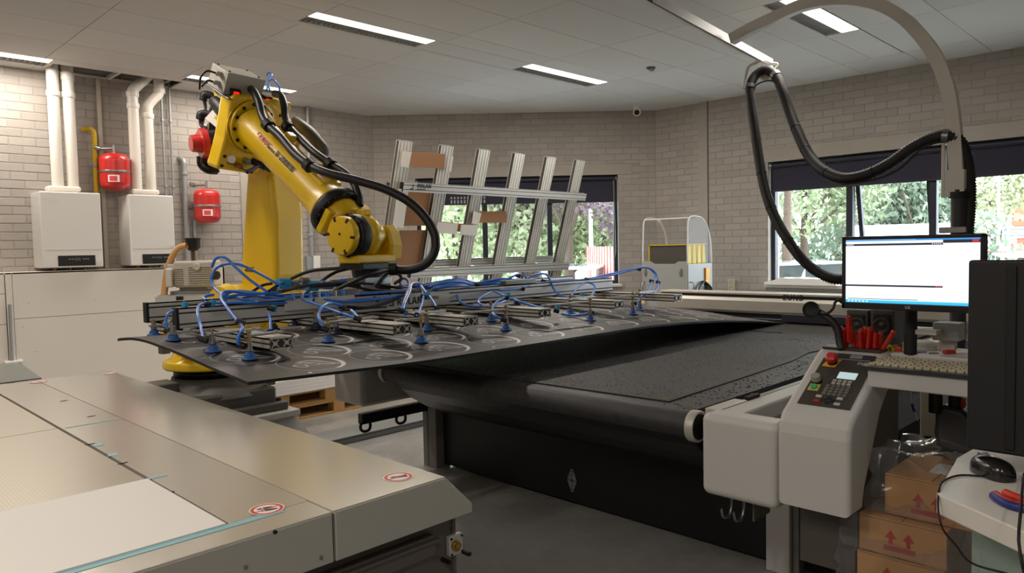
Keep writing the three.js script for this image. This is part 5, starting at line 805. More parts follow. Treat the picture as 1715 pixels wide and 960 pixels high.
  // stack of cartons in plastic bags
  const arrows = (t, z, y, x, s = 1) => { const g = []; for (const d of [-0.026, 0.026]) g.push(ext([[d - 0.006, 0.014], [d + 0.006, 0.014], [d + 0.006, 0.034], [d + 0.017, 0.034], [d, 0.06], [d - 0.017, 0.034], [d - 0.006, 0.034]], 0.0008, basis(V(x, y, z), V(0, 0, s), UP, V(-1, 0, 0)))); g.push(ext([[-0.046, -0.006], [0.046, -0.006], [0.046, 0.01], [-0.046, 0.01]], 0.0008, basis(V(x, y, z), V(0, 0, s), UP, V(-1, 0, 0)))); part(t, 'upright_arrows', g, std('#c23a30', 0.6), { label: 'red printed this-way-up arrows' }); };
  const wrap = (l, x0, x1, y0, y1, z0, z1, sd, name) => { // loose clear bag round a carton: the carton's shape pushed out and creased, with a gathered ear
    const t = thing('plastic_bag', l, 'plastic bag', [(x0 + x1) / 2, y0, (z0 + z1) / 2]); const g = new THREE.BoxGeometry(x1 - x0 + 0.02, y1 - y0 + 0.016, z1 - z0 + 0.02, 26, 16, 26).translate((x0 + x1) / 2, (y0 + y1) / 2 + 0.003, (z0 + z1) / 2), p = g.attributes.position;
    for (let i = 0; i < p.count; i++) { const x = p.getX(i), y = p.getY(i), z = p.getZ(i); const k = noise.noise(x * 14 + sd, y * 18, z * 14) + 0.8 * Math.abs(noise.noise(x * 31, y * 13 + sd, z * 31)) + 0.5 * Math.abs(noise.noise(x * 60 + sd, y * 60, z * 60)); const tp = Math.max(0, (y - y1 + 0.02) / 0.03); const e = Math.max(0, (z0 + 0.08 - z) / 0.1); p.setXYZ(i, x - 0.009 + 0.013 * k - 0.014 * e * Math.abs(Math.sin(y * 40)), Math.max(y0 + 0.004, y + 0.012 * k + 0.06 * tp * (0.5 + noise.noise(x * 9, sd, z * 9))), z - 0.075 * e * e * (0.4 + 0.8 * Math.abs(noise.noise(y * 16, sd, x * 6)))); }
    g.computeVertexNormals(); part(t, 'film', g, M.film); };
  const cart = [[-0.6, -0.22, 0.0, 0.268, 3.23, 3.5, 'carton at the foot of the bagged stack, mostly below the picture', 0], [-0.6, -0.22, 0.272, 0.392, 3.275, 3.54, 'lowest clearly seen carton of the bagged stack below the console', 0.12], [-0.6, -0.24, 0.396, 0.515, 3.29, 3.545, 'middle carton of the bagged stack, with two red arrows', 0.3], [-0.56, -0.24, 0.519, 0.65, 3.355, 3.63, 'topmost carton of the bagged stack, with a white label', 0.5]];
  cart.forEach(([x0, x1, y0, y1, z0, z1, l], i) => { const t = thing('carton', l, 'carton', [(x0 + x1) / 2, y0, (z0 + z1) / 2]); part(t, 'box', box(x0, x1, y0, y1, z0, z1, 0.003), M.card); part(t, 'flap_seam', [box(x0 + 0.002, x1 - 0.002, y1 - 0.0005, y1 + 0.0012, (z0 + z1) / 2 - 0.0015, (z0 + z1) / 2 + 0.0015), box(x0 - 0.0006, x0 + 0.001, y1 - 0.006, y1 - 0.0045, z0, z1)], std('#7d5329', 0.8));
    if (i) arrows(t, i === 3 ? 3.48 : (z0 + z1) / 2 - 0.005, y0 + 0.025, x0 - 0.0002);
    if (i === 3) part(t, 'label', box(x0 + 0.1, x0 + 0.22, y1, y1 + 0.0014, z0 + 0.1, z1 - 0.04), M.white); });
  wrap('crinkled clear plastic bag over the topmost carton', -0.56, -0.24, 0.524, 0.66, 3.355, 3.63, 3); wrap('clear plastic bag around the middle carton', -0.6, -0.24, 0.398, 0.51, 3.29, 3.545, 11); wrap('torn clear plastic bag around the lowest carton', -0.6, -0.22, 0.274, 0.388, 3.275, 3.54, 23);
}
// ---------------------------------------------------------------- left wall: boilers, flues, vessels, pipes, low casing
function boiler(x0, x1, label, mir) {
  const zf = -3.85, y0 = 1.305, y1 = 2.03, w = x1 - x0, B = thing('wall_boiler', label, 'boiler', [(x0 + x1) / 2, y0, -4.03], 'white wall boilers'); delete B.userData.group;
  part(B, 'casing', box(x0, x1, y0, y1, LW + 0.001, zf, 0.012, 3), M.boiler);
  part(B, 'front_seam', box(x0 + 0.03, x1 - 0.0, y0 + 0.168, y0 + 0.174, zf - 0.004, zf + 0.0015), M.aluPale);
  const c0 = x0 + w * 0.24, c1 = x1 - w * (mir ? 0.03 : 0.14); const p = part(B, 'control_panel', box(c0, c1, y0 + 0.015, y0 + 0.115, zf - 0.004, zf + 0.004, 0.002), M.darker);
  part(p, 'display', box(c0 + (c1 - c0) * 0.42, c0 + (c1 - c0) * 0.6, y0 + 0.065, y0 + 0.092, zf + 0.0035, zf + 0.005), std('#4b5148', 0.3));
  for (const k of [0.3, 0.37, 0.68, 0.74, 0.8]) part(p, 'button', cyl(V(c0 + (c1 - c0) * k, y0 + 0.08, zf + 0.003), V(c0 + (c1 - c0) * k, y0 + 0.08, zf + 0.006), 0.006, 0.006, 12), M.galv);
  const g = []; for (let k = 0; k < 4; k++) g.push(box(x0 + w * 0.1, x0 + w * 0.3, y1 - 0.055 - 0.012 * k, y1 - 0.052 - 0.012 * k, zf - 0.002, zf + 0.001)); part(B, 'embossed_lines', g, M.white);
  part(B, 'pressure_gauge', [cyl(V(x1 - (mir ? 0.03 : 0.045), y0 + (mir ? 0.21 : 0.055), zf - 0.002), V(x1 - (mir ? 0.03 : 0.045), y0 + (mir ? 0.21 : 0.055), zf + 0.006), 0.022, 0.022, 24)], M.boiler);
  for (const k of [0.25, 0.5, 0.75]) part(B, 'connection', cyl(V(x0 + w * k, y0 - 0.035, -4.0), V(x0 + w * k, y0 + 0.01, -4.0), 0.014, 0.014, 12), M.brass);
}
boiler(-1.258, -0.738, 'left white wall boiler, the larger one beneath the two straight flue pipes', false);
boiler(-0.478, -0.04, 'right white wall boiler beneath the two bent flue pipes', true);
{ // flue pipes rise from a shared collar through the open ceiling bay
  const mk = (label, x, bend) => { const t = thing('flue_pipe', label, 'pipe', [x, 2.08, -4.02]); const z = -4.02, r = 0.052;
    if (!bend) { part(t, 'pipe', cyl(V(x, 2.07, z), V(x - 0.0, 3.62, z), r, r, 24), M.pipeWhite); part(t, 'socket', [lathe(V(x, 2.96, z), V(x, 9, z), [[r, 0], [r + 0.008, 0.004], [r + 0.008, 0.05], [r, 0.06]], 24)], M.pipeWhite); if (x > -0.95) part(t, 'socket', lathe(V(x, 3.13, z), V(x, 9, z), [[r, 0], [r + 0.007, 0.004], [r + 0.007, 0.07], [r, 0.074]], 24), M.pipeWhite); }
    else { const p = bend === 1 ? [V(x, 2.07, z), V(x, 2.6, z), V(x, 3.02, z), V(x, 3.1, z), V(x + 0.05, 3.17, z), V(x + 0.12, 3.24, z), V(x + 0.22, 3.36, z), V(x + 0.3, 3.5, z)] : [V(x, 2.07, z), V(x, 2.6, z), V(x, 2.9, z), V(x + 0.005, 2.97, z), V(x + 0.06, 3.05, z), V(x + 0.12, 3.12, z), V(x + 0.125, 3.2, z), V(x + 0.125, 3.5, z)];
      part(t, 'pipe', tube(p, r, 24, 8), M.pipeWhite); for (const [dx, y, a] of bend === 1 ? [[0, 2.93, 0], [0, 3.05, 0]] : [[0, 2.84, 0], [0.125, 3.12, 0]]) part(t, 'socket', lathe(V(x + dx, y, z), V(x + dx, 9, z), [[r, 0], [r + 0.009, 0.004], [r + 0.009, 0.05], [r, 0.056]], 24), M.pipeWhite); } };
  mk('leftmost straight white flue pipe above the left boiler', -1.06, 0); mk('second straight white flue pipe above the left boiler', -0.93, 0);
  mk('white flue pipe above the right boiler that bends right at its top', -0.34, 1); mk('white flue pipe above the right boiler with an offset double bend', -0.2, 2);
  for (const [x0, x1, l] of [[-1.16, -0.935 + 0.06, 'white twin flue collar on top of the left boiler'], [-0.41, -0.135, 'white twin flue collar on top of the right boiler']]) { const t = thing('flue_collar', l, 'flue collar', [(x0 + x1) / 2, 2.03, -4.02]); part(t, 'collar', [box(x0, x1, 2.045, 2.095, -4.09, -3.95, 0.02, 3), box(x0 + 0.02, x1 - 0.02, 2.03, 2.05, -4.07, -3.97, 0.01)], M.pipeWhite); }
}
function vessel(cx, cy, label, s = 1) {
  const z = -4.02, r = 0.139 * s, h = 0.19, t = thing('expansion_vessel', label, 'expansion vessel', [cx, cy - h, z]);
  part(t, 'tank', lathe(V(cx, cy - h, z), V(cx, 9, z), [[0, 0], [0.07, 0.006], [0.115, 0.022], [r - 0.004, 0.055], [r, 0.08], [r, 2 * h - 0.08], [r - 0.004, 2 * h - 0.05], [0.115, 2 * h - 0.018], [0.06, 2 * h], [0, 2 * h]], 44), M.red);
  part(t, 'clamp_band', lathe(V(cx, cy + 0.0, z), V(cx, 9, z), [[r, -0.012], [r + 0.006, -0.01], [r + 0.006, 0.01], [r, 0.012]], 44), M.steel); part(t, 'wall_bracket', [box(cx - 0.02, cx + 0.02, cy - 0.02, cy + 0.02, LW, z - r + 0.01), box(cx - r - 0.01, cx + r + 0.01, cy - 0.012, cy + 0.012, LW, LW + 0.012)], M.galv);
  part(t, 'valve', [cyl(V(cx, cy + h, z), V(cx, cy + h + 0.09, z), 0.014, 0.012, 12), cyl(V(cx, cy + h + 0.05, z), V(cx - 0.1, cy + h + 0.045, z - 0.06), 0.014, 0.014, 12), cyl(V(cx - 0.1, cy + h + 0.045, z - 0.06), V(cx - 0.14, cy + h + 0.06, z - 0.1), 0.025, 0.025, 14)], M.steel);
  const lb = new THREE.CylinderGeometry(r + 0.0015, r + 0.0015, 0.07, 16, 1, true, -0.75, 0.75).translate(cx, cy - 0.075, z); part(t, 'label', lb, M.white); part(t, 'label_print', new THREE.CylinderGeometry(r + 0.0025, r + 0.0025, 0.05, 14, 1, true, -0.65, 0.5).translate(cx, cy - 0.076, z), std('#d84a58', 0.5));
}
vessel(-0.545, 2.262, 'upper red expansion vessel on the wall between the two boilers'); vessel(0.388, 1.938, 'lower red expansion vessel on the wall behind the vacuum pump');
{
  const pipe = (name, label, cat, pts, r, m, clips = [], n = 12) => { const t = thing(name, label, cat, pts[0].toArray()); part(t, 'pipe', tube(pts, r, n, 6), m); for (const c of clips) part(t, 'clip', lathe(c.clone().add(V(0, -0.014, 0)), c.clone().add(V(0, 9, 0)), [[r, 0], [r + 0.007, 0], [r + 0.007, 0.028], [r, 0.028]], 14), M.galv); return t; };
  const gz = -4.13;
  pipe('gas_pipe', 'yellow gas pipe on the wall between the boilers', 'pipe', [V(-0.695, 1.3, gz), V(-0.695, 1.7, gz), V(-0.69, 2.3, gz), V(-0.688, 2.55, gz), V(-0.688, 2.66, gz), V(-0.7, 2.69, gz), V(-0.74, 2.695, gz - 0.02), V(-0.77, 2.69, LW)], 0.024, std('#c9a516', 0.45), [V(-0.691, 2.33, gz)]);
  const tk = thing('cable_duct', 'narrow cream cable trunking on the wall right of the yellow gas pipe', 'cable trunking', [-0.6, 1.28, LW]); part(tk, 'trunking', box(-0.635, -0.595, 1.28, CEIL, LW, LW + 0.03, 0.003), std('#b9b0a2', 0.6));
  pipe('steel_conduit', 'left of the two thin steel conduits beside the bent flue pipes', 'conduit', [V(-0.005, 2.03, -4.14), V(-0.01, 2.6, -4.14), V(-0.01, 3.5, -4.14)], 0.013, M.galv, [V(-0.01, 2.86, -4.14), V(-0.005, 2.15, -4.14)]);
  pipe('steel_conduit', 'right of the two thin steel conduits beside the bent flue pipes', 'conduit', [V(0.075, 2.03, -4.14), V(0.075, 2.6, -4.14), V(0.075, 3.5, -4.14)], 0.013, M.galv, [V(0.075, 2.86, -4.14), V(0.075, 2.15, -4.14)]);
  pipe('steel_pipe', 'grey steel pipe on the wall left of the lower red vessel', 'pipe', [V(0.2, 1.2, -4.14), V(0.2, 1.7, -4.14), V(0.2, 2.35, -4.14), V(0.2, 2.43, -4.14), V(0.19, 2.46, -4.16), V(0.17, 2.47, LW)], 0.028, M.galv, [V(0.2, 2.3, -4.14)]);
  pipe('steel_pipe', 'slim grey steel pipe on the wall under the lower red vessel', 'pipe', [V(0.29, 1.2, -4.14), V(0.29, 1.5, -4.14), V(0.29, 1.78, -4.14), V(0.3, 1.8, -4.1)], 0.02, M.galv);
  pipe('grey_conduit', 'dark grey conduit running down the wall in the far left corner', 'conduit', [V(1.745, 1.35, -4.16), V(1.75, 2.0, -4.16), V(1.757, 2.7, -4.16), V(1.757, CEIL, -4.16)], 0.026, M.galv, [V(1.745, 1.62, -4.16), V(1.747, 2.1, -4.16), V(1.757, 2.95, -4.16)]);
  const sw = thing('wall_switch', 'white switch on a grey box at the foot of the dark conduit', 'switch', [1.75, 1.22, LW]); part(sw, 'back_box', box(1.67, 1.83, 1.19, 1.36, LW, LW + 0.05, 0.004), M.galv); part(sw, 'switch_cover', box(1.755, 1.845, 1.195, 1.36, LW + 0.05, LW + 0.075, 0.006), M.white);
  // low white casing under the boilers
  const pb = thing('low_casing', 'long white boarded casing along the left wall under the boilers', 'casing', [-0.7, 0, -4.05]);
  const mk = (n, x0, x1, y0, y1) => part(pb, n, box(x0, x1, y0, y1, -3.92, -3.9, 0.002), M.panelWhite);
  mk('board', -1.5, 0.5, 0.842, 1.272); mk('board', -1.5, 0.5, 0.0, 0.838); mk('board', -1.555, -1.503, 0, 1.272); mk('board', -3.4, -1.562, 1.08, 1.27); mk('board', -3.4, -1.562, 0.8, 1.076); mk('board', -3.4, -1.562, 0, 0.796);
  part(pb, 'top_board', box(-3.4, 0.5, 1.255, 1.275, LW + 0.006, -3.9, 0.003), M.panelWhite); part(pb, 'end_board', box(0.48, 0.5, 0, 1.255, LW + 0.006, -3.9), M.panelWhite);
  for (const [x, y] of [[-1.38, 0.98], [-0.82, 0.98], [-0.2, 0.98], [-1.44, 0.76], [-1.36, 0.52], [-1.34, 0.52]]) part(pb, 'screw', cyl(V(x, y, -3.9), V(x, y, -3.898), 0.005, 0.005, 8), M.galv);
  pipe('drain_pipe', 'grey pipe with a white bracket in front of the casing at far left', 'pipe', [V(-1.545, 0.02, -3.87), V(-1.54, 0.5, -3.87), V(-1.535, 0.98, -3.87)], 0.014, M.galv, []);
  const br = thing('pipe_bracket', 'small white bracket gripping the grey pipe at far left', 'bracket', [-1.54, 0.45, -3.87]); part(br, 'bracket', box(-1.6, -1.46, 0.44, 0.46, -3.9, -3.85, 0.004), M.white);
}
{ // vacuum pump on a small profile frame clamped to the robot's turret
  const F = thing('pump_frame', 'small aluminium profile frame behind the robot carrying the vacuum pump', 'frame', [-0.93, 0.6, -1.35]); const D_ = 5.45;
  const a = at.d(273, 500, 5.4), b = at.d(310, 500, 5.2); const c = V(a.x, 0, a.z);
  const dx = V(0.75, 0, 0.66).normalize(), dz = V(-0.66, 0, 0.75).normalize(); const O = at.d(292, 494, D_); const top = O.y;
  const P = (s, y, t) => O.clone().addScaledVector(dx, s).addScaledVector(dz, t).setY(y);
  part(F, 'profile', [bar(P(-0.09, top - 0.03, 0.1), P(0.28, top - 0.03, 0.1), 0.05, 0.05), bar(P(-0.09, top - 0.03, -0.16), P(0.28, top - 0.03, -0.16), 0.05, 0.05)], M.alu);
  part(F, 'profile', [bar(P(-0.065, top - 0.03, -0.14), P(-0.065, top - 0.03, 0.08), 0.05, 0.05), bar(P(0.26, top - 0.03, -0.14), P(0.26, top - 0.03, 0.08), 0.05, 0.05)], M.alu);
  part(F, 'end_cap', bar(P(0.06, top - 0.03, 0.127), P(0.11, top - 0.03, 0.127), 0.004, 0.05), M.darker);
  for (const s of [-0.06, 0.24]) part(F, 'leg', bar(P(s, 0.7, 0.06), P(s, top - 0.05, 0.06), 0.045, 0.045, V(1, 0, 0)), M.alu);
  part(F, 'shelf_plate', bar(P(-0.08, top - 0.0, -0.02), P(0.28, top - 0.0, -0.02), 0.24, 0.01), M.galv);
  const W = thing('vacuum_pump', 'light grey ribbed vacuum pump with a black filter on top', 'vacuum pump', O.toArray()); const m = basis(O, dx, UP, dz.clone()); const B = (x0, x1, y0, y1, z0, z1, r = 0) => box(x0, x1, y0, y1, z0, z1, r).applyMatrix4(m);
  const pg = std('#b4aea2', 0.5);
  part(W, 'housing', [B(0.03, 0.31, 0.055, 0.25, -0.14, 0.09, 0.02), B(-0.02, 0.04, 0.07, 0.23, -0.12, 0.07, 0.012)], pg); part(W, 'feet', [B(0.0, 0.3, 0.0, 0.03, -0.12, 0.08, 0.004), B(0.06, 0.26, 0.03, 0.06, -0.1, 0.06, 0.004)], M.machineDark);
  for (let k = 0; k < 9; k++) part(W, 'cooling_fin', B(0.14, 0.305, 0.075 + 0.016 * k, 0.081 + 0.016 * k, 0.088, 0.1), pg);
  for (let k = 0; k < 8; k++) part(W, 'cooling_fin', B(0.04, 0.1, 0.08 + 0.016 * k, 0.086 + 0.016 * k, 0.088, 0.1), pg);
  part(W, 'terminal_box', B(-0.01, 0.035, 0.06, 0.2, 0.07, 0.13, 0.012), M.machine); part(W, 'gauge', lathe(V(0.205, 0.205, 0.09).applyMatrix4(m), V(0.205, 0.205, 9).applyMatrix4(m), [[0, 0], [0.028, 0], [0.028, 0.014], [0.02, 0.016], [0, 0.014]], 24), M.castLight); part(W, 'knob', cyl(V(0.3, 0.14, 0.05).applyMatrix4(m), V(0.34, 0.14, 0.07).applyMatrix4(m), 0.032, 0.032, 18), M.darker);
  part(W, 'filter_stem', cyl(V(0.14, 0.245, -0.03).applyMatrix4(m), V(0.14, 0.33, -0.03).applyMatrix4(m), 0.015, 0.015, 14), std('#5a4330', 0.6)); const fl = part(W, 'air_filter', lathe(V(0.14, 0.325, -0.03).applyMatrix4(m), V(0.14, 9, -0.03).applyMatrix4(m), [[0, 0], [0.03, 0], [0.04, 0.015], [0.05, 0.022], [0.053, 0.085], [0.057, 0.088], [0.057, 0.096], [0, 0.098]], 32), M.darker);
  const q = (u, v, k) => at.d(u, v, k); part(W, 'suction_hose', tube([q(313, 411, 5.4), q(300, 415, 5.4), q(290, 428, 5.4), q(281, 450, 5.4), q(277, 475, 5.4), q(274, 505, 5.38), q(272, 545, 5.35), q(274, 560, 5.33)], 0.022, 14, 8), M.hoseTan);
  const rg = []; for (let k = 0; k < 26; k++) { const t = 0.25 + 0.027 * k, cv = new THREE.CatmullRomCurve3([q(313, 411, 5.4), q(300, 415, 5.4), q(290, 428, 5.4), q(281, 450, 5.4), q(277, 475, 5.4), q(274, 505, 5.38), q(272, 545, 5.35), q(274, 560, 5.33)], false, 'centripetal'); const p = cv.getPoint(t), d = cv.getTangent(t).multiplyScalar(0.006); rg.push(cyl(p.clone().sub(d), p.clone().add(d), 0.0245, 0.0245, 12)); } part(W, 'hose_rings', rg, M.hoseTan, { kind: 'stuff' });
}
// ---------------------------------------------------------------- leaning profile rack with taped cardboard
{
  const zAt = (y) => -1.56 - 0.3 * (2.03 - y);
  const R = thing('profile_rack', 'tall aluminium profile rack of six leaning uprights in front of the far window', 'rack', [2.5, 0, -2.0]);
  const dir = V(0, 1, 0.3).normalize(), nrm = V(0, -0.3, 1).normalize();
  const slotted = (a, b, w, h, up, n1) => { // wide profile with grooves on its broad faces
    const z = b.clone().sub(a), L = z.length(); z.divideScalar(L); const y = up.clone().addScaledVector(z, -up.dot(z)).normalize(), x = y.clone().cross(z), m = basis(a, x, y, z), g = [], d = 0.006, s = 0.007;
    g.core = box(-w / 2 + 0.002, w / 2 - 0.002, -h / 2 + d, h / 2 - d, 0.001, L - 0.001).applyMatrix4(m); let p = -w / 2; for (let k = 0; k <= n1; k++) { const e = k < n1 ? -w / 2 + (k + 0.5) * w / n1 - s / 2 : w / 2; g.push(box(p, e, -h / 2, -h / 2 + d, 0, L), box(p, e, h / 2 - d, h / 2, 0, L)); p = e + s; }
    const r = g.map((q) => q.applyMatrix4(m)); r.core = g.core; return r; };
  const tops = [[679, 234], [749, 241], [811, 249], [870, 255], [923, 261], [972, 268]];
  const xs = tops.map(([u, v]) => at.z(u, v, zAt(2.45) - 0.05).x);
  xs.forEach((x) => { const a = V(x, 0.02, zAt(0.02) - 0.06), b = V(x, 2.44, zAt(2.44) - 0.06); const sg = slotted(a, b, 0.155, 0.05, nrm, 4), u = part(R, 'upright', sg, M.aluPale); part(u, 'groove', sg.core, M.slot); part(u, 'end_cap', bar(b, b.clone().addScaledVector(dir, 0.004), 0.15, 0.05, nrm), M.galv); });
  const rail = (u0, v0, u1, v1, y, off, w) => { const z = zAt(y) + off, a = at.z(u0, v0, z), b = at.z(u1, v1, z); const sg = slotted(V(a.x, y, z), V(b.x, y, z), w, 0.05, nrm, 2), q = part(R, 'rail', sg, M.alu); part(q, 'groove', sg.core, M.slot); part(q, 'end_cap', bar(V(a.x - 0.006, y, z), V(a.x, y, z), w, 0.05, nrm), M.darker); return [a, b, z]; };
  const [ra] = rail(673, 310, 979, 328, 2.015, 0.005, 0.085); rail(650, 299, 960, 312, 2.04, -0.2, 0.06);
  rail(686, 461, 951, 449, 1.17, 0.005, 0.09); rail(720, 450, 925, 438, 1.26, -0.16, 0.07); rail(686, 480, 945, 466, 0.3, 0.005, 0.09);
  part(R, 'maker_lettering', [text('ROLAN', 0.038, basis(V(ra.x + 0.16, 2.012, zAt(2.015) + 0.033), V(1, 0, 0), dir, nrm)), text('ROBOTICS', 0.016, basis(V(ra.x + 0.16, 1.985, zAt(2.0) + 0.034), V(1, 0, 0), dir, nrm)), box(0.08, 0.115, -0.01, -0.002, 0, 0.002).applyMatrix4(basis(V(ra.x, 2.0, zAt(2.0) + 0.033), V(1, 0, 0), dir, nrm)), box(0.107, 0.115, -0.002, 0.04, 0, 0.002).applyMatrix4(basis(V(ra.x, 2.0, zAt(2.0) + 0.033), V(1, 0, 0), dir, nrm))], M.darker);
  // cardboard strips taped between the uprights
  const card = (label, quad, off, tapes = []) => { const t = thing('cardboard_strip', label, 'cardboard', [0, 0, 0]); const P = quad.map(([u, v]) => { let y = 1.6, p; for (let k = 0; k < 8; k++) { p = at.z(u, v, zAt(y) + off); y = p.y; } return p; }); const c = P.reduce((s, p) => s.add(p), V(0, 0, 0)).multiplyScalar(0.25); t.position.copy(c);
    const m = basis(c, V(1, 0, 0), dir, nrm), inv = m.clone().invert(); const sh = P.map((p) => { const q = p.clone().applyMatrix4(inv); return [q.x, q.y]; }).reverse(); part(t, 'strip', ext(sh, 0.005, m), M.cardboard); return t; };
  const band = (label, quad, off) => { const t = card(label, quad, off); t.name = numbered('tape_strip'); t.userData.category = 'tape'; t.children[0].material = M.paperTape; t.children[0].name = 'tape'; };
  card('uppermost brown cardboard strip taped across the first two rack uprights', [[684, 254], [744, 258], [744, 283], [682, 278]], -0.03);
  card('large brown cardboard sheet behind the left side of the rack, below its upper rail', [[681, 318], [733, 320], [728, 378], [673, 378]], -0.09); card('lower large brown cardboard sheet low on the left side of the rack', [[668, 386], [727, 385], [716, 445], [660, 446]], -0.09);
  card('brown cardboard strip taped between the third and fourth rack uprights', [[803, 354], [848, 354], [848, 373], [800, 373]], -0.02); card('narrow brown cardboard strip bridging the second and third rack uprights', [[738, 371], [796, 377], [793, 389], [764, 388]], -0.03);
  band('white paper tape around the left uprights at the uppermost cardboard strip', [[674, 253], [689, 255], [684, 281], [671, 279]], 0.012); band('white paper tape on the second upright beside the uppermost cardboard strip', [[755, 262], [759, 262], [755, 288], [751, 287]], 0.012);
  band('long white paper tape down the first rack upright below the upper rail', [[666, 316], [684, 318], [675, 382], [657, 380]], 0.012); band('long white paper tape at the bottom of the first rack upright', [[656, 387], [669, 390], [660, 445], [650, 445]], 0.012);
  band('broad white paper tape low on the second rack upright', [[733, 372], [767, 375], [764, 392], [728, 390]], 0.014); band('broad white paper tape low on the third rack upright', [[772, 377], [801, 377], [797, 395], [770, 393]], 0.014); band('small white paper tape on the third upright beside the middle cardboard strip', [[793, 354], [806, 357], [801, 376], [790, 374]], 0.013);
}
// ---------------------------------------------------------------- filter cabinet in the far right corner
{
  const x0 = 4.2, x1 = 4.74, z0 = -0.86, z1 = -0.25, yt = 1.215;
  const K = thing('dust_filter_cabinet', 'grey dust filter cabinet with a clear domed hood and yellow filter inside', 'filter cabinet', [(x0 + x1) / 2, 0, (z0 + z1) / 2]);
  const sh = std('#9ea09c', 0.5);
  part(K, 'body', box(x0, x1, 0.1, yt - 0.03, z0, z1, 0.01), sh); part(K, 'front_door', ext([[z0, 0.12], [z1 - 0.01, 0.12], [z1 - 0.01, yt], [z1 - 0.12, yt + 0.0], [z1 - 0.17, yt - 0.03], [z0 + 0.17, yt - 0.03], [z0 + 0.12, yt], [z0, yt]], 0.012, basis(V(x0 + 0.001, 0, 0), V(0, 0, 1), UP, V(-1, 0, 0)), 0.002), sh);
  part(K, 'feet', [box(x0 + 0.03, x0 + 0.1, 0, 0.1, z0 + 0.03, z0 + 0.1), box(x1 - 0.1, x1 - 0.03, 0, 0.1, z1 - 0.1, z1 - 0.03), box(x0 + 0.03, x0 + 0.1, 0, 0.1, z1 - 0.1, z1 - 0.03), box(x1 - 0.1, x1 - 0.03, 0, 0.1, z0 + 0.03, z0 + 0.1)], M.dark);
  for (const z of [z0 + 0.05, z1 - 0.08]) part(K, 'latch', [box(x0 - 0.022, x0 - 0.008, yt - 0.17, yt - 0.08, z - 0.012, z + 0.012, 0.003), box(x0 - 0.026, x0 - 0.02, yt - 0.14, yt - 0.12, z - 0.025, z + 0.025, 0.002)], M.steel);
  part(K, 'handle', tube([V(x0 - 0.012, 0.98, z0 + 0.03), V(x0 - 0.045, 0.96, z0 + 0.03), V(x0 - 0.045, 0.86, z0 + 0.03), V(x0 - 0.012, 0.84, z0 + 0.03)], 0.008, 8), M.steel);
  part(K, 'handle', tube([V(x0 + 0.03, 0.98, z1), V(x0 + 0.05, 0.97, z1 + 0.035), V(x0 + 0.05, 0.86, z1 + 0.035), V(x0 + 0.03, 0.85, z1)], 0.007, 8), M.steel); part(K, 'handle', tube([V(x1, 1.0, z1 - 0.05), V(x1 + 0.04, 0.98, z1 - 0.05), V(x1 + 0.04, 0.86, z1 - 0.05), V(x1, 0.84, z1 - 0.05)], 0.007, 8), M.steel);
  // yellow pleated filter
  const fy = yt - 0.03, ft = yt + 0.195; part(K, 'filter_frame', [box(x0 + 0.05, x0 + 0.07, ft - 0.012, ft, z0 + 0.05, z1 - 0.04), box(x0 + 0.05, x0 + 0.07, fy, ft, z0 + 0.05, z0 + 0.065), box(x0 + 0.05, x1 - 0.06, ft - 0.006, ft, z1 - 0.06, z1 - 0.04)], M.ochre);
  part(K, 'filter_face', box(x0 + 0.06, x0 + 0.064, fy, ft - 0.012, z0 + 0.065, z1 - 0.06), std('#55514d', 0.8));
  for (let k = 0; k < 4; k++) part(K, 'filter_bag', ext([[x0 + 0.085 + 0.105 * k, fy], [x0 + 0.16 + 0.105 * k, fy], [x0 + 0.14 + 0.105 * k, ft - 0.01], [x0 + 0.105 + 0.105 * k, ft - 0.01]], 0.42, basis(V(0, 0, z1 - 0.47), V(1, 0, 0), UP, V(0, 0, 1)), 0.004), M.ochre);
  // clear hood: profile in x-y swept along z
  const hp = [[x0, yt - 0.02], [x0 + 0.01, yt + 0.2], [x0 + 0.02, yt + 0.36], [x0 + 0.04, yt + 0.47], [x0 + 0.06, yt + 0.5]];
  const front = (t) => V(0, 0, 0); const top = []; for (let k = 0; k <= 8; k++) { const a = k / 8; top.push([x0 + 0.06 + (x1 - x0 - 0.08) * a, yt + 0.5 - 0.02 * a + 0.02 * Math.sin(a * 3.1)]); } const back = []; for (let k = 0; k <= 8; k++) { const a = k / 8 * Math.PI / 2; back.push([x1 - 0.26 + 0.25 * Math.sin(a), yt + 0.06 + 0.44 * Math.cos(a)]); }
  const out = [[x0 + 0.005, yt - 0.02], [x0 + 0.012, yt + 0.25], [x0 + 0.05, yt + 0.49], [x1 - 0.26, yt + 0.505], ...back.slice(1), [x1 - 0.005, yt - 0.02]];
  const inn = out.map(([a, b]) => [a + (a < x0 + 0.2 ? 0.004 : a > x1 - 0.1 ? -0.004 : 0), b - (b > yt + 0.3 ? 0.004 : 0)]).reverse();
  part(K, 'hood_pane', ext([...out, ...inn], z1 - z0 - 0.02, basis(V(0, 0, z0 + 0.01), V(1, 0, 0), UP, V(0, 0, 1))), M.acrylic);
  for (const z of [z0 + 0.004, z1 - 0.008]) { part(K, 'hood_pane', ext(out, 0.004, basis(V(0, 0, z), V(1, 0, 0), UP, V(0, 0, 1))), M.acrylic); part(K, 'hood_edge', tube(out.map(([a, b]) => V(a, b, z)), 0.008, 8, 4), std('#d6d6d6', 0.4)); }
  part(K, 'hood_edge', [cyl(V(x0 + 0.05, yt + 0.49, z0), V(x0 + 0.05, yt + 0.49, z1), 0.009, 0.009, 8)], std('#d6d6d6', 0.4)); part(K, 'hood_seam', cyl(V(x0 + 0.012, yt + 0.0, (z0 + z1) / 2 + 0.05), V(x0 + 0.03, yt + 0.49, (z0 + z1) / 2 + 0.05), 0.004, 0.004, 6), M.acrylic);
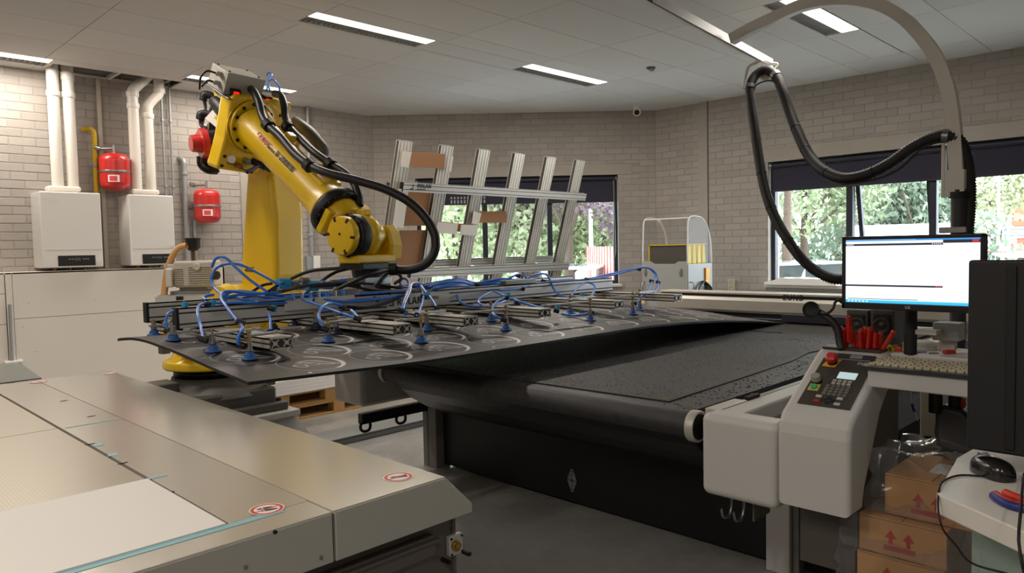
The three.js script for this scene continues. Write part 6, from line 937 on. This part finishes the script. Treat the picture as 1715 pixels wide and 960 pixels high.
  const yl = thing('yellow_tool_strip', 'yellow plastic strip clipped to the side of the filter cabinet', 'strip', [x0 + 0.4, 0.75, z1]); part(yl, 'strip', box(x0 + 0.36, x0 + 0.44, 0.72, 1.13, z1 + 0.001, z1 + 0.02, 0.003), M.orange);
  const cc = thing('coiled_cable', 'black power cable hung in loops on the side of the filter cabinet', 'cable', [x0 + 0.3, 0.6, z1 + 0.03]); for (let k = 0; k < 6; k++) part(cc, 'loop', tube([V(x0 + 0.28, 0.98, z1 + 0.02 + 0.006 * k), V(x0 + 0.2 - 0.012 * k, 0.9, z1 + 0.025 + 0.006 * k), V(x0 + 0.17 - 0.012 * k, 0.7, z1 + 0.025 + 0.006 * k), V(x0 + 0.27, 0.56 - 0.02 * k, z1 + 0.03), V(x0 + 0.36 + 0.012 * k, 0.7, z1 + 0.03), V(x0 + 0.36 + 0.014 * k, 0.88, z1 + 0.03 + 0.005 * k), V(x0 + 0.29, 0.98, z1 + 0.02 + 0.006 * k)], 0.008, 7), M.dark); part(cc, 'hook', cyl(V(x0 + 0.28, 0.975, z1), V(x0 + 0.28, 0.985, z1 + 0.07), 0.007, 0.007, 8), M.steel);
  const tg = thing('paper_tag', 'small beige paper tag hanging from the filter cabinet handle', 'tag', [x0 - 0.05, 0.74, z0 + 0.03]); part(tg, 'tag', box(x0 - 0.052, x0 - 0.049, 0.72, 0.82, z0 + 0.0, z0 + 0.06, 0.001), std('#d9b98c', 0.7)); part(tg, 'string', tube([V(x0 - 0.05, 0.82, z0 + 0.03), V(x0 - 0.052, 0.85, z0 + 0.03), V(x0 - 0.046, 0.87, z0 + 0.03)], 0.002, 5), M.white);
}
{ const c = at.x(1227, 478, RW); const t = thing('wall_socket', 'double cream power socket on the right wall beside the filter cabinet', 'socket', c.toArray()); part(t, 'plate', box(RW - 0.03, RW - 0.004, c.y - 0.075, c.y + 0.075, c.z - 0.045, c.z + 0.045, 0.006), std('#cfc6b0', 0.5)); for (const s of [-0.036, 0.036]) part(t, 'socket_well', lathe(V(RW - 0.032, c.y + s, c.z), V(0, c.y + s, c.z), [[0.024, 0], [0.028, 0.0], [0.028, 0.004], [0.022, 0.004], [0.02, -0.008], [0, -0.008]], 20), std('#a39a85', 0.5)); }
// ---------------------------------------------------------------- hose boom over the cutter
{
  const X = 1.75, T = thing('hose_boom', 'cream curved boom arching from a post to a straight arm under the ceiling', 'boom', [X, 0, 2.96]);
  const cream = std('#d6d1c7', 0.45);
  const pts = [[1225, 66], [1258, 48], [1290, 33], [1345, 9], [1400, 0], [1460, 5], [1505, 25], [1535, 52], [1565, 92], [1585, 138], [1595, 185], [1600, 240], [1603, 300]].map(([u, v]) => at.x(u, v, X));
  const cv = new THREE.CatmullRomCurve3(pts, false, 'centripetal'); const fr = 64, sh = [], w = 0.03, h = 0.035; const ringP = [];
  for (let i = 0; i <= fr; i++) { const p = cv.getPoint(i / fr), t = cv.getTangent(i / fr), n = V(1, 0, 0).cross(t).normalize(); ringP.push([[-w, -h], [w, -h], [w, h], [-w, h]].map(([a, b]) => p.clone().add(V(a, 0, 0)).addScaledVector(n, b))); }
  const P = []; for (let i = 0; i < fr; i++) for (let k = 0; k < 4; k++) { const a = ringP[i][k], b = ringP[i][(k + 1) % 4], c = ringP[i + 1][(k + 1) % 4], d = ringP[i + 1][k]; P.push(...a.toArray(), ...c.toArray(), ...b.toArray(), ...a.toArray(), ...d.toArray(), ...c.toArray()); }
  for (const [r, o] of [[ringP[0], [0, 1, 2, 0, 2, 3]], [ringP[fr], [0, 2, 1, 0, 3, 2]]]) for (const k of o) P.push(...r[k].toArray());
  const g = new THREE.BufferGeometry(); g.setAttribute('position', new THREE.Float32BufferAttribute(P, 3)); g.computeVertexNormals(); part(T, 'curved_arm', g, cream);
  const e = pts[pts.length - 1]; part(T, 'sleeve', [box(X - 0.04, X + 0.04, at.x(1604, 330, X).y, at.x(1602, 285, X).y, e.z - 0.055, e.z + 0.045, 0.004), box(X - 0.03, X + 0.03, at.x(1604, 330, X).y, at.x(1600, 236, X).y, e.z - 0.075, e.z - 0.058, 0.003)], cream);
  const pz = at.x(1606, 360, X).z; part(T, 'post', [cyl(V(X, 0, pz), V(X, at.x(1604, 318, X).y, pz), 0.042, 0.042, 28), cyl(V(X, 0, pz), V(X, 0.02, pz), 0.16, 0.15, 28)], std('#26262a', 0.45));
  const cy = at.x(1606, 386, X).y; part(T, 'post_clamp', [box(X - 0.055, X + 0.05, cy - 0.015, cy + 0.02, pz - 0.09, pz + 0.05, 0.004)], M.steel); part(T, 'post_band', [cyl(V(X, at.x(1604, 326, X).y - 0.02, pz), V(X, at.x(1604, 326, X).y + 0.015, pz), 0.055, 0.055, 20)], M.darker);
  const ya = at.x(1225, 66, X).y; const a = at.y(1086, -2, ya + 0.01), b = at.y(1291, 108, ya + 0.01); part(T, 'straight_arm', bar(V(a.x - 0.6, ya + 0.02, a.z + 0.07), V(b.x, ya + 0.02, b.z), 0.035, 0.06), cream); part(T, 'arm_groove', bar(V(a.x - 0.6, ya + 0.0, a.z + 0.088), V(b.x - 0.2, ya + 0.0, b.z + 0.023), 0.008, 0.02), M.darker);
  const q = (u, v, k = 0) => { const s = (u - 1250) / 50; return at.d(u, v, 5.75 - (k || 0)); };
  part(T, 'roller_hanger', [tube([q(1289, 106), q(1302, 108), q(1297, 117)], 0.012, 8), tube([q(1268, 105), q(1254, 112), q(1249, 128), q(1246, 148)], 0.013, 8), bar(q(1264, 100), q(1302, 109), 0.02, 0.02), cyl(q(1267, 96), q(1268, 106), 0.02, 0.02, 12)], M.aluPale);
  part(T, 'pulley', lathe(at.d(1281, 126, 5.72), at.d(1281, 126, 4), [[0, 0], [0.04, 0], [0.042, 0.01], [0.036, 0.02], [0.042, 0.03], [0.03, 0.036], [0, 0.036]], 24), std('#d9cdb9', 0.5));
  const HP = [[1414, 468, 4.9], [1395, 467, 4.92], [1370, 456, 4.98], [1345, 436, 5.05], [1318, 400, 5.15], [1297, 362, 5.25], [1282, 320, 5.35], [1272, 270, 5.45], [1264, 215, 5.55], [1258, 170, 5.62], [1257, 143, 5.66], [1266, 126, 5.68], [1282, 117, 5.66], [1298, 126, 5.6], [1310, 150, 5.5], [1322, 185, 5.4], [1336, 222, 5.25], [1356, 262, 5.05], [1385, 289, 4.8], [1416, 299, 4.65], [1450, 293, 4.55], [1490, 274, 4.45], [1530, 246, 4.35], [1560, 232, 4.28], [1585, 228, 4.22], [1604, 234, 4.2], [1617, 262, 4.2], [1623, 300, 4.2], [1623, 345, 4.2], [1620, 390, 4.2], [1620, 440, 4.2]];
  const hs = thing('extraction_hose', 'black ribbed extraction hose hanging in loops from the boom', 'hose', at.d(1414, 468, 4.9).toArray()); const hc = new THREE.CatmullRomCurve3(HP.map(([u, v, k]) => at.d(u, v, k)), false, 'centripetal');
  { // ribbed tube
    const N = 620, R0 = 0.034, seg = 12, fr = hc.computeFrenetFrames(N, false), P = [], idx = []; for (let i = 0; i <= N; i++) { const p = hc.getPointAt(i / N), r = R0 + (i % 2 ? 0.0036 : -0.0036); for (let k = 0; k < seg; k++) { const a = k / seg * Math.PI * 2; const v = p.clone().addScaledVector(fr.normals[i], r * Math.cos(a)).addScaledVector(fr.binormals[i], r * Math.sin(a)); P.push(v.x, v.y, v.z); } }
    for (let i = 0; i < N; i++) for (let k = 0; k < seg; k++) { const a = i * seg + k, b = i * seg + (k + 1) % seg, c = a + seg, d = b + seg; idx.push(a, b, c, b, d, c); }
    const g = new THREE.BufferGeometry(); g.setAttribute('position', new THREE.Float32BufferAttribute(P, 3)); g.setIndex(idx); g.computeVertexNormals(); part(hs, 'hose', g, std('#211f1e', 0.62)); }
  part(hs, 'side_cable', tube([[1590, 236, 4.2], [1565, 240, 4.24], [1540, 252, 4.3], [1510, 280, 4.36], [1480, 296, 4.45], [1445, 304, 4.55], [1410, 308, 4.64], [1375, 294, 4.85], [1340, 245, 5.2], [1316, 185, 5.4], [1303, 145, 5.5], [1290, 135, 5.6], [1270, 140, 5.62], [1261, 150, 5.62], [1264, 200, 5.53], [1272, 250, 5.45], [1282, 310, 5.32], [1300, 360, 5.2], [1322, 405, 5.1], [1345, 443, 5.0], [1372, 463, 4.95], [1395, 472, 4.9]].map(([u, v, k]) => at.d(u, v, k)), 0.006, 6), M.darker);
  for (const [u, v, k, m] of [[1258, 146, 5.66, M.steel], [1298, 127, 5.6, M.steel], [1585, 228, 4.22, M.steel]]) { const c = at.d(u, v, k); let best = 0, bd = 9; for (let i = 0; i <= 400; i++) { const d = hc.getPointAt(i / 400).distanceTo(c); if (d < bd) { bd = d; best = i / 400; } } const p = hc.getPointAt(best), t = hc.getTangentAt(best).multiplyScalar(0.016); part(hs, 'hose_clip', cyl(p.clone().sub(t), p.clone().add(t), 0.042, 0.042, 20), m); }
  for (const f of [0.1, 0.16, 0.22, 0.28, 0.55, 0.6, 0.68, 0.75]) { const p = hc.getPointAt(f), t = hc.getTangentAt(f).multiplyScalar(0.004); part(hs, 'cable_tie', cyl(p.clone().sub(t), p.clone().add(t), 0.0385, 0.0385, 14), M.darker); }
  part(T, 'hose_bracket', [bar(at.d(1583, 240, 4.22), at.d(1590, 244, 4.3), 0.02, 0.03), bar(at.d(1584, 232, 4.22), at.d(1586, 246, 4.24), 0.015, 0.02), bar(at.d(1588, 244, 4.27), V(X, at.x(1600, 246, X).y, pz - 0.03), 0.02, 0.03)], M.steel);
}
// small ceiling things
{ const c = at.y(1090, 113, CEIL); const t = thing('smoke_detector', 'small grey ceiling sensor between the lights', 'sensor', [c.x, CEIL, c.z]); part(t, 'base', cyl(V(c.x, CEIL - 0.012, c.z), V(c.x, CEIL, c.z), 0.045, 0.045, 20), M.castGrey); part(t, 'head', [cyl(V(c.x + 0.01, CEIL - 0.04, c.z), V(c.x + 0.01, CEIL - 0.01, c.z), 0.012, 0.02, 12), bar(V(c.x - 0.03, CEIL - 0.03, c.z), V(c.x + 0.05, CEIL - 0.02, c.z), 0.012, 0.012)], M.galv);
  const e = at.y(1072, 183, CEIL - 0.02), k = thing('security_camera', 'small white dome camera at the top of the far corner', 'camera', [e.x - 0.05, CEIL, e.z]); const E0 = V(e.x - 0.1, CEIL, e.z + 0.02); part(k, 'mount', cyl(E0.clone().add(V(0, -0.04, 0)), E0, 0.035, 0.04, 24), M.white); const cd = V(-0.8, -0.35, 0.5).normalize(); const b0 = E0.clone().add(V(0, -0.07, 0)); part(k, 'head', lathe(b0.clone().addScaledVector(cd, -0.05), b0.clone().addScaledVector(cd, 1), [[0, 0], [0.035, 0.005], [0.05, 0.03], [0.05, 0.085], [0.042, 0.09], [0, 0.09]], 24), M.white); part(k, 'lens', lathe(b0.clone().addScaledVector(cd, 0.038), b0.clone().addScaledVector(cd, 1), [[0, 0], [0.036, 0], [0.034, 0.008], [0.016, 0.014], [0, 0.015]], 24), M.darker); }
// floor things behind the printer: pallets, board stack, cable duct
{
  const zf = -1.42; const pal = (l, y, x0, L) => { const t = thing('pallet', l, 'pallet', [x0 + L / 2, y, zf - 0.4]); const z0 = zf - 0.8; for (const z of [zf - 0.1, zf - 0.45, z0]) part(t, 'bottom_board', box(x0, x0 + L, y, y + 0.018, z, z + 0.1, 0.002), M.wood); for (const z of [zf - 0.1, zf - 0.45, z0]) for (const k of [0, 0.5, 1]) part(t, 'block', box(x0 + (L - 0.11) * k, x0 + (L - 0.11) * k + 0.11, y + 0.018, y + 0.082, z, z + 0.1, 0.003), M.wood); for (const k of [0, 0.5, 1]) part(t, 'stringer', box(x0 + (L - 0.11) * k, x0 + (L - 0.11) * k + 0.11, y + 0.082, y + 0.098, z0, zf, 0.002), M.wood); for (let k = 0; k < 5; k++) part(t, 'deck_board', box(x0, x0 + L, y + 0.098, y + 0.114, zf - 0.12 - 0.17 * k, zf - 0.17 * k, 0.002), M.wood); };
  pal('lower pallet of the stack behind the robot base', 0, -0.12, 1.0); pal('upper pallet of the stack behind the robot base, under the white boards', 0.116, -0.2, 1.0); 
  const s = thing('board_stack', 'stack of white boards lying on the two pallets', 'board stack', [0.3, 0.232, zf - 0.4]); for (let k = 0; k < 4; k++) part(s, 'board', box(-0.32 + rr(0, 0.01), 0.86, 0.232 + 0.03 * k, 0.2605 + 0.03 * k, zf - 0.82, zf + 0.02, 0.001), M.white);
  pal('pallet standing farther right, seen under the cutting table', 0, 1.15, 0.9); const s2 = thing('board_stack', 'low white board stack on the pallet under the cutting table', 'board stack', [1.6, 0.116, zf - 0.4]); for (let k = 0; k < 2; k++) part(s2, 'board', box(1.12, 2.08, 0.116 + 0.03 * k, 0.1445 + 0.03 * k, zf - 0.82, zf + 0.02, 0.001), M.white);
  const d = thing('floor_duct', 'low grey metal cable duct crossing the floor behind the printer', 'cable duct', [0.2, 0, -0.58]); part(d, 'duct', [box(-1.0, 2.6, 0, 0.052, -0.72, -0.44, 0.004)], std('#8d908f', 0.4, 0.3)); part(d, 'lid_edge', box(-1.0, 2.6, 0.036, 0.042, -0.44, -0.436), M.castGrey);
  const w = at.y(1275, 488, 0.91); const bg = thing('folded_sack', 'white folded plastic sack lying on the right window sill', 'sack', [RW - 0.02, 0.904, 0.5]); { const g = new THREE.BoxGeometry(0.2, 0.07, 0.85, 10, 4, 30).translate(RW + 0.0, 0.945, 0.52), p = g.attributes.position; for (let i = 0; i < p.count; i++) { const x = p.getX(i), y = p.getY(i), z = p.getZ(i), e = Math.min(1, (z - 0.09) / 0.2, (0.95 - z) / 0.15); p.setY(i, 0.906 + (y - 0.91) * (0.35 + 0.75 * Math.max(0, e)) + 0.012 * noise.noise(x * 12, y * 20, z * 9) * (y > 0.93 ? 1 : 0)); } g.computeVertexNormals(); part(bg, 'sack', g, M.white); }
}
// ---------------------------------------------------------------- outdoors, seen through the windows
{
  seed = 1234; const GY = -0.35;
  const gr = struct('ground_outside'); part(gr, 'paving', box(RW + 0.31, 60, GY - 0.1, GY, -60, 40), std('#b5b2ac', 0.9)); part(gr, 'paving', box(-30, RW + 0.31, GY - 0.1, GY, -60, LW - 2.75), std('#b5b2ac', 0.9)); part(gr, 'lawn', box(2.0, 14, GY, GY + 0.02, -17, -7.5), std('#5f8a3c', 0.95));
  const leaf = (c) => new THREE.MeshPhysicalMaterial({ color: hex(c), roughness: 0.8, transmission: 0.35, thickness: 0, side: THREE.DoubleSide });
  const L = { green: leaf('#8b9873'), light: leaf('#9fa883'), dark: leaf('#73836c'), purple: leaf('#6d5560'), rust: leaf('#97795f') };
  const leaves = (blobs, n, s) => { const P = []; for (let i = 0; i < n; i++) { const b = blobs[Math.floor(rnd() * blobs.length)]; const th = rr(0, 6.283), ph = Math.acos(rr(-1, 1)), r = Math.pow(rnd(), 0.4); const c = V(b[0] + b[3] * r * Math.sin(ph) * Math.cos(th), b[1] + (b[4] ?? b[3]) * r * Math.cos(ph), b[2] + b[3] * r * Math.sin(ph) * Math.sin(th)); const a = V(rr(-1, 1), rr(-1, 1), rr(-1, 1)).normalize(), q = a.clone().cross(V(rr(-1, 1), rr(-1, 1), rr(-1, 1))).normalize(); const w = s * rr(0.6, 1.2); const p = [c.clone().addScaledVector(a, w), c.clone().addScaledVector(q, w * 0.5), c.clone().addScaledVector(a, -w), c.clone().addScaledVector(q, -w * 0.5)]; for (const k of [0, 1, 2, 0, 2, 3]) P.push(p[k].x, p[k].y, p[k].z); } const g = new THREE.BufferGeometry(); g.setAttribute('position', new THREE.Float32BufferAttribute(P, 3)); g.computeVertexNormals(); return g; };
  const tree = (label, c, h, r, mat, n, s, low = 0.35) => { const t = thing('tree', label, 'tree', [c.x, GY, c.z]); const B = []; for (let k = 0; k < 9; k++) B.push([c.x + rr(-0.7, 0.7) * r, GY + h * rr(low + 0.1, 0.9), c.z + rr(-0.7, 0.7) * r, r * rr(0.4, 0.65)]); part(t, 'trunk', [cyl(V(c.x, GY, c.z), V(c.x + 0.1, GY + h * 0.7, c.z), 0.13, 0.05, 10), ...B.slice(0, 5).map((b) => cyl(V(c.x + 0.05, GY + h * low, c.z), V(b[0], b[1], b[2]), 0.05, 0.015, 6))], std('#4d4034', 0.9)); part(t, 'crown', leaves(B, n, s), mat, { kind: 'stuff' }); };
  const at2 = (u, d) => { const p = at.d(u, 430, d); return V(p.x, 0, p.z); };
  tree('green tree outside the far window, behind the left of the rack', at2(765, 17), 6, 2.2, L.light, 5720, 0.105, 0.1); tree('tall green tree outside the far window, behind the rack centre', at2(840, 20), 7.5, 2.4, L.green, 5720, 0.118, 0.2);
  tree('purple-leaved tree outside the far window at its right', at2(950, 15), 4.9, 2.3, L.purple, 9000, 0.08, 0.4); tree('bright green bushy tree outside the far window, under the purple one', at2(955, 20), 3.4, 1.6, L.light, 5280, 0.105, 0.3); tree('small green tree outside the far window beside the red fence', at2(1010, 19), 3.6, 1.4, L.light, 3520, 0.093, 0.1);
  tree('slim green tree outside the left pane of the right window', at2(1345, 17), 4.6, 1.8, L.green, 5720, 0.093, 0.4); tree('dark leafy tree outside the middle pane of the right window', at2(1490, 19), 5.2, 2.3, L.dark, 9240, 0.105, 0.1); tree('second dark leafy tree outside the middle pane, nearer the mullion', at2(1560, 18), 4.6, 1.6, L.dark, 6160, 0.099, 0.1);
  tree('round green tree outside the right pane of the right window', at2(1668, 24), 4.8, 2.0, L.light, 6600, 0.105, 0.3); tree('reddish tree top outside the left pane of the right window', at2(1316, 13), 4.4, 1.1, L.purple, 1540, 0.074, 0.78); tree('rust-leaved tree beside the mullion of the right window', at2(1402, 22), 4.8, 1.0, L.rust, 1980, 0.099, 0.25);
  tree('smaller purple tree outside the middle pane of the far window', at2(885, 18), 4.6, 1.5, L.purple, 3600, 0.08, 0.42);
  // picket fences
  const fence = (label, A, B, n, h, m, w) => { const t = thing('fence', label, 'fence', [(A.x + B.x) / 2, GY, (A.z + B.z) / 2]); for (let i = 0; i < n; i++) { const p = A.clone().lerp(B, i / (n - 1)); part(t, 'slat', bar(V(p.x, GY, p.z), V(p.x, GY + h, p.z), w, 0.02, V(1, 0, 0)), Array.isArray(m) ? m[i % m.length] : m); } for (const y of [0.2, h - 0.2]) part(t, 'rail', bar(V(A.x, GY + y, A.z), V(B.x, GY + y, B.z), 0.03, 0.05), M.white); };
  fence('white and red slatted fence outside the far window', at2(985, 16), at2(1040, 11), 26, 1.75, [std('#c8492e', 0.6), M.white], 0.09); fence('white picket fence outside the left pane of the right window', at2(1298, 15), at2(1480, 15), 34, 0.95, M.white, 0.06); fence('white railing outside the right pane of the right window', at2(1640, 18), at2(1760, 18), 22, 1.0, M.white, 0.05);
  // cars
  const car = (label, c, ang, col, sc = 1) => { const t = thing('car', label, 'car', [c.x, GY, c.z]); const m = new THREE.Matrix4().makeRotationY(ang).setPosition(c.x, GY, c.z), W = 1.7 * sc, A = (g) => g.applyMatrix4(m); const B = (pts, w, bv) => ext(pts, w, new THREE.Matrix4().makeTranslation(0, 0, -w / 2), bv, 3);
    part(t, 'body', A(B([[-2.1, 0.3], [2.1, 0.3], [2.15, 0.65], [1.95, 0.85], [0.95, 0.95], [-1.5, 0.98], [-2.1, 0.85], [-2.15, 0.6]], W, 0.06)), phys(col, 0.25, { clearcoat: 1 })); const pil = phys(col, 0.25, { clearcoat: 1 });
    part(t, 'roof', [A(B([[-1.25, 1.43], [0.1, 1.45], [0.2, 1.41], [-1.3, 1.38]], W - 0.3, 0.012)), ...[-1, 1].flatMap((s) => [[[-1.7, 0.95], [-1.25, 1.42]], [[-0.5, 0.95], [-0.45, 1.42]], [[0.95, 0.93], [0.12, 1.43]]].map(([a, b]) => A(bar(V(a[0], a[1], s * (W / 2 - 0.12)), V(b[0], b[1], s * (W / 2 - 0.2)), 0.06, 0.05))))], pil);
    part(t, 'window_glass', [-1, 1].map((s) => A(ext([[-1.65, 0.95], [0.9, 0.93], [0.15, 1.4], [-1.22, 1.4]], 0.006, new THREE.Matrix4().makeTranslation(0, 0, s * (W / 2 - 0.16))))), phys('#5f6b6c', 0.08, { transmission: 0.75 }));
    for (const x of [-1.3, 1.3]) for (const s of [-1, 1]) { const wh = part(t, 'wheel', A(cyl(V(x, 0.31, s * (W / 2 - 0.2)), V(x, 0.31, s * (W / 2 + 0.01)), 0.31, 0.31, 24)), M.darker); part(wh, 'rim', A(cyl(V(x, 0.31, s * (W / 2 + 0.005)), V(x, 0.31, s * (W / 2 + 0.018)), 0.19, 0.19, 16)), M.steel); } };
  car('silver car parked outside the left pane of the right window', at2(1375, 12.2), -0.9, '#c9ccd0'); car('white car outside the right pane of the right window', at2(1730, 15), 0.3, '#e9ebee'); car('grey-blue car outside the far window at its lower right', at2(955, 13.5), 0.5, '#b9c4d4'); car('small red-orange car partly hidden behind the big monitor', at2(1662, 20), 0.9, '#e0502a');
  const van = thing('delivery_van', 'plain white van outside the middle pane of the right window', 'van', at2(1512, 14).setY(GY).toArray()); { const c = at2(1512, 14), m = new THREE.Matrix4().makeRotationY(Math.atan2(c.x - C0.x, c.z - C0.z)).setPosition(c.x, GY, c.z); const A = (g) => g.applyMatrix4(m); part(van, 'body', [A(box(-0.9, 0.9, 0.35, 2.05, -0.5, 1.9, 0.06))], M.white); part(van, 'cab', A(ext([[1.9, 0.35], [3.0, 0.35], [3.0, 0.95], [2.3, 1.7], [1.9, 1.9]], 1.7, new THREE.Matrix4().makeRotationY(-Math.PI / 2).setPosition(0.85, 0, 0), 0.03)), M.white); for (const z of [-0.9, 2.2]) for (const s of [-1, 1]) part(van, 'wheel', A(cyl(V(s * 0.7, 0.34, z), V(s * 0.9, 0.34, z), 0.34, 0.34, 20)), M.darker); }
  // houses
  { const c = at.d(1708, 400, 30), h = thing('brick_house', 'red brick house corner at the right edge of the right window', 'house', [c.x, GY, c.z]); part(h, 'wall', box(c.x - 0.0, c.x + 8, GY, 6.5, c.z - 0.3, c.z + 6), std('#8a4734', 0.9)); for (let k = 0; k < 26; k++) part(h, 'brick_course', box(c.x - 0.03, c.x, GY + 0.25 * k, GY + 0.2 + 0.25 * k, c.z - 0.3, c.z + 6), std(k % 2 ? '#93503a' : '#874735', 0.9)); part(h, 'roof', ext([[-0.5, 6.5], [8.5, 6.5], [4, 9.5]], 6.8, basis(V(c.x, 0, c.z - 0.7), V(1, 0, 0), UP, V(0, 0, 1))), std('#6a4a40', 0.9)); part(h, 'window', box(c.x - 0.06, c.x - 0.02, 1.6, 3.0, c.z + 1.4, c.z + 2.6), M.darker); }
  { const c = at2(845, 34), h = thing('far_house', 'pale low house half hidden by trees outside the far window', 'house', [c.x, GY, c.z]); part(h, 'wall', box(c.x - 5, c.x + 5, GY, 3.0, c.z - 3, c.z + 3), std('#d8cbbb', 0.9)); part(h, 'roof', ext([[-3.4, 3.0], [3.4, 3.0], [0, 4.8]], 10.6, basis(V(c.x - 5.3, 0, c.z), V(0, 0, -1), UP, V(1, 0, 0))), std('#a86a55', 0.9)); for (const k of [-3, 0, 3]) part(h, 'window', box(c.x + k - 0.6, c.x + k + 0.6, 0.9, 2.1, c.z + 2.98, c.z + 3.03), M.navy); }
  { const c = at.d(1700, 391, 17), s = thing('street_sign', 'small white and blue sign outside the right pane of the right window', 'sign', [c.x, GY, c.z]); const n = V(-0.7, 0, 0.7), x = V(0.7, 0, 0.7); const m = basis(c, x, UP, n); for (const y of [-0.11, 0.03]) { part(s, 'board', box(-0.3, 0.3, y, y + 0.12, -0.01, 0.01).applyMatrix4(m), M.white); part(s, 'blue_strip', [box(-0.27, -0.2, y + 0.02, y + 0.1, 0.01, 0.014).applyMatrix4(m), box(-0.14, 0.25, y + 0.04, y + 0.08, 0.01, 0.014).applyMatrix4(m)], std('#3a4f9a', 0.5)); } part(s, 'post', cyl(V(c.x, GY, c.z), c.clone(), 0.03, 0.03, 10), M.galv); }
  { const c = at2(990, 17), p = thing('lamp_post', 'slim white lamp post outside the far window', 'lamp post', [c.x, GY, c.z]); part(p, 'post', cyl(V(c.x, GY, c.z), V(c.x, 3.0, c.z), 0.06, 0.04, 12), M.white); part(p, 'lamp_head', box(c.x - 0.2, c.x + 0.2, 3.0, 3.08, c.z - 0.08, c.z + 0.08, 0.02), M.white); }
  { const c = at2(1671, 19), p = thing('lamp_post', 'thin grey pole in front of the round tree outside the right pane', 'pole', [c.x, GY, c.z]); part(p, 'post', cyl(V(c.x, GY, c.z), V(c.x, 3.2, c.z), 0.04, 0.03, 10), M.white); }
}
renderer.render(scene, camera);
